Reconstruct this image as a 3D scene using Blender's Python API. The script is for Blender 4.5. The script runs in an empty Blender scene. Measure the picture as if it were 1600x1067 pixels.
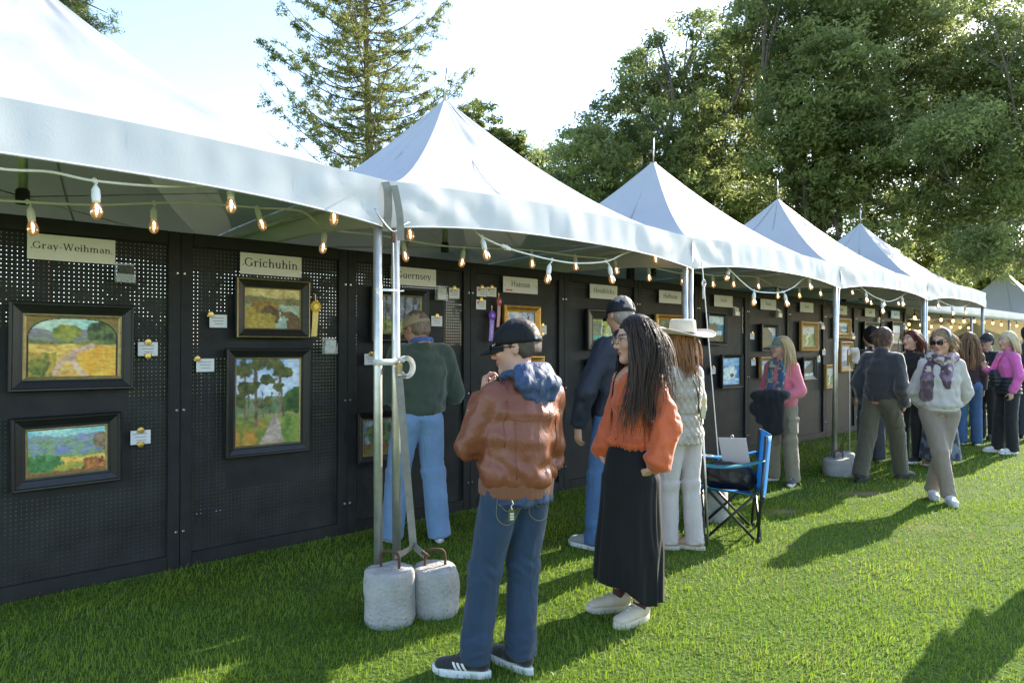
import bpy, bmesh, math, random
import numpy as np
from mathutils import Vector, Matrix
from mathutils.bvhtree import BVHTree

scene = bpy.context.scene
C = scene.collection
rad = math.radians
random.seed(7)
RNG = np.random.default_rng(11)

# ------------------------------------------------------------------ camera
CAM_H = 1.48
cd = bpy.data.cameras.new('camera')
cam = bpy.data.objects.new('camera', cd)
C.objects.link(cam)
cd.sensor_fit = 'HORIZONTAL'
cd.sensor_width = 36.0
cd.lens = 24.0
cd.clip_start = 0.05
cd.clip_end = 600.0
cam.location = (0, 0, CAM_H)
cam.rotation_mode = 'XYZ'
PITCH = math.atan((539.5 - 533.5) / 1067.0)
cam.rotation_euler = (rad(90) + PITCH, 0.0, 0.0)
cam.matrix_world = Matrix.Translation((0, 0, CAM_H)) @ Matrix.Rotation(rad(90) + PITCH, 4, 'X') @ Matrix.Rotation(0.0015, 4, 'Z')
cam.rotation_euler = cam.matrix_world.to_euler()
scene.camera = cam
scene.render.resolution_x = 1024
scene.render.resolution_y = 682

# ------------------------------------------------------------------ daylight
SUN_EL, SUN_AZ = rad(28.0), rad(50.3)          # azimuth clockwise from +Y
sun_dir = Vector((math.sin(SUN_AZ) * math.cos(SUN_EL), math.cos(SUN_AZ) * math.cos(SUN_EL), math.sin(SUN_EL)))
world = bpy.data.worlds.new('World')
scene.world = world
world.use_nodes = True
wn = world.node_tree
for n in list(wn.nodes):
    wn.nodes.remove(n)
w_out = wn.nodes.new('ShaderNodeOutputWorld')
w_bg = wn.nodes.new('ShaderNodeBackground')
w_sky = wn.nodes.new('ShaderNodeTexSky')
w_sky.sky_type = 'NISHITA'
w_sky.sun_disc = False
w_sky.sun_elevation = SUN_EL
w_sky.sun_rotation = SUN_AZ
w_sky.air_density = 1.0
w_sky.dust_density = 0.7
w_sky.ozone_density = 1.0
w_bg.inputs['Strength'].default_value = 0.15
wn.links.new(w_sky.outputs[0], w_bg.inputs[0])
wn.links.new(w_bg.outputs[0], w_out.inputs[0])

sl = bpy.data.lights.new('sun', 'SUN')
sl.energy = 4.2
sl.angle = rad(0.55)
sl.color = (1.0, 0.91, 0.78)
so = bpy.data.objects.new('sun', sl)
C.objects.link(so)
so.rotation_euler = (-sun_dir).to_track_quat('-Z', 'Y').to_euler()
so.location = sun_dir * 50

scene.render.engine = 'CYCLES'
scene.cycles.use_denoising = True
scene.cycles.max_bounces = 8
scene.cycles.transparent_max_bounces = 16
scene.cycles.sample_clamp_indirect = 6.0
scene.view_settings.view_transform = 'Standard'
scene.view_settings.look = 'None'
scene.view_settings.gamma = 1.0
scene.view_settings.use_curve_mapping = False
scene.view_settings.exposure = 1.84

# ------------------------------------------------------------------ helpers
ROW_ANGLE = math.atan(1067.0 / 1185.0)          # direction of the tent row, about 42 degrees from +X
RC, RS = math.cos(ROW_ANGLE), math.sin(ROW_ANGLE)


def row(s, d, z=0.0):
    """point s metres along the tent row, d metres to its left"""
    return Vector((s * RC - d * RS, s * RS + d * RC, z))


def tag(o, label=None, cat=None, group=None, kind=None):
    if label: o['label'] = label
    if cat: o['category'] = cat
    if group: o['group'] = group
    if kind: o['kind'] = kind
    return o


def thing(name, label, cat, loc=(0, 0, 0), rz=0.0, group=None):
    o = bpy.data.objects.new(name, None)
    o.empty_display_size = 0.1
    C.objects.link(o)
    o.location = loc
    o.rotation_euler = (0, 0, rz)
    return tag(o, label, cat, group)


def mesh_np(name, V, F, smooth=False, col=None, uv=None):
    """V (n,3) array; F (m,3|4) array or list of index lists"""
    me = bpy.data.meshes.new(name)
    V = np.asarray(V, dtype=np.float32)
    if isinstance(F, np.ndarray):
        m, k = F.shape
        me.vertices.add(len(V))
        me.vertices.foreach_set('co', V.ravel())
        me.loops.add(m * k)
        me.loops.foreach_set('vertex_index', F.astype(np.int32).ravel())
        me.polygons.add(m)
        me.polygons.foreach_set('loop_start', np.arange(0, m * k, k, dtype=np.int32))
        me.update(calc_edges=True)
    else:
        me.from_pydata(V.tolist(), [], F)
        me.update()
    if smooth:
        me.polygons.foreach_set('use_smooth', np.ones(len(me.polygons), dtype=bool))
    if col is not None:
        at = me.color_attributes.new('Col', 'FLOAT_COLOR', 'POINT')
        c4 = np.ones((len(V), 4), dtype=np.float32)
        c4[:, :3] = col
        at.data.foreach_set('color', c4.ravel())
    me.validate()
    return me


def obj(name, me, mat=None, parent=None, loc=None, rot=None):
    o = bpy.data.objects.new(name, me)
    C.objects.link(o)
    if mat is not None and len(me.materials) == 0:
        me.materials.append(mat)
    if parent is not None:
        o.parent = parent
    if loc is not None: o.location = loc
    if rot is not None: o.rotation_euler = rot
    return o


class MB:
    """collects shapes into one mesh"""
    def __init__(self):
        self.v, self.f, self.n = [], [], 0

    def add(self, V, F):
        V = np.asarray(V, dtype=float)
        self.v.append(V)
        self.f += [[i + self.n for i in q] for q in F]
        self.n += len(V)
        return self

    def box(self, c, size, rot=None, bevel=0.0):
        x, y, z = [s / 2 for s in size]
        if bevel > 0:
            b = min(bevel, x * .9, y * .9, z * .9)
            V = []
            for sx in (-1, 1):
                for sy in (-1, 1):
                    for sz in (-1, 1):
                        V += [(sx * x, sy * (y - b), sz * (z - b)), (sx * (x - b), sy * y, sz * (z - b)), (sx * (x - b), sy * (y - b), sz * z)]
            bm = bmesh.new()
            for p in V: bm.verts.new(p)
            bmesh.ops.convex_hull(bm, input=list(bm.verts))
            bm.verts.index_update()
            Vn = [tuple(v.co) for v in bm.verts]
            F = [[v.index for v in f.verts] for f in bm.faces]
            bm.free()
            V = Vn
        else:
            V = [(-x, -y, -z), (x, -y, -z), (x, y, -z), (-x, y, -z), (-x, -y, z), (x, -y, z), (x, y, z), (-x, y, z)]
            F = [(0, 3, 2, 1), (4, 5, 6, 7), (0, 1, 5, 4), (1, 2, 6, 5), (2, 3, 7, 6), (3, 0, 4, 7)]
        V = np.array(V)
        if rot is not None:
            V = V @ np.array(rot.to_3x3()).T
        return self.add(V + np.array(c), F)

    def tube(self, pts, r, n=8, cap=True, flat=None):
        """round (or flattened) tube through pts; r number or list"""
        P = np.array([tuple(p) for p in pts], dtype=float)
        m = len(P)
        r = np.full(m, r, dtype=float) if np.isscalar(r) else np.array(r, dtype=float)
        T = np.gradient(P, axis=0) if m > 2 else np.repeat((P[1:] - P[:1]), 2, axis=0)
        T /= np.linalg.norm(T, axis=1)[:, None] + 1e-12
        up = np.array((0, 0, 1.0)) if abs(T[0][2]) < .9 else np.array((1.0, 0, 0))
        V = []
        a = np.cross(T[0], up); a /= np.linalg.norm(a)
        for i in range(m):
            a = a - T[i] * (a @ T[i]); a /= np.linalg.norm(a) + 1e-12
            b = np.cross(T[i], a)
            for k in range(n):
                t = 2 * math.pi * k / n
                if flat is None:
                    V.append(P[i] + r[i] * (math.cos(t) * a + math.sin(t) * b))
                else:
                    V.append(P[i] + r[i] * (math.cos(t) * a + flat * math.sin(t) * b))
        F = []
        for i in range(m - 1):
            for k in range(n):
                k2 = (k + 1) % n
                F.append((i * n + k, i * n + k2, (i + 1) * n + k2, (i + 1) * n + k))
        if cap:
            F.append(tuple(range(n))[::-1])
            F.append(tuple((m - 1) * n + k for k in range(n)))
        return self.add(V, F)

    def lathe(self, prof, c=(0, 0, 0), n=16, axis=None, cap=True):
        """prof list of (radius, z)"""
        V = []
        for r, z in prof:
            for k in range(n):
                t = 2 * math.pi * k / n
                V.append((r * math.cos(t), r * math.sin(t), z))
        F = []
        for i in range(len(prof) - 1):
            for k in range(n):
                k2 = (k + 1) % n
                F.append((i * n + k, i * n + k2, (i + 1) * n + k2, (i + 1) * n + k))
        if cap:
            F.append(tuple(range(n))[::-1])
            F.append(tuple((len(prof) - 1) * n + k for k in range(n)))
        V = np.array(V)
        if axis is not None:
            q = Vector((0, 0, 1)).rotation_difference(Vector(axis)).to_matrix()
            V = V @ np.array(q).T
        return self.add(V + np.array(c), F)

    def grid(self, G, thick=0.0):
        """G (m,n,3) points -> sheet; thick gives it a back side along its normals"""
        G = np.asarray(G, dtype=float)
        m, n = G.shape[:2]
        if thick:
            du = np.gradient(G, axis=0); dv = np.gradient(G, axis=1)
            N = np.cross(du, dv); N /= np.linalg.norm(N, axis=2)[..., None] + 1e-12
            B = G - N * thick
            V = np.concatenate([G.reshape(-1, 3), B.reshape(-1, 3)])
        else:
            V = G.reshape(-1, 3)
        F = []
        o = m * n
        for i in range(m - 1):
            for j in range(n - 1):
                q = (i * n + j, (i + 1) * n + j, (i + 1) * n + j + 1, i * n + j + 1)
                F.append(q)
                if thick: F.append(tuple(o + t for t in q[::-1]))
        if thick:
            ring = [i * n for i in range(m)] + [(m - 1) * n + j for j in range(1, n)] + [i * n + n - 1 for i in range(m - 2, -1, -1)] + [j for j in range(n - 2, 0, -1)]
            for a, b in zip(ring, ring[1:] + ring[:1]):
                F.append((a, o + a, o + b, b))
        return self.add(V, F)

    def build(self, name, mat, parent=None, smooth=False, loc=None, rot=None):
        V = np.concatenate(self.v)
        me = mesh_np(name, V, [list(q) for q in self.f], smooth)
        return obj(name, me, mat, parent, loc, rot)


def crom(pts, n=6):
    """Catmull-Rom through pts"""
    P = [np.array(tuple(p), dtype=float) for p in pts]
    P = [2 * P[0] - P[1]] + P + [2 * P[-1] - P[-2]]
    out = []
    for i in range(1, len(P) - 2):
        for k in range(n):
            t = k / n
            a, b, c, d = P[i - 1], P[i], P[i + 1], P[i + 2]
            out.append(.5 * ((2 * b) + (-a + c) * t + (2 * a - 5 * b + 4 * c - d) * t * t + (-a + 3 * b - 3 * c + d) * t ** 3))
    out.append(P[-2])
    return np.array(out)


def copy_tree(o, parent=None):
    c = o.copy()
    C.objects.link(c)
    if parent is not None: c.parent = parent
    for ch in list(o.children):
        copy_tree(ch, c)
    return c


# numpy value noise ---------------------------------------------------------
def _hash(ix, iy, iz, seed):
    h = (ix * 374761393 + iy * 668265263 + iz * 2147483647 + seed * 974711) & 0xFFFFFFFF
    h = ((h ^ (h >> 13)) * 1274126177) & 0xFFFFFFFF
    h = h ^ (h >> 16)
    return (h & 0xFFFF) / 65535.0


def vnoise(P, freq=1.0, seed=0):
    """smooth value noise in -1..1 at points P (n,3); freq scalar or 3-vector"""
    Q = np.asarray(P, dtype=float) * np.asarray(freq) + 1000.0
    I = np.floor(Q).astype(np.int64)
    f = Q - I
    f = f * f * (3 - 2 * f)
    r = 0
    for dx in (0, 1):
        wx = f[:, 0] if dx else 1 - f[:, 0]
        for dy in (0, 1):
            wy = f[:, 1] if dy else 1 - f[:, 1]
            for dz in (0, 1):
                wz = f[:, 2] if dz else 1 - f[:, 2]
                r = r + wx * wy * wz * _hash(I[:, 0] + dx, I[:, 1] + dy, I[:, 2] + dz, seed)
    return r * 2 - 1


def fbm(P, freq, seed=0, oct=3):
    a, s, r = 1.0, 0.0, 0
    for o in range(oct):
        r = r + a * vnoise(P, np.asarray(freq) * (2.03 ** o), seed + o)
        s += a; a *= .5
    return r / s


# ------------------------------------------------------------------ materials
MATS = {}


def nodes_of(m):
    nt = m.node_tree
    return nt, nt.nodes, nt.links


def mat(name, col=(.5, .5, .5), rough=.6, metal=0.0, bump=None, var=None, sheen=0.0, trans=None, spec=.5, attr=False, coat=0.0, alpha=1.0, coords='Object', wave=None, crease=None):
    """procedural principled material.
    bump=(scale,strength,dist)  var=(scale,amount)  wave=(scale,strength,axis)  trans=(color,weight) -> translucent mix"""
    if name in MATS: return MATS[name]
    m = bpy.data.materials.new(name)
    m.use_nodes = True
    nt, N, L = nodes_of(m)
    p = N['Principled BSDF']
    p.inputs['Roughness'].default_value = rough
    p.inputs['Metallic'].default_value = metal
    p.inputs['Specular IOR Level'].default_value = spec
    if coat: p.inputs['Coat Weight'].default_value = coat
    if sheen:
        p.inputs['Sheen Weight'].default_value = sheen
        p.inputs['Sheen Roughness'].default_value = .5
    tc = N.new('ShaderNodeTexCoord')
    if attr:
        at = N.new('ShaderNodeAttribute'); at.attribute_name = 'Col'
        csock = at.outputs['Color']
    else:
        rgb = N.new('ShaderNodeRGB'); rgb.outputs[0].default_value = (*col, 1)
        csock = rgb.outputs[0]
    if var:
        nz = N.new('ShaderNodeTexNoise'); nz.inputs['Scale'].default_value = var[0]; nz.inputs['Detail'].default_value = 5
        L.new(tc.outputs[coords], nz.inputs['Vector'])
        mr = N.new('ShaderNodeMapRange')
        mr.inputs['From Min'].default_value = .25; mr.inputs['From Max'].default_value = .75
        mr.inputs['To Min'].default_value = 1 - var[1]; mr.inputs['To Max'].default_value = 1 + var[1]
        L.new(nz.outputs['Fac'], mr.inputs['Value'])
        mx = N.new('ShaderNodeVectorMath'); mx.operation = 'SCALE'
        L.new(csock, mx.inputs[0]); L.new(mr.outputs[0], mx.inputs['Scale'])
        csock = mx.outputs[0]
    L.new(csock, p.inputs['Base Color'])
    hs = None
    if bump:
        nb = N.new('ShaderNodeTexNoise'); nb.inputs['Scale'].default_value = bump[0]; nb.inputs['Detail'].default_value = 4
        L.new(tc.outputs[coords], nb.inputs['Vector'])
        hs = nb.outputs['Fac']
        bd = (bump[1], bump[2])
    if wave:
        wv = N.new('ShaderNodeTexWave'); wv.inputs['Scale'].default_value = wave[0]; wv.inputs['Distortion'].default_value = 1.2
        wv.bands_direction = wave[2]
        L.new(tc.outputs[coords], wv.inputs['Vector'])
        if hs is None:
            hs = wv.outputs['Fac']; bd = (wave[1], .002)
        else:
            ad = N.new('ShaderNodeMath'); ad.operation = 'MULTIPLY_ADD'
            ad.inputs[1].default_value = wave[1]
            L.new(wv.outputs['Fac'], ad.inputs[0]); L.new(hs, ad.inputs[2]); hs = ad.outputs[0]
    cr = None
    if crease:
        mp = N.new('ShaderNodeMapping'); mp.inputs['Scale'].default_value = (1, 1, .55); mp.inputs['Rotation'].default_value = (.5, .35, .2)
        L.new(tc.outputs[coords], mp.inputs['Vector'])
        cn = N.new('ShaderNodeTexNoise'); cn.inputs['Scale'].default_value = crease[0]; cn.inputs['Detail'].default_value = 2.5; cn.inputs['Distortion'].default_value = .6
        L.new(mp.outputs[0], cn.inputs['Vector'])
        s1 = N.new('ShaderNodeMath'); s1.operation = 'SUBTRACT'; s1.inputs[1].default_value = .5; L.new(cn.outputs['Fac'], s1.inputs[0])
        s2 = N.new('ShaderNodeMath'); s2.operation = 'ABSOLUTE'; L.new(s1.outputs[0], s2.inputs[0])
        s3 = N.new('ShaderNodeMath'); s3.operation = 'POWER'; s3.inputs[1].default_value = .6; L.new(s2.outputs[0], s3.inputs[0])
        cr = N.new('ShaderNodeBump'); cr.inputs['Strength'].default_value = crease[1]; cr.inputs['Distance'].default_value = crease[2]
        L.new(s3.outputs[0], cr.inputs['Height'])
        if hs is None: L.new(cr.outputs[0], p.inputs['Normal'])
    if hs is not None:
        b = N.new('ShaderNodeBump'); b.inputs['Strength'].default_value = bd[0]; b.inputs['Distance'].default_value = bd[1]
        L.new(hs, b.inputs['Height']); L.new(b.outputs[0], p.inputs['Normal'])
        if cr is not None: L.new(cr.outputs[0], b.inputs['Normal'])
    if trans:
        out = N['Material Output']
        tr = N.new('ShaderNodeBsdfTranslucent')
        if trans[0] is None:
            L.new(csock, tr.inputs['Color'])
        else:
            tr.inputs['Color'].default_value = (*trans[0], 1)
        ms = N.new('ShaderNodeMixShader'); ms.inputs[0].default_value = trans[1]
        L.new(p.outputs[0], ms.inputs[1]); L.new(tr.outputs[0], ms.inputs[2]); L.new(ms.outputs[0], out.inputs['Surface'])
    if alpha < 1: p.inputs['Alpha'].default_value = alpha
    MATS[name] = m
    return m
# ================================================================== ground and lawn
def ground_material():
    m = bpy.data.materials.new('lawn_ground')
    m.use_nodes = True
    nt, N, L = nodes_of(m)
    p = N['Principled BSDF']
    p.inputs['Roughness'].default_value = .95
    p.inputs['Specular IOR Level'].default_value = .1
    tc = N.new('ShaderNodeTexCoord')
    n1 = N.new('ShaderNodeTexNoise'); n1.inputs['Scale'].default_value = 38; n1.inputs['Detail'].default_value = 6
    n2 = N.new('ShaderNodeTexNoise'); n2.inputs['Scale'].default_value = 1.1; n2.inputs['Detail'].default_value = 4
    for n in (n1, n2): L.new(tc.outputs['Object'], n.inputs['Vector'])
    r1 = N.new('ShaderNodeValToRGB')
    r1.color_ramp.elements[0].position = .3; r1.color_ramp.elements[0].color = (.035, .065, .010, 1)
    r1.color_ramp.elements[1].position = .7; r1.color_ramp.elements[1].color = (.10, .16, .026, 1)
    e = r1.color_ramp.elements.new(.88); e.color = (.16, .15, .06, 1)
    L.new(n1.outputs['Fac'], r1.inputs[0])
    at = N.new('ShaderNodeAttribute'); at.attribute_name = 'Col'
    mx = N.new('ShaderNodeMix'); mx.data_type = 'RGBA'
    sep = N.new('ShaderNodeSeparateColor'); L.new(at.outputs['Color'], sep.inputs[0])
    L.new(sep.outputs[0], mx.inputs[0])
    L.new(r1.outputs[0], mx.inputs[6])
    r2 = N.new('ShaderNodeValToRGB')
    r2.color_ramp.elements[0].color = (.16, .115, .07, 1); r2.color_ramp.elements[1].color = (.30, .23, .15, 1)
    L.new(n1.outputs['Fac'], r2.inputs[0])
    L.new(r2.outputs[0], mx.inputs[7])
    L.new(mx.outputs[2], p.inputs['Base Color'])
    b = N.new('ShaderNodeBump'); b.inputs['Strength'].default_value = .8; b.inputs['Distance'].default_value = .03
    L.new(n1.outputs['Fac'], b.inputs['Height']); L.new(b.outputs[0], p.inputs['Normal'])
    return m


BARE = [(3.55, 6.83, .16, .09), (3.47, 5.58, .17, .08), (4.10, 5.58, .20, .07), (2.0, 5.0, .12, .05), (2.45, 6.1, .14, .06)]


def bare_amount(X, Y):
    r = np.zeros_like(X)
    nz = vnoise(np.stack([X, Y, X * 0], 1), 9.0, 5) * .45
    for (x, y, a, b) in BARE:
        q = ((X - x) / a) ** 2 + ((Y - y) / b) ** 2
        r = np.maximum(r, np.clip(1.35 - q + nz, 0, 1))
    return r


def build_ground():
    xs = np.concatenate([np.linspace(-300, -14, 14), np.arange(-13, 16, .2), np.linspace(16.5, 300, 14)])
    ys = np.concatenate([np.linspace(-60, .8, 8), np.arange(1, 14, .15), np.linspace(14.5, 420, 22)])
    X, Y = np.meshgrid(xs, ys, indexing='ij')
    Z = np.zeros_like(X)
    V = np.stack([X, Y, Z], -1).reshape(-1, 3)
    m, n = X.shape
    i, j = np.meshgrid(np.arange(m - 1), np.arange(n - 1), indexing='ij')
    a = (i * n + j).ravel()
    F = np.stack([a, a + n, a + n + 1, a + 1], 1)
    near = (np.abs(V[:, 0]) < 14) & (V[:, 1] > .5) & (V[:, 1] < 15)
    col = np.zeros((len(V), 3))
    col[near, 0] = bare_amount(V[near, 0], V[near, 1])
    me = mesh_np('ground', V, F, True, col)
    o = obj('ground', me, ground_material())
    tag(o, kind='structure')


build_ground()


def build_grass():
    rng = np.random.default_rng(3)
    xs, ys, sc = [], [], []
    for y0, y1, dens, s in ((1.9, 4.2, 4800, 1.02), (4.2, 6.5, 2700, 1.3), (6.5, 10.0, 820, 1.95), (10.0, 16.0, 260, 3.2), (16, 30, 45, 6.0)):
        w = .82 * y1 + 1.0
        n = int(dens * (y1 - y0) * 2 * w)
        y = rng.uniform(y0, y1, n); x = rng.uniform(-w, w, n)
        k = np.abs(x) < .82 * y + .9
        d = -x * RS + y * RC
        k &= d < 4.95 + .0 * d
        x, y = x[k], y[k]
        xs.append(x); ys.append(y); sc.append(np.full(len(x), s))
    X, Y, S = np.concatenate(xs), np.concatenate(ys), np.concatenate(sc)
    P = np.stack([X, Y, X * 0], 1)
    keep = rng.random(len(X)) > bare_amount(X, Y) * .93
    X, Y, S, P = X[keep], Y[keep], S[keep], P[keep]
    n = len(X)
    big = fbm(P, .55, 21, 3)
    mid = fbm(P, 3.4, 31, 2)
    fine = vnoise(P, 14, 41)
    wear = np.clip(fbm(P, 1.3, 77, 2) * 1.6 - .35, 0, 1) * np.clip((X - .5) / 1.5, 0, 1) * np.clip((7 - Y) / 2, 0, 1)
    h = (.029 + .011 * rng.standard_normal(n) + .011 * mid + .008 * fine) * (1 - .35 * wear)
    h = np.clip(h, .012, .08) * np.where(S < 1.5, 1, 1.05)
    wd = (.0015 + .0008 * rng.random(n)) * S
    yaw = rng.uniform(0, 2 * np.pi, n)
    flow = vnoise(P, 2.2, 51) * 2.5
    lean = np.clip(np.abs(rng.normal(.45, .35, n)) + .35 * wear + .2 * np.maximum(mid, 0), 0, 1.15)
    la = np.where(rng.random(n) < .55, flow + rng.normal(0, .5, n), rng.uniform(0, 6.283, n))
    ax, ay = np.cos(yaw), np.sin(yaw)
    lx, ly = np.cos(la) * np.sin(lean), np.sin(la) * np.sin(lean)
    lz = np.cos(lean)
    V = np.zeros((n, 5, 3))
    for k, (t, ww) in enumerate(((0, 1), (0, -1), (.55, .8), (.55, -.8), (1, 0))):
        bend = t * t
        V[:, k, 0] = X + ax * wd * ww + lx * h * (.35 * t + .65 * bend)
        V[:, k, 1] = Y + ay * wd * ww + ly * h * (.35 * t + .65 * bend)
        V[:, k, 2] = h * t * (1 - (1 - lz) * t * .8) - .003
    b = (np.arange(n) * 5)[:, None]
    F = np.concatenate([b + np.array([[0, 1, 3]]), b + np.array([[0, 3, 2]]), b + np.array([[2, 3, 4]])])
    # colour of the blade itself: lush to straw
    t = np.clip(.5 + .32 * big + .25 * mid + .16 * rng.standard_normal(n), 0, 1)[:, None]
    c = np.array((.100, .200, .020)) * (1 - t) + np.array((.300, .390, .034)) * t
    dry = np.exp(-(((X - 1.75) / .75) ** 2 + ((Y - 4.55) / .32) ** 2)) + .8 * np.exp(-(((X - 3.3) / .9) ** 2 + ((Y - 5.6) / .4) ** 2)) + .5 * np.exp(-(((X - 1.2) / .5) ** 2 + ((Y - 3.2) / .3) ** 2))
    straw = (rng.random(n) < .045 + .16 * wear + .34 * dry * np.clip(.6 + fine, 0, 1.4))[:, None]
    c = np.where(straw, np.array((.26, .24, .095)) * (.6 + .5 * rng.random((n, 1))), c)
    col = np.repeat(c[:, None, :], 5, 1)
    me = mesh_np('grass', V.reshape(-1, 3), F, True, col.reshape(-1, 3))
    m = mat('grass_blade', attr=True, rough=.42, spec=.4, trans=(None, .52))
    o = obj('grass', me, m)
    tag(o, 'short mown green lawn grass', 'grass', kind='stuff')


build_grass()

# ================================================================== marquee tents
M_VINYL = mat('white_vinyl', (.37, .38, .395), .5, bump=(5, .16, .03), var=(1.6, .05), trans=((.60, .60, .50), .025))
M_VALANCE = mat('white_vinyl_valance', (.55, .555, .57), .52, bump=(140, .12, .003), var=(4, .05), trans=((.7, .7, .62), .05))
M_ALU = mat('aluminium_pole', (.56, .55, .50), .38, metal=.75, bump=(60, .12, .002), var=(14, .18))
M_STRAP = mat('canvas_strap', (.25, .23, .19), .85, bump=(250, .4, .002), var=(20, .2))
M_STRAPW = mat('white_strap', (.62, .60, .54), .8, bump=(250, .4, .002), var=(20, .12))
M_BLACKP = mat('black_plastic', (.012, .012, .012), .45)
M_STEEL = mat('steel', (.5, .5, .5), .3, metal=1.0, var=(30, .2))
M_RUST = mat('rusty_steel', (.10, .055, .035), .75, metal=.4, bump=(90, .5, .003), var=(40, .35))

TW = 1.505   # half width of a tent
PEAK = 3.64
EAVE = 2.40


def eave_z(t):
    return EAVE + .045 * (1 - t * t)


def build_tent(s_mid, d_mid, label, seed, detail=True, group='row of white peaked tents', tw=TW, peak=PEAK, lean=None, legs=(0, 1, 2, 3), rz=ROW_ANGLE):
    rng = np.random.default_rng(seed)
    root = thing('peaked_tent', label, 'tent', row(s_mid, d_mid, 0), rz, group)
    nr, nt = (30, 33) if detail else (14, 15)
    rho = np.linspace(0.012, 1, nr)
    t = np.linspace(-1, 1, nt)
    Rr, T = np.meshgrid(rho, t, indexing='ij')
    cb = MB()
    for k in range(4):
        a = k * math.pi / 2
        c, s_ = math.cos(a), math.sin(a)
        prof = (1 - Rr) ** 1.55 * .8 + (1 - Rr) * .2
        zz = eave_z(T * 0 + T) * 1.0
        z = zz * 1 + (peak - eave_z(T)) * prof
        z = z - .05 * np.sin(np.pi * Rr) * (1 - T * T) * .8
        x = T * Rr * tw
        y = -Rr * tw + 0 * T
        G = np.stack([c * x - s_ * y, s_ * x + c * y, z], -1)
        w = fbm(G.reshape(-1, 3) + seed * 7, 1.7, seed + 3, 3).reshape(z.shape)
        w2 = vnoise(np.stack([(T * 3).ravel(), (Rr * 1.2).ravel() * 4, T.ravel() * 0 + k], 1), 1.6, seed + 9).reshape(z.shape)
        edge = np.sin(np.pi * np.clip(Rr, 0, 1)) ** .7 * (1 - T ** 8)
        ten = np.sin(T * 21 + 3 * w) * np.clip(np.abs(T) - .35, 0, 1) * np.clip(Rr - .35, 0, 1) * .016
        G[..., 2] += (w * .026 + w2 * .016) * edge + ten * edge
        cb.grid(G)
    canopy = cb.build('canopy', M_VINYL, root, True)
    for k in range(4):
        a = k * math.pi / 2
        c, s_ = math.cos(a), math.sin(a)
        for tt in (-.34, .34):
            pts = []
            for q in np.linspace(.05, .99, 14):
                zz = eave_z(tt) + (peak - eave_z(tt)) * ((1 - q) ** 1.55 * .8 + (1 - q) * .2) - .04 * math.sin(math.pi * q) * (1 - tt * tt)
                x, y = tt * q * tw, -q * tw
                pts.append((c * x - s_ * y, s_ * x + c * y, zz - .001))
            MB().tube(pts, .007, 4, flat=.15).build('fabric_seam', M_VINYL, canopy, True)
    # valances
    n2, m2 = (61, 9) if detail else (21, 4)
    t = np.linspace(-1, 1, n2)
    v = np.linspace(0, 1, m2)
    for k in range(4):
        a = k * math.pi / 2
        c, s_ = math.cos(a), math.sin(a)
        T, Vv = np.meshgrid(t, v, indexing='ij')
        top = eave_z(T) + .004
        bot = EAVE - .262 + .088 * (1 - np.abs(T) ** 2.6)
        z = top + (bot - top) * Vv
        x = T * (tw + .006)
        pl = np.stack([x.ravel() * 3.2, z.ravel() * 1.2, x.ravel() * 0 + k * 5 + seed], 1)
        wr = fbm(pl, 1.8, seed + 4, 3).reshape(x.shape)
        diag = np.sin((np.abs(T) * 22 + Vv * 7 + wr * 2)) * np.clip((np.abs(T) - .45) * 1.6, 0, 1)
        diag2 = np.sin(x * 34 + wr * 5) * .35
        y = -(tw + .008) - (wr * .012 + .5 * np.abs(wr) * .012 + .0075 * diag + .004 * diag2) * np.sin(np.pi * np.clip(Vv * .8 + .1, 0, 1)) - .010 * Vv * (1 - T * T)
        G = np.stack([c * x - s_ * y, s_ * x + c * y, z], -1)
        vb = MB().grid(G)
        vo = vb.build('valance', M_VALANCE, root, True)
        hb = MB()
        e = G[:, -1, :]
        hb.tube(e[::2], .0055, 5)
        hb.build('hem', M_VALANCE, vo, True)
    # frame
    for k in range(4):
        a = k * math.pi / 2
        c, s_ = math.cos(a), math.sin(a)
        w = tw - .035
        fb = MB().tube([(c * -w + s_ * w, s_ * -w - c * w, EAVE - .05), (c * w + s_ * w, s_ * w - c * w, EAVE - .05)], .021, 10)
        fb.build('eave_pipe', M_ALU, root, True)
    for k, (sx, sy) in enumerate(((-1, -1), (1, -1), (1, 1), (-1, 1))):
        if k not in legs: continue
        w = tw - .035
        bx, by = (sx * w, sy * w)
        tx, ty = bx, by
        if lean and k in lean:
            bx += lean[k][0]; by += lean[k][1]; tx += lean[k][2]; ty += lean[k][3]
        lb = MB().tube([(tx, ty, EAVE + .01), ((tx + bx) / 2, (ty + by) / 2, EAVE / 2), (bx, by, .012)], .0245, 14)
        lo = lb.build('leg', M_ALU, root, True)
        pb = MB().box((bx, by, .006), (.13, .13, .008)).tube([(bx, by, .008), (bx, by, .07)], .030, 12)
        pb.build('foot_plate', M_STEEL, lo)
    kb = MB().tube([(0, 0, peak - .02), (0, 0, 2.36)], .027, 12)
    ko = kb.build('king_post', M_ALU, root, True)
    MB().lathe([(.034, 2.29), (.036, 2.31), (.036, 2.37), (.028, 2.38)], n=12).build('post_cap', M_BLACKP, ko, True)
    for sx, sy in ((-1, -1), (1, -1), (1, 1), (-1, 1)):
        w = tw - .05
        MB().tube([(sx * w, sy * w, EAVE - .05), (sx * .03, sy * .03, 2.335)], .004, 5).build('brace_cable', M_STEEL, root, True)
    fx = rng.normal(0, .012)
    MB().tube([(0, 0, peak - .03), (.004, 0, peak + .12), (.01 + fx, .004, peak + .27)], .0075, 7).build('finial', M_STEEL, root, True)
    return root


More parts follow.
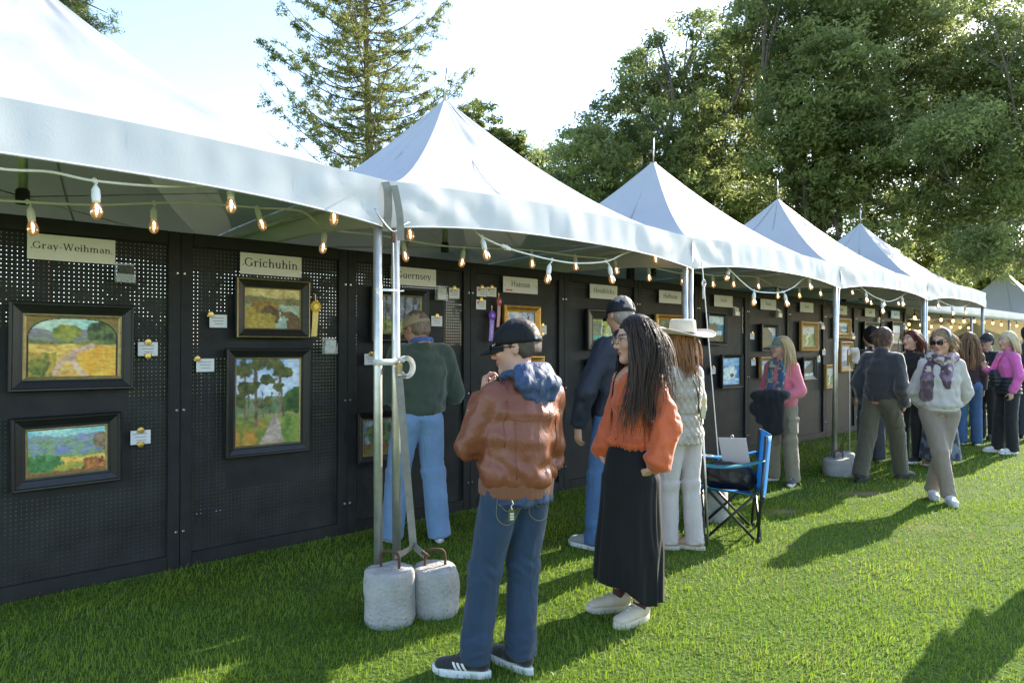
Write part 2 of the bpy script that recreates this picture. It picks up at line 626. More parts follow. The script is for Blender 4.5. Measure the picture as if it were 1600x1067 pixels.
S_T = [-.975 + 3.02 * k for k in range(6)]       # tent joints along the row
TENTS = [
    ('white peaked tent nearest the camera, cut off by the left edge', {1: (.0, -.02, .0, .0)}),
    ('second white peaked tent, right behind the two strapped leaning poles', {0: (.085, .05, .03, -.01)}),
    ('third white peaked tent, above the woman in the wide hat', {}),
    ('fourth white peaked tent, above the man in olive cargo trousers', {0: (-.0, .06, .0, .0), }),
    ('last and smallest looking peaked tent at the far end of the gallery row', {}),
]
W_D = 4.83     # the panel wall stands this far from the camera's foot
for k, (lab, lean) in enumerate(TENTS):
    build_tent((S_T[k] + S_T[k + 1]) / 2, W_D, lab, 5 + k, True, lean=lean)

# flaps of loose strap at the joint of the first two tents
def flat_strip(name, pts, width, mat_, parent=None, side=None, thick=.002):
    P = crom(pts, 6)
    T = np.gradient(P, axis=0); T /= np.linalg.norm(T, axis=1)[:, None]
    if side is None: side = np.array((RC, RS, 0.0))
    side = np.array(side, dtype=float)
    side = side / np.linalg.norm(side)
    B = side[None] - T * (T @ side)[:, None]
    nb = np.linalg.norm(B, axis=1)[:, None]
    B = B / np.maximum(nb, 1e-6)
    G = np.stack([P - B * width / 2, P + B * width / 2], 1)
    return MB().grid(G, thick).build(name, mat_, parent, False)


st = thing('tie_strap', 'grey canvas tie strap hanging between first and second tent valances', 'strap', row(S_T[1], 3.30, 2.37))
inv = Matrix.Rotation(-ROW_ANGLE, 3, 'Z')
flat_strip('strap_band', [(-.02, -.015, .02), (-.005, -.03, -.03), (0, -.035, -.14), (-.01, -.035, -.26)], .045, M_STRAP, st, (1, .3, 0))
flat_strip('strap_band', [(.03, -.02, .0), (.045, -.035, -.06), (.065, -.035, -.18), (.07, -.03, -.31)], .04, M_STRAP, st, (1, .3, 0))

# ------------------------------------------------------------------ far shelter beyond the wall
M_CREAM = mat('cream_sidewall', (.72, .68, .60), .7, bump=(4, .3, .05), var=(2.2, .06), trans=((.75, .68, .5), .35))
M_TEALTARP = mat('green_skirt', (.30, .44, .36), .6, bump=(6, .3, .03), var=(3, .1), trans=((.3, .5, .4), .3))


def far_shelter():
    s0, s1, d0, d1 = 14.3, 24.0, 4.35, 7.4
    root = thing('flat_shelter', 'long low white shelter with cream end wall beyond the gallery wall', 'shelter', row(s0, d0, 0), ROW_ANGLE)
    L, D = s1 - s0, d1 - d0
    # roof sheet, faintly vaulted
    u = np.linspace(0, 1, 20); v = np.linspace(0, 1, 8)
    U, Vv = np.meshgrid(u, v, indexing='ij')
    G = np.stack([U * L, Vv * D, 2.32 + .12 * np.sin(np.pi * Vv) * np.sin(np.pi * U) ** .5], -1)
    MB().grid(G, .006).build('canopy', M_VINYL, root, True)
    for y in (-.01, D + .01):
        t = np.linspace(0, 1, 60)
        T, Q = np.meshgrid(t, np.linspace(0, 1, 4), indexing='ij')
        G = np.stack([T * L, y + .012 * np.sin(T * 70) * Q, 2.33 - .21 * Q], -1)
        MB().grid(G, .003).build('valance', M_VALANCE, root, True)
    T, Q = np.meshgrid(np.linspace(0, 1, 40), np.linspace(0, 1, 14), indexing='ij')
    G = np.stack([L - .05 + .03 * np.sin(T * 26) * (1 - Q * .6), T * D, 2.30 - 1.45 * Q], -1)
    MB().grid(G, .004).build('side_wall', M_CREAM, root, True)
    G = np.stack([L - .04 + .03 * np.sin(T * 22 + 1), T * D, .86 - .84 * Q], -1)
    MB().grid(G, .004).build('wall_skirt', M_TEALTARP, root, True)
    T, Q = np.meshgrid(np.linspace(0, 1, 80), np.linspace(0, 1, 8), indexing='ij')
    G = np.stack([T * L, D - .05 + .03 * np.sin(T * 60), 2.28 - 2.25 * Q], -1)
    MB().grid(G, .004).build('side_wall', M_CREAM, root, True)
    for x in (.05, L / 3, 2 * L / 3, L - .1):
        for y in (.04, D - .12):
            MB().tube([(x, y, 2.30), (x, y, .0)], .025, 10).build('leg', M_ALU, root, True)


far_shelter()
build_tent(27.2, 5.85, 'distant grey-blue peaked tent beyond the cream walled shelter', 31, False, group=None, tw=1.75, peak=3.95)

# ================================================================== black display wall
M_BLACK = mat('black_timber', (.016, .016, .0165), .62, bump=(35, .35, .004), var=(9, .35), spec=.35)


def pegboard_material():
    m = bpy.data.materials.new('pegboard')
    m.use_nodes = True
    nt, N, L = nodes_of(m)
    p = N['Principled BSDF']; out = N['Material Output']
    p.inputs['Roughness'].default_value = .6
    p.inputs['Specular IOR Level'].default_value = .35
    tc = N.new('ShaderNodeTexCoord')
    sx = N.new('ShaderNodeSeparateXYZ'); L.new(tc.outputs['Object'], sx.inputs[0])
    sq = []
    for ax in (0, 2):
        d = N.new('ShaderNodeMath'); d.operation = 'DIVIDE'; d.inputs[1].default_value = .0254
        L.new(sx.outputs[ax], d.inputs[0])
        fr = N.new('ShaderNodeMath'); fr.operation = 'FRACT'; L.new(d.outputs[0], fr.inputs[0])
        sb = N.new('ShaderNodeMath'); sb.operation = 'SUBTRACT'; sb.inputs[1].default_value = .5; L.new(fr.outputs[0], sb.inputs[0])
        pw = N.new('ShaderNodeMath'); pw.operation = 'MULTIPLY'; L.new(sb.outputs[0], pw.inputs[0]); L.new(sb.outputs[0], pw.inputs[1])
        sq.append(pw)
    ad = N.new('ShaderNodeMath'); L.new(sq[0].outputs[0], ad.inputs[0]); L.new(sq[1].outputs[0], ad.inputs[1])
    lt = N.new('ShaderNodeMath'); lt.operation = 'LESS_THAN'; lt.inputs[1].default_value = .092 ** 2; L.new(ad.outputs[0], lt.inputs[0])
    nz = N.new('ShaderNodeTexNoise'); nz.inputs['Scale'].default_value = 5; nz.inputs['Detail'].default_value = 6
    L.new(tc.outputs['Object'], nz.inputs['Vector'])
    rp = N.new('ShaderNodeValToRGB')
    rp.color_ramp.elements[0].position = .3; rp.color_ramp.elements[0].color = (.010, .010, .0105, 1)
    rp.color_ramp.elements[1].position = .75; rp.color_ramp.elements[1].color = (.030, .030, .031, 1)
    L.new(nz.outputs['Fac'], rp.inputs[0]); L.new(rp.outputs[0], p.inputs['Base Color'])
    tr = N.new('ShaderNodeBsdfTransparent')
    ms = N.new('ShaderNodeMixShader')
    L.new(lt.outputs[0], ms.inputs[0]); L.new(p.outputs[0], ms.inputs[1]); L.new(tr.outputs[0], ms.inputs[2]); L.new(ms.outputs[0], out.inputs['Surface'])
    return m


M_PEG = pegboard_material()
PW, PH = 1.22, 2.225
PANEL_NAMES = ['Gray-Weihman', 'Grichuhin', 'Guernsey', 'Hanson', 'Hendricks', 'Hoffman', None, None, None, None, None, None]
S_P0 = .17
_pm = {}


def build_panel(j):
    sc = S_P0 + PW * (j + .5)
    nm = ['nearest', 'second', 'third', 'fourth', 'fifth', 'sixth', 'seventh', 'eighth', 'ninth', 'tenth', 'eleventh', 'last'][j]
    extra = ' under the %s name sign' % PANEL_NAMES[j] if PANEL_NAMES[j] else ' along the wall'
    root = thing('display_panel', nm + ' black pegboard display panel' + extra, 'display panel', row(sc, W_D, 0), ROW_ANGLE, 'black display panels of the gallery wall')
    if not _pm:
        w, h = PW - .004, PH
        st_w, rl = .073, .088
        b = MB().grid(np.array([[(-w / 2 + .01, 0.012, .05), (w / 2 - .01, .012, .05)], [(-w / 2 + .01, .012, h - .02), (w / 2 - .01, .012, h - .02)]])[:, ::-1])
        _pm['pegboard'] = [b.build('pegboard', M_PEG, root)]
        for sx in (-1, 1):
            mb = MB().box((sx * (w / 2 - st_w / 2), 0, h / 2 + .004), (st_w, .036, h - .012), bevel=.003)
            _pm.setdefault('stile', []).append(mb.build('stile', M_BLACK, root))
            for z in (.25, 1.05, 1.95):
                bo = MB().lathe([(.010, 0), (.010, .004), (.006, .008)], (sx * (w / 2 - .02), -.018, z), 8, (0, -1, 0))
                _pm.setdefault('bolt', []).append(bo.build('bolt', M_STEEL, root))
        for z, hh in ((h - rl / 2, rl), (rl / 2 + .012, rl)):
            mb = MB().box((0, .001, z), (w - 2 * st_w - .002, .034, hh), bevel=.003)
            _pm.setdefault('rail', []).append(mb.build('rail', M_BLACK, root))
        return root
    for nme, lst in _pm.items():
        for o in lst:
            c = o.copy(); C.objects.link(c); c.parent = root
    return root


M_BACKING = mat('dark_backing', (.012, .012, .013), .8, var=(6, .3))
REAR = {0: [(-.02, 1.32, .66, .50), (.05, .78, .60, .40), (-.45, .35, .20, .5)], 1: [(.03, 1.15, .62, 1.35), (-.38, 1.55, .16, .30)], 2: [(-.05, 1.2, .85, 1.5), (.40, .7, .25, .8)]}
for j in range(12):
    pn = build_panel(j)
    if j > 2:
        REAR[j] = [(0, 1.12, 1.02 - .06 * (j % 3), 1.92)]
    for (x, z, w, h) in REAR[j]:
        MB().box((x, .06, z), (w, .012, h)).build('backing_board', M_BACKING, pn)
# dark rear uprights that rise above the wall to the tent frame
for s_, lab in ((5.10, 'black timber upright rising behind the wall near the Hanson and Hendricks panels'), (6.35, 'black timber upright rising behind the wall beside the Hoffman sign'),
                (7.75, 'black timber upright rising behind the wall above the seventh panel'), (12.3, 'black timber upright rising behind the far end of the wall')):
    o = MB().box((0, 0, 1.2), (.085, .06, 2.42), bevel=.004).build('timber_upright', M_BLACK, None, False, row(s_, W_D + .16, 0), (0, 0, ROW_ANGLE))
    tag(o, lab, 'post', 'uprights bracing the wall')
# ================================================================== lettering (own stroke serif)
def lin(h):
    """'rrggbb' -> linear rgb"""
    c = np.array([int(h[i:i + 2], 16) / 255 for i in (0, 2, 4)])
    return np.where(c <= .04045, c / 12.92, ((c + .055) / 1.055) ** 2.4)


def glyph(ch):
    """returns (width, list of polygons); unit: cap height .70, x height .46"""
    S = []
    T, t = .105, .045          # stem, hairline

    def ln(x0, y0, x1, y1, w):
        d = np.array((x1 - x0, y1 - y0)); d = d / np.hypot(*d); n = np.array((-d[1], d[0])) * w / 2
        S.append([(x0 + n[0], y0 + n[1]), (x0 - n[0], y0 - n[1]), (x1 - n[0], y1 - n[1]), (x1 + n[0], y1 + n[1])])

    def stem(x, y0, y1, ser=(1, 1), w=T):
        ln(x, y0, x, y1, w)
        if ser[0]: ln(x - .10, y0 + .015, x + .10, y0 + .015, .035)
        if ser[1]: ln(x - (.10 if ser[1] == 1 else .11), y1 - .02, x + (.10 if ser[1] == 1 else .03), y1 - .02, .04)

    def arc(cx, cy, rx, ry, a0, a1, n=10):
        for i in range(n):
            q = []
            for a in (a0 + (a1 - a0) * i / n, a0 + (a1 - a0) * (i + 1) / n):
                a = rad(a)
                w = t + (T - t) * abs(math.cos(a)) ** 1.3
                q.append(((cx + (rx - w / 2) * math.cos(a), cy + (ry - w / 2) * math.sin(a)), (cx + (rx + w / 2) * math.cos(a), cy + (ry + w / 2) * math.sin(a))))
            S.append([q[0][0], q[0][1], q[1][1], q[1][0]])
    X = .46
    if ch == 'G':
        arc(.36, .35, .29, .33, 50, 318, 16); stem(.60, .05, .30, (0, 1)); ln(.58, .50, .58, .68, .05); W = .74
    elif ch == 'H':
        stem(.14, 0, .7); stem(.60, 0, .7); ln(.14, .36, .60, .36, .05); W = .76
    elif ch == 'W':
        ln(.08, .7, .28, 0, .10); ln(.28, .02, .47, .68, .05); ln(.45, .7, .66, 0, .10); ln(.66, .02, .85, .68, .05)
        for x in (.08, .45, .85): ln(x - .10, .685, x + .10, .685, .035)
        W = .96
    elif ch == 'J':
        stem(.25, .1, .7, (0, 1)); arc(.13, .1, .12, .12, 180, 360, 6); W = .42
    elif ch == 'r':
        stem(.13, 0, X, (1, 2)); arc(.28, .31, .12, .12, 60, 150, 5); ln(.32, .40, .38, .38, .09); W = .42
    elif ch == 'a':
        stem(.38, .03, .34, (0, 0)); arc(.25, .33, .13, .10, 0, 150, 7); arc(.24, .14, .14, .12, 60, 330, 10); ln(.36, .03, .48, .02, .05); W = .50
    elif ch == 'y':
        ln(.08, X, .25, .02, .10); ln(.42, X, .17, -.2, .05); ln(.0, X - .015, .17, X - .015, .035); ln(.35, X - .015, .50, X - .015, .035); W = .50
    elif ch == '-':
        ln(.05, .22, .30, .22, .06); W = .36
    elif ch in 'ec':
        arc(.25, .23, .18, .22, 40 if ch == 'c' else 0, 320, 14)
        if ch == 'e': ln(.08, .25, .43, .25, .04)
        W = .48
    elif ch == 'i':
        stem(.13, 0, X, (1, 2)); arc(.12, .62, .035, .035, 0, 360, 6); W = .28
    elif ch in 'hnm':
        stem(.13, 0, .72 if ch == 'h' else X, (1, 2)); arc(.28, .29, .14, .15, 0, 170, 8); stem(.42, 0, .30, (1, 0)); W = .56
        if ch == 'm': arc(.57, .29, .14, .15, 0, 170, 8); stem(.71, 0, .30, (1, 0)); W = .85
    elif ch == 'u':
        stem(.13, .14, X, (0, 2)); arc(.27, .16, .14, .15, 180, 350, 8); stem(.42, 0, X, (0, 2)); ln(.42, .02, .52, .02, .04); W = .56
    elif ch == 's':
        arc(.20, .34, .12, .10, 30, 270, 9); arc(.20, .12, .13, .11, -150, 90, 9); W = .40
    elif ch == 'o':
        arc(.25, .23, .19, .22, 0, 360, 18); W = .51
    elif ch == 'd':
        arc(.25, .23, .18, .22, 0, 360, 16); stem(.43, 0, .72, (0, 2)); ln(.43, .02, .53, .02, .04); W = .56
    elif ch == 'k':
        stem(.13, 0, .72, (1, 2)); ln(.16, .2, .40, .44, .05); ln(.23, .28, .44, .02, .09); ln(.34, .015, .52, .015, .035); W = .53
    elif ch == 'f':
        stem(.14, 0, .58, (1, 0)); arc(.24, .58, .10, .12, 40, 180, 6); ln(.02, .44, .29, .44, .04); W = .30
    else:
        W = .3
    return W, S


def text_polys(txt, size):
    x, P = 0.0, []
    for ch in txt:
        w, S = glyph(ch)
        for q in S: P.append([((x + a) * size, b * size) for a, b in q])
        x += w + .015
    return x * size, P


def lettering(name, txt, size, mat_, parent, cx, y, z):
    """flat letters facing local -y, centred on (cx,z)"""
    w, P = text_polys(txt, size)
    mb = MB()
    for i, q in enumerate(P):
        mb.add([(cx - w / 2 + a, y - .00012 * (i % 7), z - size * .28 + b) for a, b in q], [tuple(range(len(q)))])
    return mb.build(name, mat_, parent)


M_INK = mat('black_ink', (.012, .012, .013), .7)
M_FAINT = mat('grey_print', (.20, .20, .22), .8)
M_SIGN = mat('ivory_card', (.84, .80, .81), .75, var=(12, .04))
M_SIGNW = mat('white_card', (.80, .82, .88), .7, var=(12, .03))
M_RED = mat('red_sticker', (.55, .02, .02), .6)
M_GOLDCLIP = mat('brass_clip', (.62, .42, .13), .3, metal=.9, var=(60, .2))
WALL_Y = W_D - .019


def wall_thing(name, label, cat, s, z, dy=0.0, tilt=0.0, group=None):
    o = thing(name, label, cat, row(s, WALL_Y - dy, z), ROW_ANGLE, group)
    if tilt: o.rotation_euler = (0, rad(-tilt), ROW_ANGLE)
    return o


for j, nm in enumerate(PANEL_NAMES):
    s_ = S_P0 + PW * (j + .5) + (0.0, .0, .0, 0, 0, 0, -.03, -.05, -.06, .0, .0, .02)[j]
    z_ = 2.052 + .0005 * j + (0, 0, 0, 0, .003, .005, .008, .012, .018, .02, .02, .02)[j]
    if nm:
        lab = 'ivory name sign reading ' + nm
    else:
        lab = ['ivory name sign right of the guy line, above the dark framed coastal picture', 'small ivory name sign on the eighth panel', 'small ivory name sign above the gold framed dune picture', 'ivory name sign half hidden by the third pair of tent poles',
               'ivory name sign above the dark haired visitors', 'bluish white name sign on the last panel'][j - 6]
    root = wall_thing('name_sign', lab, 'sign', s_, z_, .004, group='artist name signs')
    MB().box((0, 0, 0), (.45, .005, .150), bevel=.001).build('board', M_SIGNW if j == 11 else M_SIGN, root)
    if nm:
        sz = {0: .088, 1: .086, 2: .082}.get(j, .074)
        w, _ = text_polys(nm, sz)
        if w > .40: sz *= .40 / w
        lettering('lettering', nm, sz, M_INK, root, 0 if j != 3 else .0, -.0032, .005)
    else:
        mb = MB()
        for q in range(6):
            mb.box((-.06 + q * .024, -.0036, .004 + (.008 if q in (0, 4) else 0)), (.008, .001, .03 + (.016 if q in (0, 4) else 0)))
        mb.build('lettering', M_FAINT, root)
    for sx in (-.205, .205):
        MB().lathe([(.006, 0), (.006, .002), (.003, .004)], (sx, -.003, -.01), 8, (0, -1, 0)).build('screw', M_STEEL, root)
    if j == 3:
        for q in range(4):
            MB().lathe([(.0085, 0), (.0085, .001)], (-.185 + q * .022, -.003, -.052), 10, (0, -1, 0)).build('red_sticker', M_RED, root)

# ================================================================== paintings
class Canvas:
    def __init__(self, w, h, seed):
        self.w, self.h = w, h
        y, x = np.mgrid[0:h, 0:w]
        self.x, self.y = x / (w - 1), 1 - y / (h - 1)          # y up
        self.a = np.zeros((h, w, 3))
        self.seed = seed
        self.P = np.stack([self.x.ravel() * w / h, self.y.ravel(), 0 * self.x.ravel()], 1)
        self.rng = np.random.default_rng(seed)

    def n(self, f, s=0, o=3):
        return fbm(self.P, f, self.seed + s, o).reshape(self.h, self.w)

    def lay(self, mask, c0, c1=None, f=(9, 9, 1), s=0, jit=.10):
        c0 = lin(c0)
        if c1 is not None:
            t = np.clip(self.n(f, s + 50) * 1.1 + .5, 0, 1)[..., None]
            c = c0 * (1 - t) + lin(c1) * t
        else:
            c = np.broadcast_to(c0, self.a.shape)
        c = c * (1 + jit * self.n((30, 22, 1), s + 60, 2)[..., None])
        m = np.clip(mask, 0, 1)[..., None]
        self.a = self.a * (1 - m) + c * m
        return self

    def below(self, y0, amp=0.0, f=3, s=0, slope=0.0, soft=.012):
        e = y0 + slope * (self.x - .5) + amp * self.n((f, .01, 1), s)
        return np.clip((e - self.y) / soft + .5, 0, 1)

    def blob(self, cx, cy, rx, ry, rough=.5, f=9, s=0):
        q = ((self.x - cx) / rx) ** 2 + ((self.y - cy) / ry) ** 2
        return np.clip((1 - q + rough * self.n((f, f, 1), s)) * 6, 0, 1)

    def line(self, pts, w):
        m = np.zeros_like(self.x)
        for (x0, y0), (x1, y1) in zip(pts[:-1], pts[1:]):
            dx, dy = x1 - x0, y1 - y0
            t = np.clip(((self.x - x0) * dx + (self.y - y0) * dy) / (dx * dx + dy * dy + 1e-9), 0, 1)
            d = np.hypot((self.x - x0 - t * dx) * self.w / self.h, self.y - y0 - t * dy)
            m = np.maximum(m, np.clip((w - d) / (w * .5) + .3, 0, 1))
        return m


def art_path_hills(c):
    c.lay(c.x * 0 + 1, '9fd0cf', 'c9dccb', (4, 8, 1))
    c.lay(c.below(.80, .10, 3, 1), '8b84a6', 'a79bb0', (6, 12, 1))
    c.lay(c.below(.74, .10, 4, 2, -.05), '7f8a6a', '9a8fa0', (7, 9, 1))
    c.lay(c.blob(.42, .74, .17, .16, .6, 10, 3), '6f7d3a', 'a6a24c', (12, 12, 1))
    c.lay(c.blob(.84, .74, .20, .22, .6, 9, 4), '3d4a38', '73834f', (12, 12, 1))
    c.lay(c.below(.60, .03, 5, 5), '5c6b40', '8d9450', (14, 8, 1))
    c.lay(c.below(.55, .02, 5, 6), 'd39a52', 'e8c26a', (5, 18, 1))
    c.lay(c.below(.50, .03, 5, 7) * (c.x > .55), 'f0a63c', 'e9c053', (22, 5, 1))
    c.lay(c.below(.42, .05, 6, 8) * (c.x < .32), '5f7a3c', 'c6a04a', (20, 6, 1))
    c.lay(c.line([(.70, .52), (.52, .42), (.48, .30), (.55, .12), (.66, -.05)], .055) * 1.0, 'c9a08c', 'e2bda0', (10, 10, 1))
    c.lay(c.line([(.50, .40), (.36, .22), (.30, .05)], .05), 'c39b83', 'dcb79c', (10, 10, 1))
    c.lay(c.blob(.12, .16, .14, .14, .8, 12, 9), '4c5f2f', '8f8a3f', (18, 10, 1))


def art_valley(c):
    c.lay(c.x * 0 + 1, '86c7c4', 'bfdccf', (3, 6, 1))
    c.lay(c.below(.86, .05, 3, 1), '8f92b5', '8fa38c', (8, 10, 1))
    c.lay(c.below(.78, .10, 4, 2, -.12), '7f9a62', '8c93b8', (7, 14, 1))
    c.lay(c.below(.60, .10, 3, 3, .10), '8fa765', '7c86ad', (9, 9, 1))
    c.lay(c.blob(.97, .66, .14, .22, .5, 9, 4), '6c5f52', '9a8060', (12, 12, 1))
    c.lay(c.below(.42, .04, 5, 5), '6a8a4c', '93a455', (10, 10, 1))
    c.lay(c.below(.36, .04, 5, 6) * (c.x > .40), 'dda14a', 'ecc463', (9, 14, 1))
    c.lay(c.blob(.16, .26, .28, .20, .7, 9, 7), '3f6b3a', '5f8f55', (14, 12, 1))
    c.lay(c.blob(.52, .10, .22, .14, .8, 10, 8), 'b89f3e', '8aa04a', (16, 10, 1))
    c.lay(c.blob(.86, .14, .18, .22, .8, 12, 9), '7c4336', 'c4823e', (18, 10, 1))
    c.lay(c.below(.06, .04, 8, 10), 'a3633c', '7c5a48', (20, 10, 1))


def art_cove(c):
    c.lay(c.x * 0 + 1, 'b8a46c', 'd6c48a', (5, 5, 1))
    c.lay(c.below(.80, .08, 3, 1), '6f6a4a', '8d8558', (8, 8, 1))
    c.lay(c.below(.60, .03, 3, 2), '8fa79a', 'b5bfa8', (6, 14, 1))
    c.lay(c.blob(.36, .52, .30, .20, .6, 7, 3), '7a5a2c', 'a88438', (10, 10, 1))
    c.lay(c.blob(.46, .34, .24, .24, .5, 8, 4), '4c3a26', '6d5532', (12, 12, 1))
    c.lay(c.blob(.74, .34, .16, .12, .6, 9, 5), '54422c', '7a6236', (12, 12, 1))
    c.lay(c.blob(.68, .16, .10, .18, .5, 9, 6), 'a9bdb4', '7f9c98', (14, 10, 1))
    c.lay(c.line([(.63, .42), (.64, .22)], .018), 'd8dccb')
    c.lay(c.blob(.90, .14, .16, .20, .6, 9, 7), '5c4630', '7e5f38', (12, 12, 1))
    c.lay(c.below(.30, .08, 3, 8, -.5) * (c.x < .55), '98873c', 'b89a45', (16, 8, 1))


def art_pines(c):
    c.lay(c.x * 0 + 1, '7fa6d6', 'd5dcea', (3, 3, 1))
    c.lay(c.below(.52, .08, 6, 1), '5d7050', '7f8f66', (12, 12, 1))
    c.lay(c.blob(.92, .44, .24, .22, .5, 8, 2), '2f4a24', '4e6b33', (14, 14, 1))
    c.lay(c.below(.36, .03, 5, 3), 'a39a5c', '7a8a4a', (10, 14, 1))
    c.lay(c.below(.26, .05, 5, 4) * (c.x < .45), 'c28a3e', '6c8038', (16, 8, 1))
    c.lay(c.below(.30, .05, 5, 5) * (c.x > .70), '8a9a48', '5d7a34', (16, 8, 1))
    p = np.clip(1 - np.abs(c.x - (.62 - .12 * (1 - c.y / .34) ** 1.0 * .6)) / (.02 + .20 * np.clip(1 - c.y / .34, 0, 1)), 0, 1)
    c.lay(np.clip(p * 6, 0, 1) * (c.y < .34), 'a58d86', 'c9b3a2', (12, 16, 1))
    for q, (x0, x1, y0, y1, w) in enumerate(((.30, .28, .22, 1.0, .026), (.74, .64, .32, .98, .018), (.13, .12, .30, .80, .015), (.17, .19, .30, .7, .01), (.40, .39, .32, .62, .009), (.66, .66, .34, .60, .008), (.52, .54, .34, .6, .008))):
        c.lay(c.line([(x0, y0), (x1, y1)], w), '4f4038', '8a6f58', (20, 6, 1))
    for q, (x, y, rx, ry) in enumerate(((.10, .90, .16, .10), (.34, .95, .20, .08), (.62, .94, .18, .09), (.74, .84, .16, .06), (.14, .66, .14, .09), (.50, .76, .13, .06), (.30, .70, .10, .06), (.66, .68, .10, .05), (.06, .52, .10, .08), (.50, .50, .08, .06), (.38, .46, .07, .05))):
        c.lay(c.blob(x, y, rx, ry, .95, 14, 20 + q), '3c4526', '6b6a36', (18, 18, 1))


def art_generic(kind):
    def fn(c):
        if kind == 'forest':
            c.lay(c.x * 0 + 1, '3c3f3a', '8a92a8', (9, 9, 1)); c.lay(c.below(.40, .1, 5, 1), '566b33', '9aa35c', (12, 12, 1))
            for x in (.15, .35, .6, .8): c.lay(c.line([(x, .1), (x + .03, 1)], .03), '2c2a28', '5b4c44', (20, 8, 1))
            c.lay(c.blob(.8, .3, .15, .3, .6, 9, 4), '6b3b3b', '8c5a50')
        elif kind == 'cottage':
            c.lay(c.x * 0 + 1, '55616e', '9aa6b4', (7, 7, 1)); c.lay(c.blob(.5, .6, .5, .35, .7, 8, 1), '3b4a35', '6a7a4c', (12, 12, 1)); c.lay(c.below(.3, .08, 5, 2), '7d4038', '5f7a3c', (14, 10, 1))
        elif kind == 'cloud':
            c.lay(c.x * 0 + 1, '7fa3d2', 'f0dcd6', (4, 5, 1)); c.lay(c.below(.30, .08, 4, 1), '6e7ea0', '4c5a52'); c.lay(c.blob(.74, .5, .10, .42, .8, 14, 2), '25302a', '3c4a38')
        elif kind == 'falls':
            c.lay(c.x * 0 + 1, '9aa53c', 'c9c46a', (8, 8, 1)); c.lay(c.blob(.2, .5, .3, .5, .5, 7, 1), '5b6a44', '8a8a70', (10, 12, 1)); c.lay(c.line([(.38, .9), (.34, .2)], .05), 'c9d6cf'); c.lay(c.below(.22, .05, 4, 3), '3f8f88', '6fb5a2', (14, 9, 1)); c.lay(c.blob(.7, .4, .16, .3, .6, 8, 4), 'd7d9b5', '9aa87a')
        elif kind == 'grove':
            c.lay(c.x * 0 + 1, '4f5f3a', '8a8f5c', (8, 8, 1)); c.lay(c.below(.4, .2, 4, 1), '2f7f86', '4aa0a0', (8, 14, 1)); c.lay(c.blob(.4, .6, .3, .3, .8, 9, 2), '6c4a2c', '55683a', (14, 14, 1))
        elif kind == 'coast':
            c.lay(c.x * 0 + 1, '9cc0d0', 'cfdfe0', (4, 6, 1)); c.lay(c.below(.70, .01, 3, 1), '2f6f9c', '4a8fb0', (6, 22, 1)); c.lay(c.below(.5, .25, 2, 2, -.7), '5a5a3c', '7d6a48', (10, 10, 1)); c.lay(c.blob(.65, .35, .25, .10, .8, 10, 3), 'e4efef', '6fb4bc', (12, 12, 1))
        elif kind == 'surf':
            c.lay(c.x * 0 + 1, '6f9fc8', '9fc4de', (4, 8, 1)); c.lay(c.below(.72, .01, 3, 1), '3a72ac', '5a9cc8', (6, 22, 1)); c.lay(c.blob(.42, .46, .4, .26, .9, 7, 2), 'f2f6f4', 'b8d8d6', (10, 10, 1)); c.lay(c.blob(.55, .36, .12, .08, .6, 9, 3), '5a4636'); c.lay(c.below(.26, .06, 5, 4), '6fa8d4', 'dfeef4', (6, 20, 1))
        elif kind == 'cliff':
            c.lay(c.x * 0 + 1, 'b9b4c0', 'd4cfd0', (4, 6, 1)); c.lay(c.below(.62, .01, 3, 1), '3f83b8', '6aa6cc', (6, 20, 1)); c.lay(c.below(.95, .2, 2, 2, -1.0) * (c.x < .75), '7a6a62', '55683c', (10, 10, 1)); c.lay(c.below(.3, .15, 3, 3, -.5), '6a7038', '8a5a4a', (14, 10, 1))
        elif kind == 'dune':
            c.lay(c.x * 0 + 1, '9fa8ae', 'c6c8c2', (4, 6, 1)); c.lay(c.below(.62, .08, 3, 1), '5f7a44', '93a062', (9, 9, 1)); c.lay(c.line([(.25, .0), (.45, .25), (.35, .42), (.6, .6)], .08), 'e0d6be', 'c9bda0')
        elif kind == 'bay':
            c.lay(c.x * 0 + 1, '7a8fae', 'a9b8c8', (4, 6, 1)); c.lay(c.below(.55, .02, 3, 1), '4a7aa0', '7ab4c6', (6, 20, 1)); c.lay(c.below(.75, .2, 2, 2, .8), '3f4a3c', '5c5a48', (9, 9, 1)); c.lay(c.below(.2, .06, 4, 3), 'dfe4dc', '8ab0b8', (8, 18, 1))
        else:
            c.lay(c.x * 0 + 1, 'b7c4d6', 'd9c8c0', (4, 6, 1)); c.lay(c.below(.5, .12, 3, 1), '8a7f8a', 'b08a78', (9, 9, 1)); c.lay(c.below(.3, .08, 4, 2), '6a7a5a', '9a9a70', (9, 12, 1))
    return fn


M_PAINT = mat('oil_paint', attr=True, rough=.5, bump=(160, .35, .002), spec=.4)
M_FR = {
    'black': mat('black_frame', (.010, .010, .010), .38, bump=(50, .2, .002), var=(20, .3)),
    'blackrub': mat('rubbed_black_frame', (.016, .013, .009), .40, bump=(60, .25, .002), var=(30, .5)),
    'gold': mat('gold_leaf_frame', (.50, .27, .06), .36, metal=.55, bump=(60, .3, .002), var=(24, .25)),
    'wood': mat('golden_oak_frame', (.42, .23, .055), .45, bump=(60, .25, .002), var=(16, .22)),
    'dullgold': mat('antique_gold_liner', (.36, .27, .12), .40, metal=.5, bump=(90, .3, .002), var=(40, .3)),
}


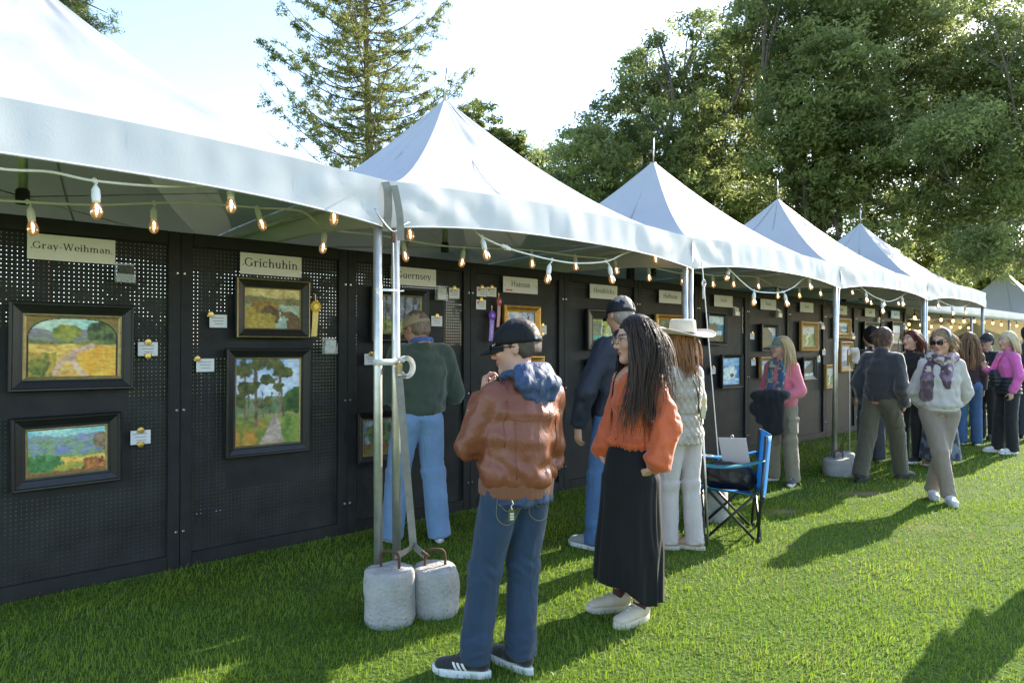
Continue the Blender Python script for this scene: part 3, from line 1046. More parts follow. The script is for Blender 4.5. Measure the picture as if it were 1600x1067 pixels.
def sweep_rect(w, h, prof):
    """prof: list of (inset, y) from outer to inner -> mitred rectangular moulding"""
    mb = MB()
    V, F = [], []
    n = len(prof)
    for i, (q, y) in enumerate(prof):
        a, b = w / 2 - q, h / 2 - q
        V += [(-a, y, -b), (a, y, -b), (a, y, b), (-a, y, b)]
    for i in range(n - 1):
        for k in range(4):
            k2 = (k + 1) % 4
            F.append((i * 4 + k, i * 4 + k2, (i + 1) * 4 + k2, (i + 1) * 4 + k))
    return mb.add(V, F)


def painting(label, s_, z, w, h, fw, style, art, seed, tilt=0.0, liner=.0, res=44, arch=False, fg=None):
    root = wall_thing('framed_painting', label, 'painting', s_, z, .004, tilt, 'framed paintings on the wall')
    dp = .045
    fm = M_FR[style]
    prof = [(0, 0), (0, -dp * .8), (fw * .10, -dp), (fw * .22, -dp * .98), (fw * .30, -dp * .80), (fw * .80, -dp * .50), (fw * .88, -dp * .56), (fw * .98, -dp * .52), (fw, -dp * .20)]
    if style in ('gold', 'wood'):
        prof = [(0, 0), (0, -dp * .7), (fw * .12, -dp * .95), (fw * .3, -dp), (fw * .45, -dp * .82), (fw * .75, -dp * .42), (fw * .82, -dp * .5), (fw, -dp * .45), (fw, -dp * .2)]
    fo = sweep_rect(w, h, prof).build('frame', fm, root)
    if style == 'blackrub':
        sweep_rect(w - .004, h - .004, [(.004, -dp * 1.0), (.008, -dp * 1.05), (.012, -dp * 1.0)]).build('rubbed_edge', M_FR['dullgold'], fo)
    iw, ih = w - 2 * fw, h - 2 * fw
    if liner:
        sweep_rect(iw, ih, [(-.004, -dp * .25), (0, -dp * .42), (liner * .3, -dp * .44), (liner * .4, -dp * .36), (liner, -dp * .22), (liner, -dp * .1)]).build('gold_liner', M_FR['dullgold'], root)
        iw -= 2 * liner; ih -= 2 * liner
    W = res; H = max(8, int(res * ih / iw))
    cv = Canvas(W, H, seed)
    art(cv)
    if arch:
        ax, ay = cv.x - .5, cv.y
        m = (np.abs(ax) / .5) ** 3.2 + (np.clip(ay - .62, 0, 1) / .38) ** 2.2 > .97
        cv.a[m] = lin('8a7440') * (1 + .1 * cv.n((20, 20, 1), 3)[m][:, None])
        m2 = (~m) & ((np.abs(ax) / .5) ** 3.2 + (np.clip(ay - .62, 0, 1) / .38) ** 2.2 > .88)
        cv.a[m2] = lin('2a2414')
    if not arch or True:          # loaded-brush texture: edges break into daubs
        yy, xx = np.mgrid[0:H, 0:W]
        n1 = cv.n((26, 26, 1), 90, 2); n2 = cv.n((26, 26, 1), 95, 2)
        sx = np.clip(xx + n1 * res * .022, 0, W - 1).astype(int); sy = np.clip(yy + n2 * res * .022, 0, H - 1).astype(int)
        if not arch: cv.a = cv.a[sy, sx]
        dab = cv.n((17, 34, 1), 97, 2)[..., None]
        cv.a = cv.a * (1.18 + .38 * dab)
    X = (cv.x - .5) * iw; Z = (cv.y - .5) * ih
    V = np.stack([X, X * 0 - dp * .16, Z], -1).reshape(-1, 3)
    i, j = np.meshgrid(np.arange(H - 1), np.arange(W - 1), indexing='ij')
    a = (i * W + j).ravel()
    F = np.stack([a, a + W, a + W + 1, a + 1], 1)
    me = mesh_np('canvas', V, F, False, np.clip(cv.a, 0, 1).reshape(-1, 3))
    obj('canvas', me, M_PAINT, root)
    return root


ART = [
    ('black framed painting of a dirt path through golden fields, arched gilt mat', .786, 1.466, .64, .52, .068, 'black', art_path_hills, 1, -.4, .018, 110, True),
    ('black framed painting of green and violet valley hills, lowest on the nearest panel', .758, .850, .555, .425, .070, 'black', art_valley, 2, .6, .012, 110),
    ('rubbed black framed painting of a rocky cove under the Grichuhin sign', 2.007, 1.740, .545, .425, .066, 'blackrub', art_cove, 3, 0, .006, 90),
    ('tall black framed painting of pines beside a path', 1.977, 1.077, .61, .755, .066, 'black', art_pines, 4, -.4, .010, 100),
    ('dark framed woodland painting behind the man in the tan cap', 3.075, 1.730, .55, .44, .060, 'black', art_generic('forest'), 5, 0, .012, 60),
    ('small dark framed picture low behind the strapped tent poles', 2.895, .745, .43, .40, .052, 'black', art_generic('cottage'), 6, 0, .012, 50),
    ('gold framed cloudy sky picture right of the award ribbons', 4.440, 1.690, .47, .34, .062, 'gold', art_generic('cloud'), 7, 0, 0, 50),
    ('small gold framed picture low behind the man in the leather jacket', 4.50, 1.20, .46, .36, .06, 'gold', art_generic('grove'), 8),
    ('wide dark framed picture of a green waterfall under the Hendricks sign', 5.672, 1.650, .62, .435, .105, 'black', art_generic('falls'), 9, 0, .006, 50),
    ('dark framed picture below the waterfall picture, mostly hidden by navy jacket', 5.672, 1.12, .60, .44, .09, 'black', art_generic('bay'), 10),
    ('gold framed green grove picture under the Hoffman sign', 6.845, 1.626, .57, .445, .060, 'gold', art_generic('grove'), 11),
    ('dark framed coastal picture right of the third tent pole', 7.875, 1.698, .47, .42, .050, 'black', art_generic('coast'), 12, -1),
    ('dark framed picture of a breaking white wave below the coastal picture', 8.240, 1.142, .52, .44, .045, 'black', art_generic('surf'), 13),
    ('dark framed sea cliff picture above the small gold framed wave', 9.265, 1.596, .50, .385, .050, 'black', art_generic('cliff'), 14),
    ('gold framed wave picture left of the woman in the pink jacket', 9.280, 1.175, .58, .30, .060, 'wood', art_generic('surf'), 15),
    ('tall looking oak framed dune path picture on the ninth panel', 10.519, 1.627, .60, .46, .085, 'wood', art_generic('dune'), 16),
    ('dark framed bay picture right of the woman in the pink jacket', 10.523, 1.128, .46, .355, .060, 'black', art_generic('bay'), 17),
    ('upper oak framed picture right of the third pair of poles', 11.764, 1.774, .61, .34, .085, 'wood', art_generic('coast'), 18),
    ('lower oak framed picture right of the third pair of poles', 11.90, 1.300, .50, .52, .085, 'wood', art_generic('cloud'), 19),
    ('lowest oak framed picture partly behind the third pair of poles', 11.30, .98, .44, .40, .070, 'wood', art_generic('dune'), 20),
    ('dark framed picture behind the two dark haired visitors', 12.967, 1.657, .66, .51, .08, 'black', art_generic('cliff'), 21),
    ('dark framed pale landscape on the upper half of the last panel', 14.242, 1.730, .57, .43, .075, 'black', art_generic('pale'), 22),
    ('grey framed pale landscape on the lower half of the last panel', 14.259, 1.165, .56, .38, .06, 'black', art_generic('pale'), 23),
]
for a in ART:
    painting(*a)

# ================================================================== price cards, ribbons, leaflet boxes
M_PAPER = mat('white_paper', (.74, .73, .76), .8, var=(20, .03))
M_ACRYL = mat('clear_acrylic', (.75, .78, .8), .08, alpha=.22, coat=.5)


def card(label, s_, z, clips=(1,), dot=False, side=0, w=.115, h=.088, rot=0.0):
    root = wall_thing('price_card', label, 'card', s_, z, .006, rot, 'white price cards clipped to the wall')
    MB().box((0, 0, 0), (w, .0015, h)).build('paper', M_PAPER, root)
    mb = MB()
    for k, zz in enumerate((.24, .02, -.2)):
        mb.box((0.004 * (k - 1), -.0014, zz * h), (w * (.72 - .12 * k), .0006, .0035))
    mb.build('print', M_FAINT, root)
    for c in clips:
        cx = side * w * .45
        cz = c * h * .52
        co = MB().lathe([(.020, 0), (.020, .004), (.016, .007), (.006, .008)], (cx, -.003, cz), 14, (0, -1, 0)).build('clip', M_GOLDCLIP, root)
        MB().box((cx, -.004, cz - c * .012), (.044, .012, .012), bevel=.003).build('jaw', M_GOLDCLIP, co)
    if dot:
        MB().lathe([(.009, 0), (.009, .001)], (-w * .3, -.0012, h * .2), 10, (0, -1, 0)).build('red_sticker', M_RED, root)


CARDS = [
    ('white price card with two brass clips beside the arched path painting', 1.192, 1.453, (1, -1)),
    ('white price card with two brass clips beside the valley painting', 1.152, .893, (1, -1)),
    ('white price card with one clip left of the cove painting', 1.628, 1.642, (1,), False, -1),
    ('white price card with one clip left of the tall pines painting', 1.544, 1.343, (1,), False, -1),
    ('red dotted price card right of the Guernsey sign', 3.641, 1.939, (1,), True),
    ('price card right of the tan cap', 3.454, 1.687, (1,), False),
    ('price card left of the strapped poles at ratchet height', 2.81, 1.367, (1,), False),
    ('upper left of three red dotted cards beside the Hanson sign', 3.954, 1.966, (1,), True),
    ('upper right of three red dotted cards beside the Hanson sign', 4.072, 1.972, (1,), True),
    ('lower of three red dotted cards beside the Hanson sign', 3.946, 1.850, (1,), True),
    ('price card with two clips right of the gold framed sky picture', 4.729, 1.634, (1, -1)),
    ('lilac tinted card left of the breaking wave picture', 7.814, 1.159, (1,)),
    ('card left of the sea cliff picture', 8.808, 1.612, (1,)),
    ('card left of the gold framed wave picture', 8.841, 1.249, (1,)),
    ('upper card right of the dune path picture', 10.848, 1.458, (1,)),
    ('lower card right of the dune path picture', 10.892, 1.264, (1,)),
    ('card left of the lower oak framed picture', 11.079, 1.375, (1,)),
    ('upper card near the far end of the wall', 13.398, 1.945, (1,)),
    ('card right of the upper picture on the last panel', 14.602, 1.587, (1,)),
    ('card right of the lower picture on the last panel', 14.528, 1.238, (1,)),
]
for c in CARDS: card(*c)


def leaflet_box(label, s_, z, leaf=None):
    root = wall_thing('leaflet_holder', label, 'leaflet holder', s_, z, .002, 0, 'clear leaflet holders')
    MB().box((0, -.024, -.06), (.105, .048, .004)).build('floor', M_ACRYL, root)
    MB().box((0, -.046, -.035), (.105, .003, .05)).build('front', M_ACRYL, root)
    MB().box((0, -.0015, 0), (.105, .003, .12)).build('back', M_ACRYL, root)
    for sx in (-.0525, .0525):
        MB().box((sx, -.024, -.02), (.003, .045, .08)).build('side', M_ACRYL, root)
    if leaf:
        MB().box((.005, -.02, -.005), (.085, .014, .10), Matrix.Rotation(.15, 3, 'X')).build('leaflets', leaf, root)


M_LEAF1 = mat('leaflet_paper', (.55, .55, .56), .6, var=(40, .3))
M_LEAFD = mat('dark_leaflets', (.05, .05, .055), .4, var=(40, .4))
for lab, s_, z, lf in (('clear leaflet holder right of the Gray-Weihman sign', 1.057, 1.930, M_LEAFD), ('clear leaflet holder right of the tall pines painting', 2.445, 1.475, M_LEAF1),
                       ('clear leaflet holder under the Guernsey sign', 3.488, 1.931, M_LEAF1), ('leaflet holder under the Hendricks sign', 5.917, 1.933, M_LEAF1), ('leaflet holder on the seventh panel beside its name sign', 8.353, 1.943, M_LEAF1),
                       ('leaflet holder on the eighth panel below its name sign', 9.547, 1.954, M_LEAF1), ('leaflet holder right of the dune path picture', 10.966, 1.805, M_LEAF1), ('leaflet holder right of the upper oak framed picture', 12.162, 1.652, M_LEAF1),
                       ('leaflet holder on the outer edge of the last panel', 14.676, 1.863, M_LEAF1)):
    leaflet_box(lab, s_, z, lf)


def ribbon(label, s_, z, col, tail, tlen, tw=.045, letters=False, oval=False):
    m1 = mat('ribbon_' + label[:6], col, .45, bump=(120, .3, .002), sheen=.3)
    root = wall_thing('award_rosette', label, 'award ribbon', s_, z, .012, 0, 'award rosettes')
    mb = MB()
    R = .042 if not oval else .030
    n = 28
    V = [(0, -.016, 0)]
    for r, y in ((R * .55, -.016), (R, -.008)):
        for k in range(n):
            a = 2 * math.pi * k / n
            rr = r * (1 + (.10 if k % 2 else -.06) * (r == R))
            V.append((rr * math.cos(a), y - (.007 if k % 2 else 0), rr * math.sin(a) * (1.3 if oval else 1)))
    F = [(0, 1 + (k + 1) % n, 1 + k) for k in range(n)] + [(1 + k, 1 + (k + 1) % n, 1 + n + (k + 1) % n, 1 + n + k) for k in range(n)]
    mb.add(V, F).build('rosette', m1, root)
    MB().lathe([(R * .5, 0), (R * .5, .004), (R * .42, .006)], (0, -.016, 0), 18, (0, -1, 0)).build('button', mat('rosette_button_' + label[:6], tuple(min(1, c * 1.3 + .08) for c in col), .4), root)
    t = np.linspace(0, 1, 10)
    G = np.stack([np.stack([-tw / 2 - .012 * t, -.006 - .006 * np.sin(t * 3), -R * .6 - tlen * t], -1), np.stack([tw / 2 - .012 * t, -.006 - .006 * np.sin(t * 3 + .5), -R * .6 - tlen * t], -1)], 0)
    MB().grid(G[::-1], .0008).build('tail', mat('ribbon_tail_' + label[:6], tail, .42, sheen=.3), root)
    if letters:
        lb = MB()
        for k in range(8):
            lb.box((-.004 - .0085 * k / 8, -.0148, -R * .6 - tlen * (.28 + .075 * k)), (.020, .0008, .0055 if k % 3 else .003))
        lb.build('gilt_print', M_SIGN, root)
    MB().tube([(0, -.004, R * .8), (.0, -.004, R + .05)], .003, 5).build('cord', M_GOLDCLIP, root)


ribbon('yellow rosette ribbon beside the cove painting', 2.331, 1.768, (.92, .56, .06), (.92, .66, .18), .20, .046)
ribbon('purple rosette with printed tail beside the gold framed sky picture', 4.066, 1.755, (.24, .08, .58), (.34, .17, .66), .21, .052, True)
ribbon('pink rosette ribbon above the purple one', 4.152, 1.886, (.62, .14, .20), (.62, .30, .32), .22, .038, False, True)

# blue and white notice behind the red haired woman
root = thing('notice_board', 'blue and white notice panel beyond the end of the wall', 'notice', row(16.2, 5.15, 1.30), ROW_ANGLE)
MB().box((0, 0, 0), (.02, .62, .95), bevel=.003).build('board', mat('notice_blue', (.45, .55, .80), .5, var=(3, .08)), root)
MB().box((-.012, 0, -.06), (.004, .36, .12)).build('printed_band', mat('notice_band', (.06, .22, .55), .5), root)
MB().box((-.012, 0, .22), (.004, .56, .012)).build('rule', mat('notice_rule', (.12, .2, .4), .5), root)
MB().box((.02, 0, -.66), (.03, .04, 1.28)).build('stand', M_BLACKP, root)
# ================================================================== string lights
def emis(name, col, st):
    if name in MATS: return MATS[name]
    m = bpy.data.materials.new(name); m.use_nodes = True
    nt, N, L = nodes_of(m)
    p = N['Principled BSDF']
    p.inputs['Base Color'].default_value = (.3, .15, .05, 1)
    p.inputs['Emission Color'].default_value = (*col, 1)
    p.inputs['Emission Strength'].default_value = st
    MATS[name] = m
    return m


def amber_glass():
    m = bpy.data.materials.new('amber_bulb_glass'); m.use_nodes = True
    nt, N, L = nodes_of(m)
    out = N['Material Output']; N.remove(N['Principled BSDF'])
    tr = N.new('ShaderNodeBsdfTransparent'); tr.inputs[0].default_value = (1.0, .87, .70, 1)
    gl = N.new('ShaderNodeBsdfGlossy'); gl.inputs['Roughness'].default_value = .08
    fr = N.new('ShaderNodeFresnel'); fr.inputs[0].default_value = 1.6
    ms = N.new('ShaderNodeMixShader')
    L.new(fr.outputs[0], ms.inputs[0]); L.new(tr.outputs[0], ms.inputs[1]); L.new(gl.outputs[0], ms.inputs[2])
    em = N.new('ShaderNodeEmission'); em.inputs[0].default_value = (1.0, .42, .12, 1); em.inputs[1].default_value = .06
    ad = N.new('ShaderNodeAddShader'); L.new(ms.outputs[0], ad.inputs[0]); L.new(em.outputs[0], ad.inputs[1])
    L.new(ad.outputs[0], out.inputs['Surface'])
    return m


M_CORDW = mat('white_cord', (.82, .81, .80), .5)
M_CORDD = mat('dark_cord', (.02, .02, .02), .5)
M_BULB = amber_glass()
M_FIL = emis('bulb_filament', (1.0, .70, .40), 6.0)
M_GLOW = emis('lit_amber_bulb', (1.0, .52, .18), 2.0)
_bulb = {}


def bulb_meshes():
    if _bulb: return
    a = MB().lathe([(.006, 0), (.010, -.008), (.0165, -.02), (.0185, -.05), (.0165, -.068), (.017, -.075)], n=12)
    V = np.concatenate(a.v); _bulb['socket'] = mesh_np('socket', V, [list(q) for q in a.f], True)
    a = MB().lathe([(.013, -.072), (.020, -.088), (.0255, -.108), (.0255, -.122), (.020, -.138), (.010, -.147), (.002, -.149)], n=14)
    V = np.concatenate(a.v); _bulb['bulb'] = mesh_np('bulb', V, [list(q) for q in a.f], True)
    a = MB().tube([(.0, 0, -.080), (.004, .001, -.10), (.0, 0, -.128)], [.004, .0055, .003], 6)
    V = np.concatenate(a.v); _bulb['filament'] = mesh_np('filament', V, [list(q) for q in a.f], True)
    a = MB().lathe([(.006, 0), (.014, -.02), (.016, -.05), (.015, -.06)], n=8)
    V = np.concatenate(a.v); _bulb['socket_d'] = mesh_np('socket', V, [list(q) for q in a.f], True)
    a = MB().lathe([(.012, -.058), (.026, -.085), (.028, -.105), (.020, -.125), (.004, -.135)], n=10)
    V = np.concatenate(a.v); _bulb['glow'] = mesh_np('bulb', V, [list(q) for q in a.f], True)


def string_light(label, d, cord, bulbs, far=False, dark=False, group='strings of lit bulbs'):
    """cord: (s,z[,d]) points; bulbs: (s_cord,z_cord, s_end,z_end)"""
    bulb_meshes()
    s0, z0 = cord[0][:2]
    root = thing('string_light', label, 'string light', row(s0, d, z0), ROW_ANGLE, group)
    pts = [(p[0] - s0, (p[2] - d) if len(p) > 2 else 0.0, p[1] - z0) for p in cord]
    cm = M_CORDD if dark else M_CORDW
    MB().tube(crom(pts, 7), .0066 if not dark else .006, 6).build('cord', cm, root, True)
    for b in bulbs:
        (sa, za, sb, zb) = b[:4]
        dy = (b[4] - d) if len(b) > 4 else 0.0
        A = np.array((sa - s0, dy, za - z0))
        E = np.array((sb - s0, dy - .01, zb - z0))          # centre of the glass
        v = E - A; ln = max(np.linalg.norm(v), .02)
        dirv = v / ln
        dirv = dirv * .6 + np.array((0, 0, -1)) * .4 if ln > .13 else dirv
        dirv /= np.linalg.norm(dirv)
        top = E - dirv * .112
        q = Vector((0, 0, -1)).rotation_difference(Vector(dirv))
        wm = MB().tube(crom([A, A * .55 + top * .45 + np.array((.008, 0, 0)), top + (-dirv * .0)], 5), .0042, 6).build('drop_wire', cm, root, True)
        MB().lathe([(.004, -.012), (.011, -.004), (.012, .006), (.005, .014)], A, 8).build('junction', cm, root, True)
        names = (('socket_d', cm), ('glow', M_GLOW)) if far else (('socket', cm), ('bulb', M_BULB), ('filament', M_FIL))
        pr = None
        for nm, mt in names:
            me = _bulb[nm]
            if len(me.materials) == 0: me.materials.append(mt)
            o = bpy.data.objects.new(me.name.split('.')[0], me); C.objects.link(o)
            if nm == 'filament':
                o.parent = pr
            else:
                o.parent = root; o.location = tuple(top); o.rotation_mode = 'QUATERNION'; o.rotation_quaternion = q
            if nm in ('socket', 'socket_d') and dark: o.material_slots[0].link = 'OBJECT'; o.material_slots[0].material = M_CORDD
            pr = o


string_light('white string of bulbs hanging closest, along the front edge of the nearest tent', 3.40,
             [(-.2, 2.30), (.10, 2.20), (.306, 2.183), (.467, 2.199), (.63, 2.188), (.898, 2.206), (1.132, 2.248), (1.343, 2.287), (1.75, 2.30), (2.0, 2.25)],
             [(.63, 2.188, .637, 2.058), (1.207, 2.262, 1.207, 2.156), (1.754, 2.30, 1.754, 2.162), (-.05, 2.24, -.04, 2.10)])
string_light('inner string of bulbs along the wall of the nearest tent', 4.15,
             [(-.1, 2.23), (.25, 2.185), (.479, 2.191), (.779, 2.219), (1.054, 2.267), (1.259, 2.299), (1.63, 2.319), (1.919, 2.336), (2.096, 2.246), (2.481, 2.245), (2.663, 2.232)],
             [(.479, 2.191, .501, 2.059), (1.054, 2.267, 1.054, 2.132), (1.63, 2.319, 1.662, 2.216), (2.096, 2.246, 2.064, 2.112), (-.02, 2.2, -.02, 2.08)])
string_light('white string of bulbs with a plug swagged under the second tent', 3.42,
             [(2.74, 2.23), (2.813, 2.184), (3.023, 2.133), (3.25, 2.105), (3.461, 2.088), (3.715, 2.085), (4.048, 2.126), (4.274, 2.206), (4.5, 2.27)],
             [(2.813, 2.184, 2.845, 2.065), (3.461, 2.088, 3.409, 1.948), (4.048, 2.126, 4.112, 1.990)])
pl = bpy.context.scene.objects[-1]
root = thing('cord_plug', 'white moulded plug joining the string lights under the second tent', 'plug', row(3.02, 3.415, 2.132), ROW_ANGLE)
MB().tube([(-.045, 0, .012), (-.03, 0, .009), (-.005, 0, .001), (.0, 0, 0), (.025, 0, -.006), (.045, 0, -.010)], [.007, .015, .016, .013, .015, .007], 8).build('plug_body', M_CORDW, root, True)
MB().box((0, 0, 0), (.008, .036, .036), bevel=.003).build('plug_collar', M_CORDW, root)
string_light('inner string of bulbs along the wall of the second tent', 4.15,
             [(2.663, 2.235), (3.0, 2.225), (3.26, 2.234), (3.668, 2.262), (4.03, 2.279), (4.508, 2.277), (5.042, 2.293), (5.569, 2.27), (6.1, 2.24), (6.3, 2.26)],
             [(2.68, 2.235, 2.701, 2.112), (3.24, 2.234, 3.21, 2.111), (3.955, 2.275, 3.955, 2.160), (4.491, 2.28, 4.495, 2.179), (5.05, 2.293, 5.061, 2.185), (5.568, 2.27, 5.568, 2.152), (6.144, 2.245, 6.144, 2.142)])
string_light('short string of bulbs high under the second tent valance', 3.62,
             [(2.25, 2.29), (2.5, 2.275), (2.9, 2.30), (3.4, 2.30), (4.6, 2.30), (5.0, 2.29)], [(2.38, 2.28, 2.39, 2.170), (4.95, 2.30, 4.95, 2.235)])
string_light('white string of bulbs swagged under the third tent valance', 3.42,
             [(5.70, 2.26), (5.84, 2.20), (6.084, 2.094), (6.305, 2.025), (6.588, 2.020), (6.888, 2.042), (7.146, 2.111), (7.4, 2.22), (7.7, 2.27)],
             [(5.84, 2.20, 5.780, 2.116), (6.305, 2.025, 6.279, 1.905), (6.888, 2.042, 6.971, 1.920), (7.5, 2.24, 7.527, 2.132)])
string_light('inner string of bulbs along the wall of the third tent', 4.15,
             [(6.4, 2.27), (6.736, 2.26), (7.169, 2.29), (7.742, 2.30), (8.239, 2.22), (8.815, 2.25), (9.445, 2.30), (9.7, 2.31)],
             [(6.736, 2.26, 6.736, 2.156), (7.169, 2.29, 7.169, 2.182), (7.742, 2.30, 7.742, 2.192), (8.239, 2.22, 8.225, 2.10), (8.815, 2.25, 8.815, 2.135), (9.445, 2.30, 9.445, 2.192)])
string_light('white string of bulbs swagged under the fourth tent valance', 3.42,
             [(8.80, 2.26), (8.944, 2.213), (9.084, 2.172), (9.40, 2.11), (9.792, 2.074), (10.141, 2.115), (10.509, 2.212), (10.7, 2.26)],
             [(9.06, 2.18, 9.10, 2.051), (9.60, 2.09, 9.633, 1.930), (10.36, 2.16, 10.370, 2.054)])
string_light('inner string of bulbs along the wall of the fourth tent', 4.15,
             [(10.2, 2.32), (10.521, 2.36), (11.222, 2.25), (11.772, 2.25), (12.392, 2.28), (13.0, 2.32)],
             [(10.521, 2.36, 10.521, 2.265), (11.222, 2.25, 11.222, 2.142), (11.772, 2.25, 11.772, 2.144), (12.392, 2.28, 12.392, 2.180)])
string_light('white string of three bulbs under the last tent of the row', 3.42,
             [(11.2, 2.28), (11.884, 2.19), (12.608, 2.12), (13.297, 2.15), (13.8, 2.28)],
             [(11.884, 2.19, 11.884, 2.085), (12.608, 2.12, 12.608, 1.999), (13.297, 2.15, 13.297, 2.032)])
rg = random.Random(4)
for k, (dd, lab) in enumerate(((4.75, 'dark string of glowing bulbs along the front of the far shelter'), (5.9, 'dark string of glowing bulbs through the middle of the far shelter'), (7.0, 'dark string of glowing bulbs along the back of the far shelter'))):
    ss = np.arange(15.0, 23.6, .82) + rg.uniform(0, .3)
    z0 = [2.16, 2.10, 2.02][k]
    string_light(lab, dd, [(s, z0 + .03 * math.sin(s * 3)) for s in ss], [(s, z0 + .03 * math.sin(s * 3), s, z0 - .12 + rg.uniform(-.02, .02)) for s in ss], True, True, 'dark strings of the far shelter')

# ================================================================== concrete weights, straps, lines
def concrete_mat():
    m = mat('cast_concrete', (.36, .355, .34), .92, bump=(55, .9, .012), var=(10, .16), spec=.2)
    nt, N, L = nodes_of(m)
    p = N['Principled BSDF']
    src = p.inputs['Base Color'].links[0].from_socket
    tc = N.new('ShaderNodeTexCoord')
    vo = N.new('ShaderNodeTexVoronoi'); vo.inputs['Scale'].default_value = 34
    L.new(tc.outputs['Object'], vo.inputs['Vector'])
    lt = N.new('ShaderNodeMapRange'); lt.inputs['From Min'].default_value = .10; lt.inputs['From Max'].default_value = .17; lt.inputs['To Min'].default_value = .28; lt.inputs['To Max'].default_value = 1
    L.new(vo.outputs['Distance'], lt.inputs['Value'])
    nz = N.new('ShaderNodeTexNoise'); nz.inputs['Scale'].default_value = 7
    L.new(tc.outputs['Object'], nz.inputs['Vector'])
    gt = N.new('ShaderNodeMapRange'); gt.inputs['From Min'].default_value = .48; gt.inputs['From Max'].default_value = .56; gt.inputs['To Min'].default_value = 1; gt.inputs['To Max'].default_value = 0
    L.new(nz.outputs['Fac'], gt.inputs['Value'])
    mxx = N.new('ShaderNodeMath'); mxx.operation = 'MAXIMUM'; L.new(lt.outputs[0], mxx.inputs[0]); L.new(gt.outputs[0], mxx.inputs[1])
    sc = N.new('ShaderNodeVectorMath'); sc.operation = 'SCALE'; L.new(src, sc.inputs[0]); L.new(mxx.outputs[0], sc.inputs['Scale'])
    L.new(sc.outputs[0], p.inputs['Base Color'])
    return m


M_CONC = concrete_mat()


def weight(label, loc, r, h, seed, hyaw=0.0, handle=True):
    root = thing('concrete_weight', label, 'tent weight', loc, 0, 'concrete tent weights')
    prof = [(.90, 0.0), (.97, .03), (1.0, .15), (1.0, .6), (.985, .82), (.95, .92), (.86, .97), (.6, .985), (.25, .98), (.01, .985)]
    n = 40
    V, F = [], []
    pr = []
    for (a, b), (c, d) in zip(prof[:-1], prof[1:]):
        for q in range(4): pr.append((a + (c - a) * q / 4, b + (d - b) * q / 4))
    pr.append(prof[-1])
    for a, b in pr:
        for k in range(n):
            t = 2 * math.pi * k / n
            V.append((a * r * math.cos(t), a * r * math.sin(t), b * h - .012))
    V = np.array(V)
    nz = fbm(V + seed * 3.1, 9, seed, 3); nz2 = vnoise(V, 40, seed + 2)
    rr = np.hypot(V[:, 0], V[:, 1])[:, None]
    dirn = V * np.array((1, 1, 0)) / (rr + 1e-6)
    V = V + dirn * (nz * .012 + nz2 * .003)[:, None] * (rr > r * .3)
    V[:, 2] += nz2 * .003 + nz * .008 * (V[:, 2] > h * .8)
    m = len(pr)
    F = [[i * n + k, i * n + (k + 1) % n, (i + 1) * n + (k + 1) % n, (i + 1) * n + k] for i in range(m - 1) for k in range(n)]
    obj('block', mesh_np('block', V, F, True), M_CONC, root)
    if handle:
        c, s_ = math.cos(hyaw), math.sin(hyaw)
        pts = [(-.055, h - .03), (-.055, h + .03), (-.045, h + .062), (-.02, h + .072), (.02, h + .072), (.045, h + .062), (.055, h + .03), (.055, h - .03)]
        MB().tube(crom([(x * c, x * s_, z) for x, z in pts], 4), .0075, 8).build('handle', M_RUST, root, True)
    return root


weight('pale speckled concrete weight nearest the camera at the strapped poles', (-.655, 3.68, 0), .138, .30, 1, -.35)
weight('browner concrete weight beside the man in the leather jacket', (-.425, 3.80, 0), .130, .275, 2, .15)
weight('rough concrete weight behind the blue folding chair', (1.70, 5.84, 0), .14, .30, 3, .4)
weight('flat concrete weight left of the man in olive trousers', (3.76, 7.86, 0), .17, .20, 4, .2)
weight('concrete weight tucked behind the flat one at the third pole pair', (3.92, 8.12, 0), .15, .24, 7, .9)
weight('distant concrete weight at the last tent pole behind the strolling woman', (8.75, 12.75, 0), .19, .24, 5, 0)

p1 = row(S_T[1] - .03, 3.36, 0)
# ratchet strap round the two poles, with a coiled end
root = thing('ratchet_strap', 'cream ratchet strap binding the two nearest poles with a coiled loose end', 'strap', row(S_T[1], 3.33, 1.385), ROW_ANGLE)
t = np.linspace(0, 2 * np.pi, 37)
G = []
for a in t:
    x = .075 * np.sign(math.cos(a)) * abs(math.cos(a)) ** .6; y = .040 * np.sign(math.sin(a)) * abs(math.sin(a)) ** .6
    G.append([(x + .0, y, -.017), (x + .0, y, .017)])
MB().grid(np.array(G), .002).build('band', M_STRAPW, root, True)
t = np.linspace(0, 1, 50)
for turn in range(3):
    a = -2.6 + t * 5.0
    rr = .062 - .010 * turn
    P = np.stack([.098 + rr * np.cos(a) * .9, -.045 - .004 * turn + 0 * a, -.030 + rr * np.sin(a)], -1)
    MB().grid(np.stack([P + np.array((0, -.018, 0)), P + np.array((0, .018, 0))], 1), .002).build('coil', M_STRAPW, root, True)
MB().box((.055, -.052, -.045), (.032, .020, .085), bevel=.004).build('ratchet', mat('brass_ratchet', (.36, .27, .10), .4, metal=.8, var=(40, .3)), root)
MB().tube([(.038, -.058, -.075), (.075, -.058, -.075)], .007, 8).build('spindle', M_STEEL, root)
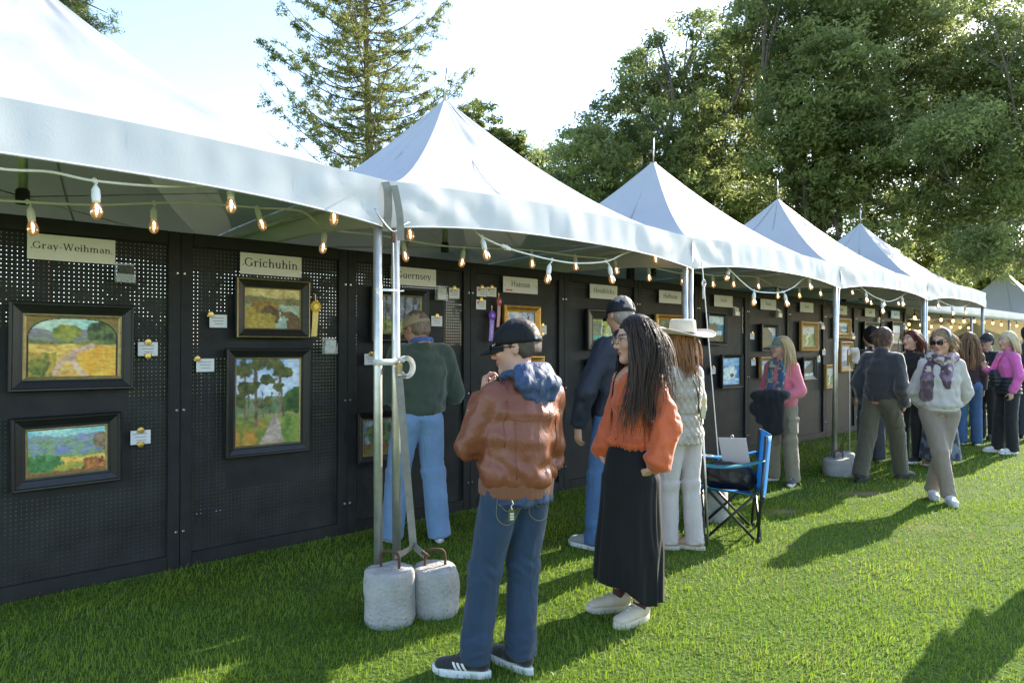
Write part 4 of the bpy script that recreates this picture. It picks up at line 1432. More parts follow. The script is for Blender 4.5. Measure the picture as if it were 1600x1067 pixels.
# long strap down to the weights
root = thing('ground_strap', 'long canvas strap running down the leaning pole to both weight handles', 'strap', row(S_T[1], 3.28, 0))
b = root.location
def rel(p): return tuple(Vector(p) - b)
A = row(S_T[1] + .045, 3.275, 1.36); B1 = row(S_T[1] + .135, 3.255, .345)
flat_strip('strap_band', [rel(A), rel(A.lerp(B1, .5) + Vector((.0, -.01, 0))), rel(B1)], .042, M_STRAP, root, (1, .25, 0))
h1, h2 = Vector((-.625, 3.665, .355)), Vector((-.475, 3.785, .345))
flat_strip('strap_band', [rel(B1), rel(B1.lerp(h1, .5) + Vector((0, 0, -.01))), rel(h1)], .038, M_STRAP, root, (.3, .3, 1))
flat_strip('strap_band', [rel(B1), rel(B1.lerp(h2, .45) + Vector((0, 0, -.015))), rel(h2 + Vector((0, 0, -.03)))], .038, M_STRAP, root, (.3, .1, 1))
MB().tube([rel(h2 + Vector((-.02, -.02, .0))), rel(h2 + Vector((.02, -.02, -.03)))], .010, 6).build('strap_hook', M_RUST, root)

# corner clips and cable at the first joint
root = thing('corner_tie', 'wire and shackles tying the first two tent corners', 'cable tie', row(S_T[1], 3.29, 2.13), ROW_ANGLE)
MB().tube(crom([(-.10, 0, .10), (-.06, -.02, .03), (0, -.03, -.02), (.06, -.02, .02), (.12, 0, .05)], 5), .006, 6).build('wire', M_STEEL, root, True)
MB().box((0, -.035, -.05), (.028, .012, .06), bevel=.004).build('shackle', M_RUST, root)
MB().tube([(.0, -.03, -.07), (.01, -.02, -.28), (.022, 0, -.62)], .004, 5).build('rope_tail', M_STRAPW, root)
root = thing('cable_tie', 'white cable tie round the two nearest poles above the ratchet strap', 'cable tie', row(S_T[1], 3.33, 1.79), ROW_ANGLE)
MB().grid(np.array([[(.068 * math.cos(a), .034 * math.sin(a), -.004), (.068 * math.cos(a), .034 * math.sin(a), .004)] for a in np.linspace(0, 2 * np.pi, 24)]), .0015).build('loop', M_CORDW, root)
MB().box((.08, -.02, -.002), (.05, .003, .007), Matrix.Rotation(-.12, 3, 'Y')).build('tail', M_CORDW, root)

def guy_line(label, top, bot, ring=True, ratchet=False):
    top, bot = Vector(top), Vector(bot)
    root = thing('guy_line', label, 'guy line', bot, 0, 'guy lines to the weights')
    T = top - bot
    MB().tube([(0, 0, 0), tuple(T * .5), tuple(T)], .0045, 7).build('rope', M_STRAPW, root, True)
    if ring:
        c = T * .9
        t = np.linspace(0, 2 * np.pi, 17)
        MB().tube([tuple(c + Vector((.028 * math.cos(a) * RC, .028 * math.cos(a) * RS, .032 * math.sin(a)))) for a in t], .005, 6).build('ring', M_STEEL, root, True)
        MB().tube([tuple(c + Vector((0, 0, -.035))), tuple(c - Vector((0, 0, .13)))], .012, 7).build('knot', M_STRAPW, root, True)
    if ratchet:
        c = T * .93
        for q in range(3):
            t = np.linspace(-2.5, 2.6, 30)
            rr = .075 - .013 * q
            P = np.stack([c.x + .06 + rr * np.cos(t) * .7 * RC, c.y + rr * np.cos(t) * .7 * RS, c.z + rr * 1.2 * np.sin(t)], -1)
            MB().grid(np.stack([P + np.array((.5, -.5, 0)) * .05, P - np.array((.5, -.5, 0)) * .05], 1), .002).build('coil', M_STRAPW, root, True)
        MB().box(tuple(c - Vector((0, 0, .05))), (.04, .03, .12), bevel=.004).build('ratchet', MATS['brass_ratchet'], root)


guy_line('cream guy line with steel ring above the wide hat', row(S_T[2] + .06, 3.26, 2.20), (1.75, 5.72, .30))
guy_line('cream line with coiled ratchet strap beside the third pole pair', row(S_T[3] + .16, 3.28, 1.45), (3.85, 7.78, .22), False, True)

# ================================================================== blue folding chair with bag and clipboard
M_CHB = mat('bright_blue_nylon', (.02, .24, .58), .55, bump=(300, .25, .002), var=(12, .08), trans=((.02, .35, .8), .2))
M_CHT = mat('teal_nylon', (.01, .17, .22), .6, bump=(300, .25, .002), var=(12, .1))
M_TUBE = mat('black_steel_tube', (.012, .014, .014), .35, spec=.6)


def folding_chair(loc, rz):
    root = thing('folding_chair', 'bright blue folding camp chair with black crossed legs on the lawn', 'folding chair', loc, rz)
    W, Dp = .235, .195                # half extents; chair faces +y
    sh, ah, bh = .40, .57, .80

    def tb(a, b, name='leg', r=.0105):
        return MB().tube([a, b], r, 8).build(name, M_TUBE, root, True)
    F_, B_ = Dp, -Dp
    for sx in (-1, 1):
        tb((sx * W, B_ + .01, .0), (sx * (W - .01), B_ - .05, bh), 'back_post')
        tb((sx * W, F_, sh - .03), (sx * (W - .01), F_ + .02, ah), 'arm_post')
        tb((sx * W, F_, .0), (sx * (W + .0), B_ + .012, sh - .03), 'cross_leg')       # side X
        tb((sx * (W - .014), B_ + .02, .0), (sx * (W - .014), F_ - .01, sh - .02), 'cross_leg')
    tb((-W, F_ + .012, 0), (W, F_ + .012, sh - .02), 'cross_leg')
    tb((W, F_ - .012, 0), (-W, F_ - .012, sh - .02), 'cross_leg')
    tb((-W, B_ - .012, 0), (W, B_ - .012, sh - .06), 'cross_leg')
    tb((W, B_ - .03, 0), (-W, B_ - .03, sh - .06), 'cross_leg')
    for x in (-W, W):
        for y in (F_, B_):
            MB().lathe([(.018, 0), (.02, .006), (.015, .03)], (x, y, 0), 10).build('foot_cap', M_BLACKP, root)
    u = np.linspace(-1, 1, 15); v = np.linspace(0, 1, 12)
    U, V = np.meshgrid(u, v, indexing='ij')
    G = np.stack([U * (W - .005), F_ + .02 - V * (2 * Dp - .02), sh - .06 * (1 - U * U) * (1 - .5 * V) - .045 * V], -1)
    MB().grid(G[:, ::-1], .004).build('seat', M_CHB, root, True)
    G = np.stack([U * (W - .008), B_ - .02 - .045 * V - .05 * (1 - U * U), sh - .10 + V * (bh - sh + .10) - .02 * (1 - U * U) * V], -1)
    MB().grid(G, .004).build('backrest', M_CHB, root, True)
    for sx, mt in ((1, M_CHB), (-1, M_CHT)):
        v2 = np.linspace(0, 1, 16)
        G = []
        for q in v2:
            wd = .035 + .030 * math.sin(q * math.pi) ** .6 + .014 * q
            y = B_ - .04 + q * (2 * Dp + .10)
            z = ah + .05 * (1 - q) - .03 * math.sin(q * math.pi)
            G.append([(sx * W - wd, y, z - .004), (sx * W, y, z), (sx * W + wd, y, z - .004)])
        MB().grid(np.array(G)[:, ::-1], .004).build('armrest', mt, root, True)
        t = np.linspace(0, 2 * np.pi, 20)
        MB().tube([(sx * W + .038 * math.cos(a), F_ - .03 + .045 * math.sin(a), ah - .008) for a in t], .006, 6).build('cup_holder_rim', M_STRAPW if sx > 0 else M_CHT, root, True)
    return root


CH_LOC, CH_RZ = Vector((1.735, 5.435, 0)), rad(76)
folding_chair(CH_LOC, CH_RZ)


def chair_pt(x, y, z):
    c, s_ = math.cos(CH_RZ), math.sin(CH_RZ)
    return Vector((CH_LOC.x + c * x - s_ * y, CH_LOC.y + s_ * x + c * y, z))
# ================================================================== trees
def leaf_mat(name, rough=.5, tw=.42):
    return mat(name, attr=True, rough=rough, spec=.35, trans=(None, tw))


M_OAKL = leaf_mat('oak_leaf', .42, .55)
M_NEEDLE = leaf_mat('conifer_needle', .55, .45)
M_BUSHL = leaf_mat('bush_leaf', .5, .5)
M_BARK = mat('oak_bark', (.13, .11, .09), .9, bump=(14, 1.0, .06), var=(5, .35))
M_BARKC = mat('conifer_bark', (.16, .115, .075), .9, bump=(12, 1.0, .04), var=(6, .35))


def leaf_cloud(C0, R, N, size, rng, col0, col1, flat=1.0, aspect=.62, shell=.55, tuft=.40, per=70):
    """N leaves in tufts spread through ellipsoids C0 (k,3), radii R (k,3); returns V,F,col"""
    k = len(C0)
    vol = R.prod(1); pk = vol ** .7; pk /= pk.sum()
    nt = max(4, N // per)
    idx = rng.choice(k, nt, p=pk)
    d = rng.standard_normal((nt, 3)); d /= np.linalg.norm(d, axis=1)[:, None]
    rr = shell + (1.12 - shell) * rng.random(nt) ** .7
    rr = np.where(rng.random(nt) < .2, rng.random(nt), rr)
    bump = 1 + .30 * vnoise(d * 2.3 + idx[:, None] * 3.7, 1.0, 8)
    T = C0[idx] + d * R[idx] * (rr * bump)[:, None]
    g = fbm(T, 1 / 1.3, 15, 2)
    T = T[g > -.38]
    nt = len(T)
    tr = tuft * (.55 + .9 * rng.random(nt))
    tc = np.clip(.5 + .45 * vnoise(T, .6, 3) + .30 * rng.standard_normal(nt), 0, 1)
    ti = np.repeat(np.arange(nt), per)
    n = len(ti)
    e = rng.standard_normal((n, 3)); e /= np.linalg.norm(e, axis=1)[:, None]
    e *= (rng.random(n) ** .45)[:, None]
    P = T[ti] + e * tr[ti][:, None] * np.array((1.15, 1.15, .72))
    nrm = e * .6 + rng.standard_normal((n, 3)) * .7 + np.array((0, 0, .35)); nrm /= np.linalg.norm(nrm, axis=1)[:, None]
    a = np.cross(nrm, rng.standard_normal((n, 3))); a /= np.linalg.norm(a, axis=1)[:, None]
    b = np.cross(nrm, a)
    s = size * (.6 + .8 * rng.random(n))[:, None]
    V = np.stack([P - a * s, P + b * s * aspect * 1.25, P + a * s * 1.1], 1).reshape(-1, 3)
    F = np.arange(3 * n).reshape(n, 3)
    t = np.clip(tc[ti] + .18 * rng.standard_normal(n), 0, 1)[:, None]
    c = np.array(col0) * (1 - t) + np.array(col1) * t
    return V, F, np.repeat(c[:, None], 3, 1).reshape(-1, 3)


def limb(mb, pts, r0, r1, n=8):
    P = crom(pts, 5)
    mb.tube(P, np.linspace(r0, r1, len(P)), n)
    return P


def oak(label, base, trunk_pts, clumps, nleaf, seed, size=.085, c0=(.125, .165, .055), c1=(.330, .375, .125), trunk_r=.42, name='oak_tree', mat_l=None, group='oaks behind the tents', limbs=26):
    rng = np.random.default_rng(seed)
    base = np.array(base, dtype=float)
    root = thing(name, label, 'tree', tuple(base), 0, group)
    mb = MB()
    tp = limb(mb, trunk_pts, trunk_r, trunk_r * .55, 12)
    C0 = np.array([c[:3] for c in clumps]); R = np.array([c[3:6] for c in clumps])
    C0 = C0 - base
    fork = tp[-1]
    order = rng.permutation(len(C0))[:limbs]
    for i in order:
        e = C0[i]
        st = tp[rng.integers(len(tp) // 2, len(tp))]
        m1 = st * .62 + e * .38 + rng.normal(0, .5, 3) + np.array((0, 0, .4))
        m2 = st * .25 + e * .75 + rng.normal(0, .4, 3)
        r = trunk_r * rng.uniform(.22, .42)
        limb(mb, [st, m1, m2, e], r, r * .22, 7)
        for q in range(5):
            e2 = e + rng.normal(0, 1, 3) * R[i] * .6
            limb(mb, [m2, (m2 + e2) / 2 + rng.normal(0, .25, 3), e2], r * .25, r * .06, 5)
    mb.build('trunk', M_BARK, root, True)
    V, F, col = leaf_cloud(C0, R, nleaf, size, rng, c0, c1)
    obj('crown', mesh_np('crown', V, F, False, col), mat_l or M_OAKL, root)
    return root


def px(x, y, Y):
    """a point at depth Y that lies on the line of sight through photograph position (x, y)"""
    return ((x - 800) / 1067 * Y, Y, CAM_H + (539.5 - y) / 1067 * Y)


def clump_list(rows, Y, rng, jy=2.5):
    out = []
    for (x, y, r) in rows:
        yy = Y + rng.uniform(-jy, jy)
        p = px(x, y, yy)
        rm = r / 1067 * yy
        out.append((*p, rm * rng.uniform(1.0, 1.25), rm * rng.uniform(1.0, 1.3), rm * rng.uniform(.72, .95)))
    return out


r_ = np.random.default_rng(5)
Y1 = 27.0
rows1 = [(872, 262, 40), (905, 225, 42), (930, 262, 48), (965, 195, 45), (985, 120, 26), (1000, 95, 22), (1010, 160, 40), (1015, 235, 55), (950, 300, 50), (890, 305, 45), (1060, 130, 45), (1085, 90, 36), (1075, 190, 55), (1060, 262, 60),
         (1110, 150, 50), (1120, 240, 60), (1095, 305, 60), (1150, 330, 60), (1040, 320, 50), (960, 240, 45), (860, 300, 40), (1130, 80, 40), (1160, 60, 40), (1180, 130, 55), (1170, 210, 60), (1000, 300, 55), (920, 330, 45), (1120, 370, 60), (1070, 360, 55), (1180, 280, 60), (1190, 360, 60), (850, 335, 35), (1150, 150, 50), (1030, 60, 22), (1100, 40, 30)]
oak('large dark evergreen oak above the third tent peak', (px(1120, 540, Y1)[0], Y1, 0),
    [(0, 0, 0), (.2, .1, 2.5), (-.3, 0, 5.0), (-.9, .2, 7.2)], clump_list(rows1, Y1, r_), 150000, 41, size=.085)
Y2 = 24.0
rows2 = [(1230, 60, 60), (1270, 20, 60), (1330, 50, 70), (1390, 20, 60), (1250, 150, 65), (1310, 130, 70), (1380, 120, 70), (1440, 60, 65), (1240, 240, 60), (1300, 220, 65), (1370, 220, 70), (1440, 160, 65), (1230, 320, 55), (1290, 300, 60),
         (1360, 300, 60), (1430, 260, 60), (1200, -20, 60), (1300, -40, 70), (1400, -60, 70), (1200, 20, 45), (1210, 100, 50), (1220, 380, 55), (1280, 370, 55), (1340, 380, 55), (1400, 350, 55), (1400, 200, 60), (1340, 0, 60), (1270, 90, 60), (1330, 180, 60), (1260, 200, 55)]
oak('broad oak with a bare forked limb behind the fourth tent peak', (px(1285, 540, Y2)[0], Y2, 0),
    [(0, 0, 0), (.1, .2, 2.4), (-.5, .1, 5.0), (.2, .2, 8.0)], clump_list(rows2, Y2, r_), 150000, 42, size=.08)
Y3 = 21.0
rows3 = [(1500, 60, 60), (1560, 90, 60), (1600, 180, 70), (1480, 160, 60), (1540, 180, 60), (1490, 240, 60), (1550, 260, 60), (1600, 280, 60), (1480, 310, 50), (1530, 330, 45), (1470, 10, 60), (1540, 0, 50), (1640, 120, 70), (1660, 220, 70), (1650, 10, 60), (1680, 320, 60), (1440, 330, 45), (1500, 120, 55), (1570, 150, 55), (1590, 60, 55), (1510, 200, 55), (1600, 220, 55), (1550, 310, 50), (1600, 340, 50), (1460, 210, 50), (1640, 260, 60), (1540, 380, 45), (1510, 400, 38), (1580, 390, 45), (1545, 345, 45), (1560, 410, 35)]
oak('leafy oak at the right edge with sky glinting through', (px(1700, 540, Y3)[0], Y3, 0),
    [(0, 0, 0), (-.2, .1, 2.6), (-.6, 0, 4.8), (.1, .2, 7.0)], clump_list(rows3, Y3, r_), 105000, 43, size=.07, trunk_r=.15)
# low sunlit scrub under the oaks
Y4 = 32.0
rows4 = [(1420, 400, 45), (1470, 390, 45), (1520, 400, 42), (1500, 440, 40), (1560, 440, 40), (1590, 420, 35), (1450, 440, 45), (1400, 440, 40), (1540, 480, 40), (1600, 480, 45), (1640, 440, 45), (1480, 480, 45), (1640, 500, 50)]
oak('yellow-green sunlit young oak under the big oaks at the right', (px(1490, 540, Y4)[0], Y4, 0),
    [(0, 0, 0), (-.3, .1, 1.6), (.2, 0, 3.0), (.4, 0, 4.2)], clump_list(rows4, Y4, r_, 2), 30000, 44, size=.12, c0=(.14, .17, .03), c1=(.36, .36, .07), trunk_r=.2, limbs=12, mat_l=M_BUSHL, group='scrub behind the tents')
Y5 = 40.0
for lab, rows5, bx, sd in (('small round tree right of the second tent peak', [(800, 220, 22), (812, 235, 20), (790, 240, 20), (820, 250, 18), (805, 262, 20)], 805, 51),
                           ('pale leafy tree just right of the second tent peak', [(735, 165, 22), (755, 185, 24), (745, 210, 26), (770, 210, 24), (725, 190, 22), (765, 235, 28), (740, 240, 26)], 750, 52),
                           ('dark hedge tree left of the big oaks, above the second tent', [(845, 255, 20), (850, 285, 28), (830, 290, 22), (870, 290, 26)], 848, 53)):
    oak(lab, (px(bx, 540, Y5)[0], Y5, 0), [(0, 0, 0), (.1, 0, 3), (-.1, 0, 6), (0, 0, 9)], clump_list(rows5, Y5, r_, 1), 5000, sd, size=.13, c0=(.08, .12, .03), c1=(.22, .25, .07), trunk_r=.22, limbs=6, group='small trees beyond the tents')


def sparse_conifer():
    Y = 21.0
    rng = np.random.default_rng(9)
    bx = px(570, 540, Y)[0]
    root = thing('sparse_conifer', 'tall sparse conifer with bare upswept branches behind the second tent', 'tree', (bx, Y, 0), 0)
    mb = MB()
    top = 15.6
    zz = np.linspace(0, top, 30)
    tx = .12 * np.sin(zz * .35) + zz * .008
    mb.tube(np.stack([tx, 0 * zz, zz], -1), .16 * (1 - zz / top) ** .7 + .015, 10)
    sp = []           # sprig sites
    nb = 175
    for i in range(nb):
        z = 4.2 + (15.2 - 4.2) * (i / nb) + rng.uniform(-.1, .1)
        az = i * 2.399 + rng.normal(0, .3)
        L = (3.35 * (1 - (max(0, z - 7.2) / (top - 7.2)) ** 1.5) + .2) * rng.uniform(.55, 1.1)
        up = rng.uniform(.28, .62)
        d = np.array((math.cos(az), math.sin(az), 0))
        b0 = np.array((np.interp(z, zz, tx), 0, z))
        pts = [b0, b0 + d * L * .35 + np.array((0, 0, L * .02)), b0 + d * L * .7 + np.array((0, 0, L * up * .42)), b0 + d * L + np.array((0, 0, L * up * 1.0))]
        P = crom(pts, 5)
        mb.tube(P, np.linspace(.028, .006, len(P)), 4)
        for q in range(int(15 * L / 3) + 3):
            t = rng.uniform(.06, 1)
            p = P[int(t * (len(P) - 1))]
            side = np.cross(d, (0, 0, 1)) * rng.choice((-1, 1))
            tl = rng.uniform(.25, .75) * (1.1 - t * .5)
            e = p + (side * rng.uniform(.3, 1) + d * rng.uniform(.2, .9)) * tl + np.array((0, 0, rng.uniform(-.25, .35) * tl))
            mb.tube([p, (p + e) / 2 + np.array((0, 0, -.03)), e], [.008, .006, .003], 4)
            for w in np.linspace(.25, 1, 5):
                sp.append(p + (e - p) * w)
    mb.build('trunk', M_BARKC, root, True)
    sp = np.array(sp)
    sp = sp[rng.random(len(sp)) < .72]
    k = 12
    P = np.repeat(sp, k, 0)
    n = len(P)
    d = rng.standard_normal((n, 3)); d /= np.linalg.norm(d, axis=1)[:, None]
    P = P + d * rng.uniform(0, .13, (n, 1)) + np.array((0, 0, -.03))
    a = rng.standard_normal((n, 3)) + np.array((0, 0, -.2)); a /= np.linalg.norm(a, axis=1)[:, None]
    b = np.cross(a, rng.standard_normal((n, 3))); b /= np.linalg.norm(b, axis=1)[:, None]
    L = rng.uniform(.030, .070, (n, 1)); W = L * .36
    V = np.stack([P - a * L, P + b * W * 1.5, P + a * L], 1).reshape(-1, 3)
    t = rng.random((n, 1))
    c = np.array((.12, .155, .04)) * (1 - t) + np.array((.32, .33, .085)) * t
    obj('foliage', mesh_np('foliage', V, np.arange(3 * n).reshape(n, 3), False, np.repeat(c[:, None], 3, 1).reshape(-1, 3)), M_NEEDLE, root)


sparse_conifer()


def pine_top():
    Y = 19.0
    rng = np.random.default_rng(19)
    b = px(60, 540, Y)
    root = thing('pine_tree', 'dark green pine rising behind the nearest tent at the top left', 'tree', (b[0], Y, 0), 0)
    base = np.array((b[0], Y, 0))
    mb = MB()
    T = limb(mb, [(0, 0, 0), (.1, 0, 4), (-.1, 0, 8), (.1, 0, 12)], .24, .07, 10)
    rows = [(150, 25, 24), (130, 45, 24), (105, 30, 24), (110, 8, 22), (160, 45, 16), (75, 22, 12), (128, 72, 12), (135, 5, 22), (95, 52, 12), (150, -15, 24), (110, -25, 26), (60, -30, 26), (30, -60, 30), (90, -70, 34), (140, -60, 26), (136, 84, 7), (88, 8, 16), (120, 55, 18), (165, 20, 14), (145, 62, 14)]
    C0, R = [], []
    for (x, y, r) in rows:
        p = np.array(px(x, y, Y + rng.uniform(-.8, .8))) - base
        C0.append(p); rm = r / 1067 * Y
        R.append((rm, rm * 1.1, rm * .75))
        st = T[rng.integers(len(T) * 2 // 3, len(T))]
        limb(mb, [st, st * .5 + p * .5 + np.array((0, 0, .15)), p], .05, .012, 6)
    mb.build('trunk', M_BARKC, root, True)
    V, F, col = leaf_cloud(np.array(C0), np.array(R), 22000, .055, rng, (.05, .085, .025), (.13, .17, .05), aspect=.35, shell=.3, tuft=.20, per=50)
    obj('foliage', mesh_np('foliage', V, F, False, col), M_NEEDLE, root)


pine_top()


# far wall of dark trees that closes the horizon behind tents and lawn
def far_wood():
    rng = np.random.default_rng(77)
    Cc, Rr = [], []
    for x in np.arange(-60, 75, 3.4):
        for z in (1.5, 4.5, 7.0):
            Cc.append((x + rng.uniform(-1, 1), 60 + rng.uniform(-3, 3), z + rng.uniform(-.7, .7))); Rr.append((3.2, 2.5, 2.1))
    V, F, col = leaf_cloud(np.array(Cc), np.array(Rr), 16000, .36, rng, (.05, .08, .02), (.14, .18, .05), tuft=1.0)
    o = obj('far_wood', mesh_np('far_wood', V, F, False, col), M_OAKL)
    tag(o, 'distant belt of trees that reads as one dark mass', 'woodland', kind='stuff')


far_wood()


# tiled roof glimpsed behind the oaks
def tiled_house():
    Y = 38.0
    x0 = px(1555, 540, Y)[0]
    root = thing('tiled_house', 'house with brown clay tile roof glimpsed through the trees at the right edge', 'building', (x0, Y, 0), 0)
    M_WALL = mat('cream_stucco', (.5, .45, .36), .9, bump=(20, .3, .02), var=(2, .08))
    M_TILE = mat('clay_tile', (.22, .13, .09), .85, var=(3, .25))
    MB().box((7, 3, 2.2), (14, 6, 4.4)).build('wall', M_WALL, root)
    z0, z1 = 4.7, 6.9
    ro = MB().add([(-.5, -.5, z0 - .04), (14.5, -.5, z0 - .04), (14.5, 3, z1 - .04), (-.5, 3, z1 - .04), (14.5, 6.5, z0 - .04), (-.5, 6.5, z0 - .04)], [(0, 1, 2, 3), (3, 2, 4, 5)]).build('roof', M_TILE, root)
    tm = None
    t = np.linspace(0, math.pi, 6)
    G = np.stack([np.stack([.13 * np.cos(t), 0 * t - .18, .075 * np.sin(t) - .11], -1), np.stack([.11 * np.cos(t), 0 * t + .24, .065 * np.sin(t) + .155], -1)], 0)
    first = MB().grid(G, .012).build('tile', M_TILE, ro, True)
    k = 0
    for r in range(10):
        for c in range(28):
            o = first if k == 0 else first.copy()
            if k: C.objects.link(o); o.parent = ro
            o.location = (-.3 + c * .28, -.25 + r * .345, z0 + .12 + r * .345 * (z1 - z0) / 3.5)
            k += 1
    for x in (2, 6, 10):
        w = MB().box((x, -.03, 2.6), (1.2, .08, 1.3)).build('window', mat('dark_glass', (.03, .035, .04), .1), root)
        MB().box((x, -.08, 1.88), (1.4, .14, .08)).build('sill', M_WALL, w)


tiled_house()
# ================================================================== figures: smooth solids on a grid
class Solid:
    """smooth union of tapered elliptical limbs and ellipsoids, meshed with surface nets"""
    def __init__(self):
        self.p = []

    def cone(self, p0, p1, r0, r1, k=.02, side=(1, 0, 0), cap=1.0, op='u'):
        r0 = (r0, r0) if np.isscalar(r0) else r0
        r1 = (r1, r1) if np.isscalar(r1) else r1
        self.p.append(('c', np.array(p0, float), np.array(p1, float), np.array(r0, float), np.array(r1, float), k, np.array(side, float), cap, op))
        return self

    def chain(self, pts, rads, k=.02, side=(1, 0, 0), cap=1.0):
        for a, b, ra, rb in zip(pts[:-1], pts[1:], rads[:-1], rads[1:]):
            self.cone(a, b, ra, rb, k, side, cap)
        return self

    def ball(self, c, r, k=.02, rot=None, op='u'):
        r = (r, r, r) if np.isscalar(r) else r
        self.p.append(('b', np.array(c, float), np.array(r, float), None if rot is None else np.array(rot.to_3x3(), float), None, k, None, None, op))
        return self

    def cut(self, n, c):
        """remove everything where n.p > c"""
        self.p.append(('x', np.array(n, float), float(c)))
        return self

    def _bounds(self, q):
        if q[0] == 'c':
            m = max(q[3].max(), q[4].max()) * max(1, q[7])
            return np.minimum(q[1], q[2]) - m, np.maximum(q[1], q[2]) + m
        m = q[2].max() if q[3] is not None else q[2]
        return q[1] - m, q[1] + m

    def mesh(self, h):
        prim = [q for q in self.p if q[0] in 'cb']
        B = [self._bounds(q) for q in prim if q[8] == 'u']
        lo = np.min([b[0] for b in B], 0) - 3 * h; hi = np.max([b[1] for b in B], 0) + 3 * h
        n = np.ceil((hi - lo) / h).astype(int) + 1
        ax = [lo[i] + h * np.arange(n[i]) for i in range(3)]
        val = np.full(tuple(n), .2, dtype=np.float32)
        for q in self.p:
            if q[0] == 'x':
                d = (q[1][0] * ax[0][:, None, None] + q[1][1] * ax[1][None, :, None] + q[1][2] * ax[2][None, None, :]) - q[2]
                val = np.maximum(val, d.astype(np.float32)); continue
            k = q[5]
            b0, b1 = self._bounds(q)
            mg = 2.5 * h + k
            i0 = np.clip(((b0 - mg - lo) / h).astype(int), 0, n - 1); i1 = np.clip(((b1 + mg - lo) / h).astype(int) + 2, 1, n)
            sl = tuple(slice(a, b) for a, b in zip(i0, i1))
            X, Y, Z = np.meshgrid(ax[0][sl[0]], ax[1][sl[1]], ax[2][sl[2]], indexing='ij')
            if q[0] == 'c':
                a = q[2] - q[1]; L = np.linalg.norm(a) + 1e-9; w = a / L
                s = q[6] - w * (q[6] @ w)
                if np.linalg.norm(s) < 1e-4: s = np.cross(w, (0.3, 1, .2))
                s /= np.linalg.norm(s); t2 = np.cross(w, s)
                dx, dy, dz = X - q[1][0], Y - q[1][1], Z - q[1][2]
                al = dx * w[0] + dy * w[1] + dz * w[2]
                t = np.clip(al / L, 0, 1)
                u1 = dx * s[0] + dy * s[1] + dz * s[2]
                u2 = dx * t2[0] + dy * t2[1] + dz * t2[2]
                u3 = al - t * L
                rx = q[3][0] + (q[4][0] - q[3][0]) * t; ry = q[3][1] + (q[4][1] - q[3][1]) * t
                rz = (rx + ry) * .5 * q[7]
            else:
                u1, u2, u3 = X - q[1][0], Y - q[1][1], Z - q[1][2]
                if q[3] is not None:
                    M = q[3]
                    u1, u2, u3 = (M[0, 0] * u1 + M[1, 0] * u2 + M[2, 0] * u3, M[0, 1] * u1 + M[1, 1] * u2 + M[2, 1] * u3, M[0, 2] * u1 + M[1, 2] * u2 + M[2, 2] * u3)
                rx, ry, rz = q[2]
            k0 = np.sqrt((u1 / rx) ** 2 + (u2 / ry) ** 2 + (u3 / rz) ** 2)
            k1 = np.sqrt((u1 / rx ** 2) ** 2 + (u2 / ry ** 2) ** 2 + (u3 / rz ** 2) ** 2)
            d = np.where(k1 > 1e-6, k0 * (k0 - 1) / np.maximum(k1, 1e-6), -np.minimum(np.minimum(rx, ry), rz)).astype(np.float32)
            v = val[sl]
            if q[8] == 'u':
                if k > 0:
                    hh = np.maximum(k - np.abs(v - d), 0) / k
                    val[sl] = np.minimum(v, d) - hh * hh * k * .25
                else:
                    val[sl] = np.minimum(v, d)
            else:
                d = -d
                if k > 0:
                    hh = np.maximum(k - np.abs(v - d), 0) / k
                    val[sl] = np.maximum(v, d) + hh * hh * k * .25
                else:
                    val[sl] = np.maximum(v, d)
        val[0], val[-1] = .2, .2; val[:, 0], val[:, -1] = .2, .2; val[:, :, 0], val[:, :, -1] = .2, .2
        return surface_nets(val, lo, h)


def surface_nets(val, lo, h):
    s = val < 0
    nx, ny, nz = val.shape
    cnt = np.zeros((nx - 1, ny - 1, nz - 1), dtype=np.int8)
    for dx in (0, 1):
        for dy in (0, 1):
            for dz in (0, 1):
                cnt += s[dx:nx - 1 + dx, dy:ny - 1 + dy, dz:nz - 1 + dz]
    act = (cnt > 0) & (cnt < 8)
    I = np.argwhere(act)
    idx = np.full(act.shape, -1, dtype=np.int64)
    idx[act] = np.arange(len(I))
    cor = np.array([(dx, dy, dz) for dx in (0, 1) for dy in (0, 1) for dz in (0, 1)])
    cv = np.stack([val[I[:, 0] + c[0], I[:, 1] + c[1], I[:, 2] + c[2]] for c in cor], 1)
    P = np.zeros((len(I), 3)); W = np.zeros(len(I))
    for a in range(8):
        for b in range(a + 1, 8):
            if np.abs(cor[a] - cor[b]).sum() != 1: continue
            m = (cv[:, a] < 0) != (cv[:, b] < 0)
            t = np.where(m, cv[:, a] / np.where(m, cv[:, a] - cv[:, b], 1), 0)
            P += np.where(m[:, None], cor[a] + t[:, None] * (cor[b] - cor[a]), 0); W += m
    V = lo + h * (I + P / W[:, None])
    F = []
    for axi in range(3):
        o1, o2 = [(1, 2), (2, 0), (0, 1)][axi]
        sa = [slice(None)] * 3; sb = [slice(None)] * 3
        sa[axi] = slice(0, -1); sb[axi] = slice(1, None)
        for q in (o1, o2):
            sa[q] = slice(1, -1); sb[q] = slice(1, -1)
        A, Bv = s[tuple(sa)], s[tuple(sb)]
        e = np.argwhere(A != Bv)
        fl = A[tuple(e.T)]
        e = e.copy(); e[:, o1] += 1; e[:, o2] += 1
        def cell(d1, d2):
            c = e.copy(); c[:, o1] -= d1; c[:, o2] -= d2
            return idx[c[:, 0], c[:, 1], c[:, 2]]
        q = np.stack([cell(1, 1), cell(0, 1), cell(0, 0), cell(1, 0)], 1)
        q[~fl] = q[~fl][:, ::-1]
        F.append(q)
    F = np.concatenate(F)
    return V, F


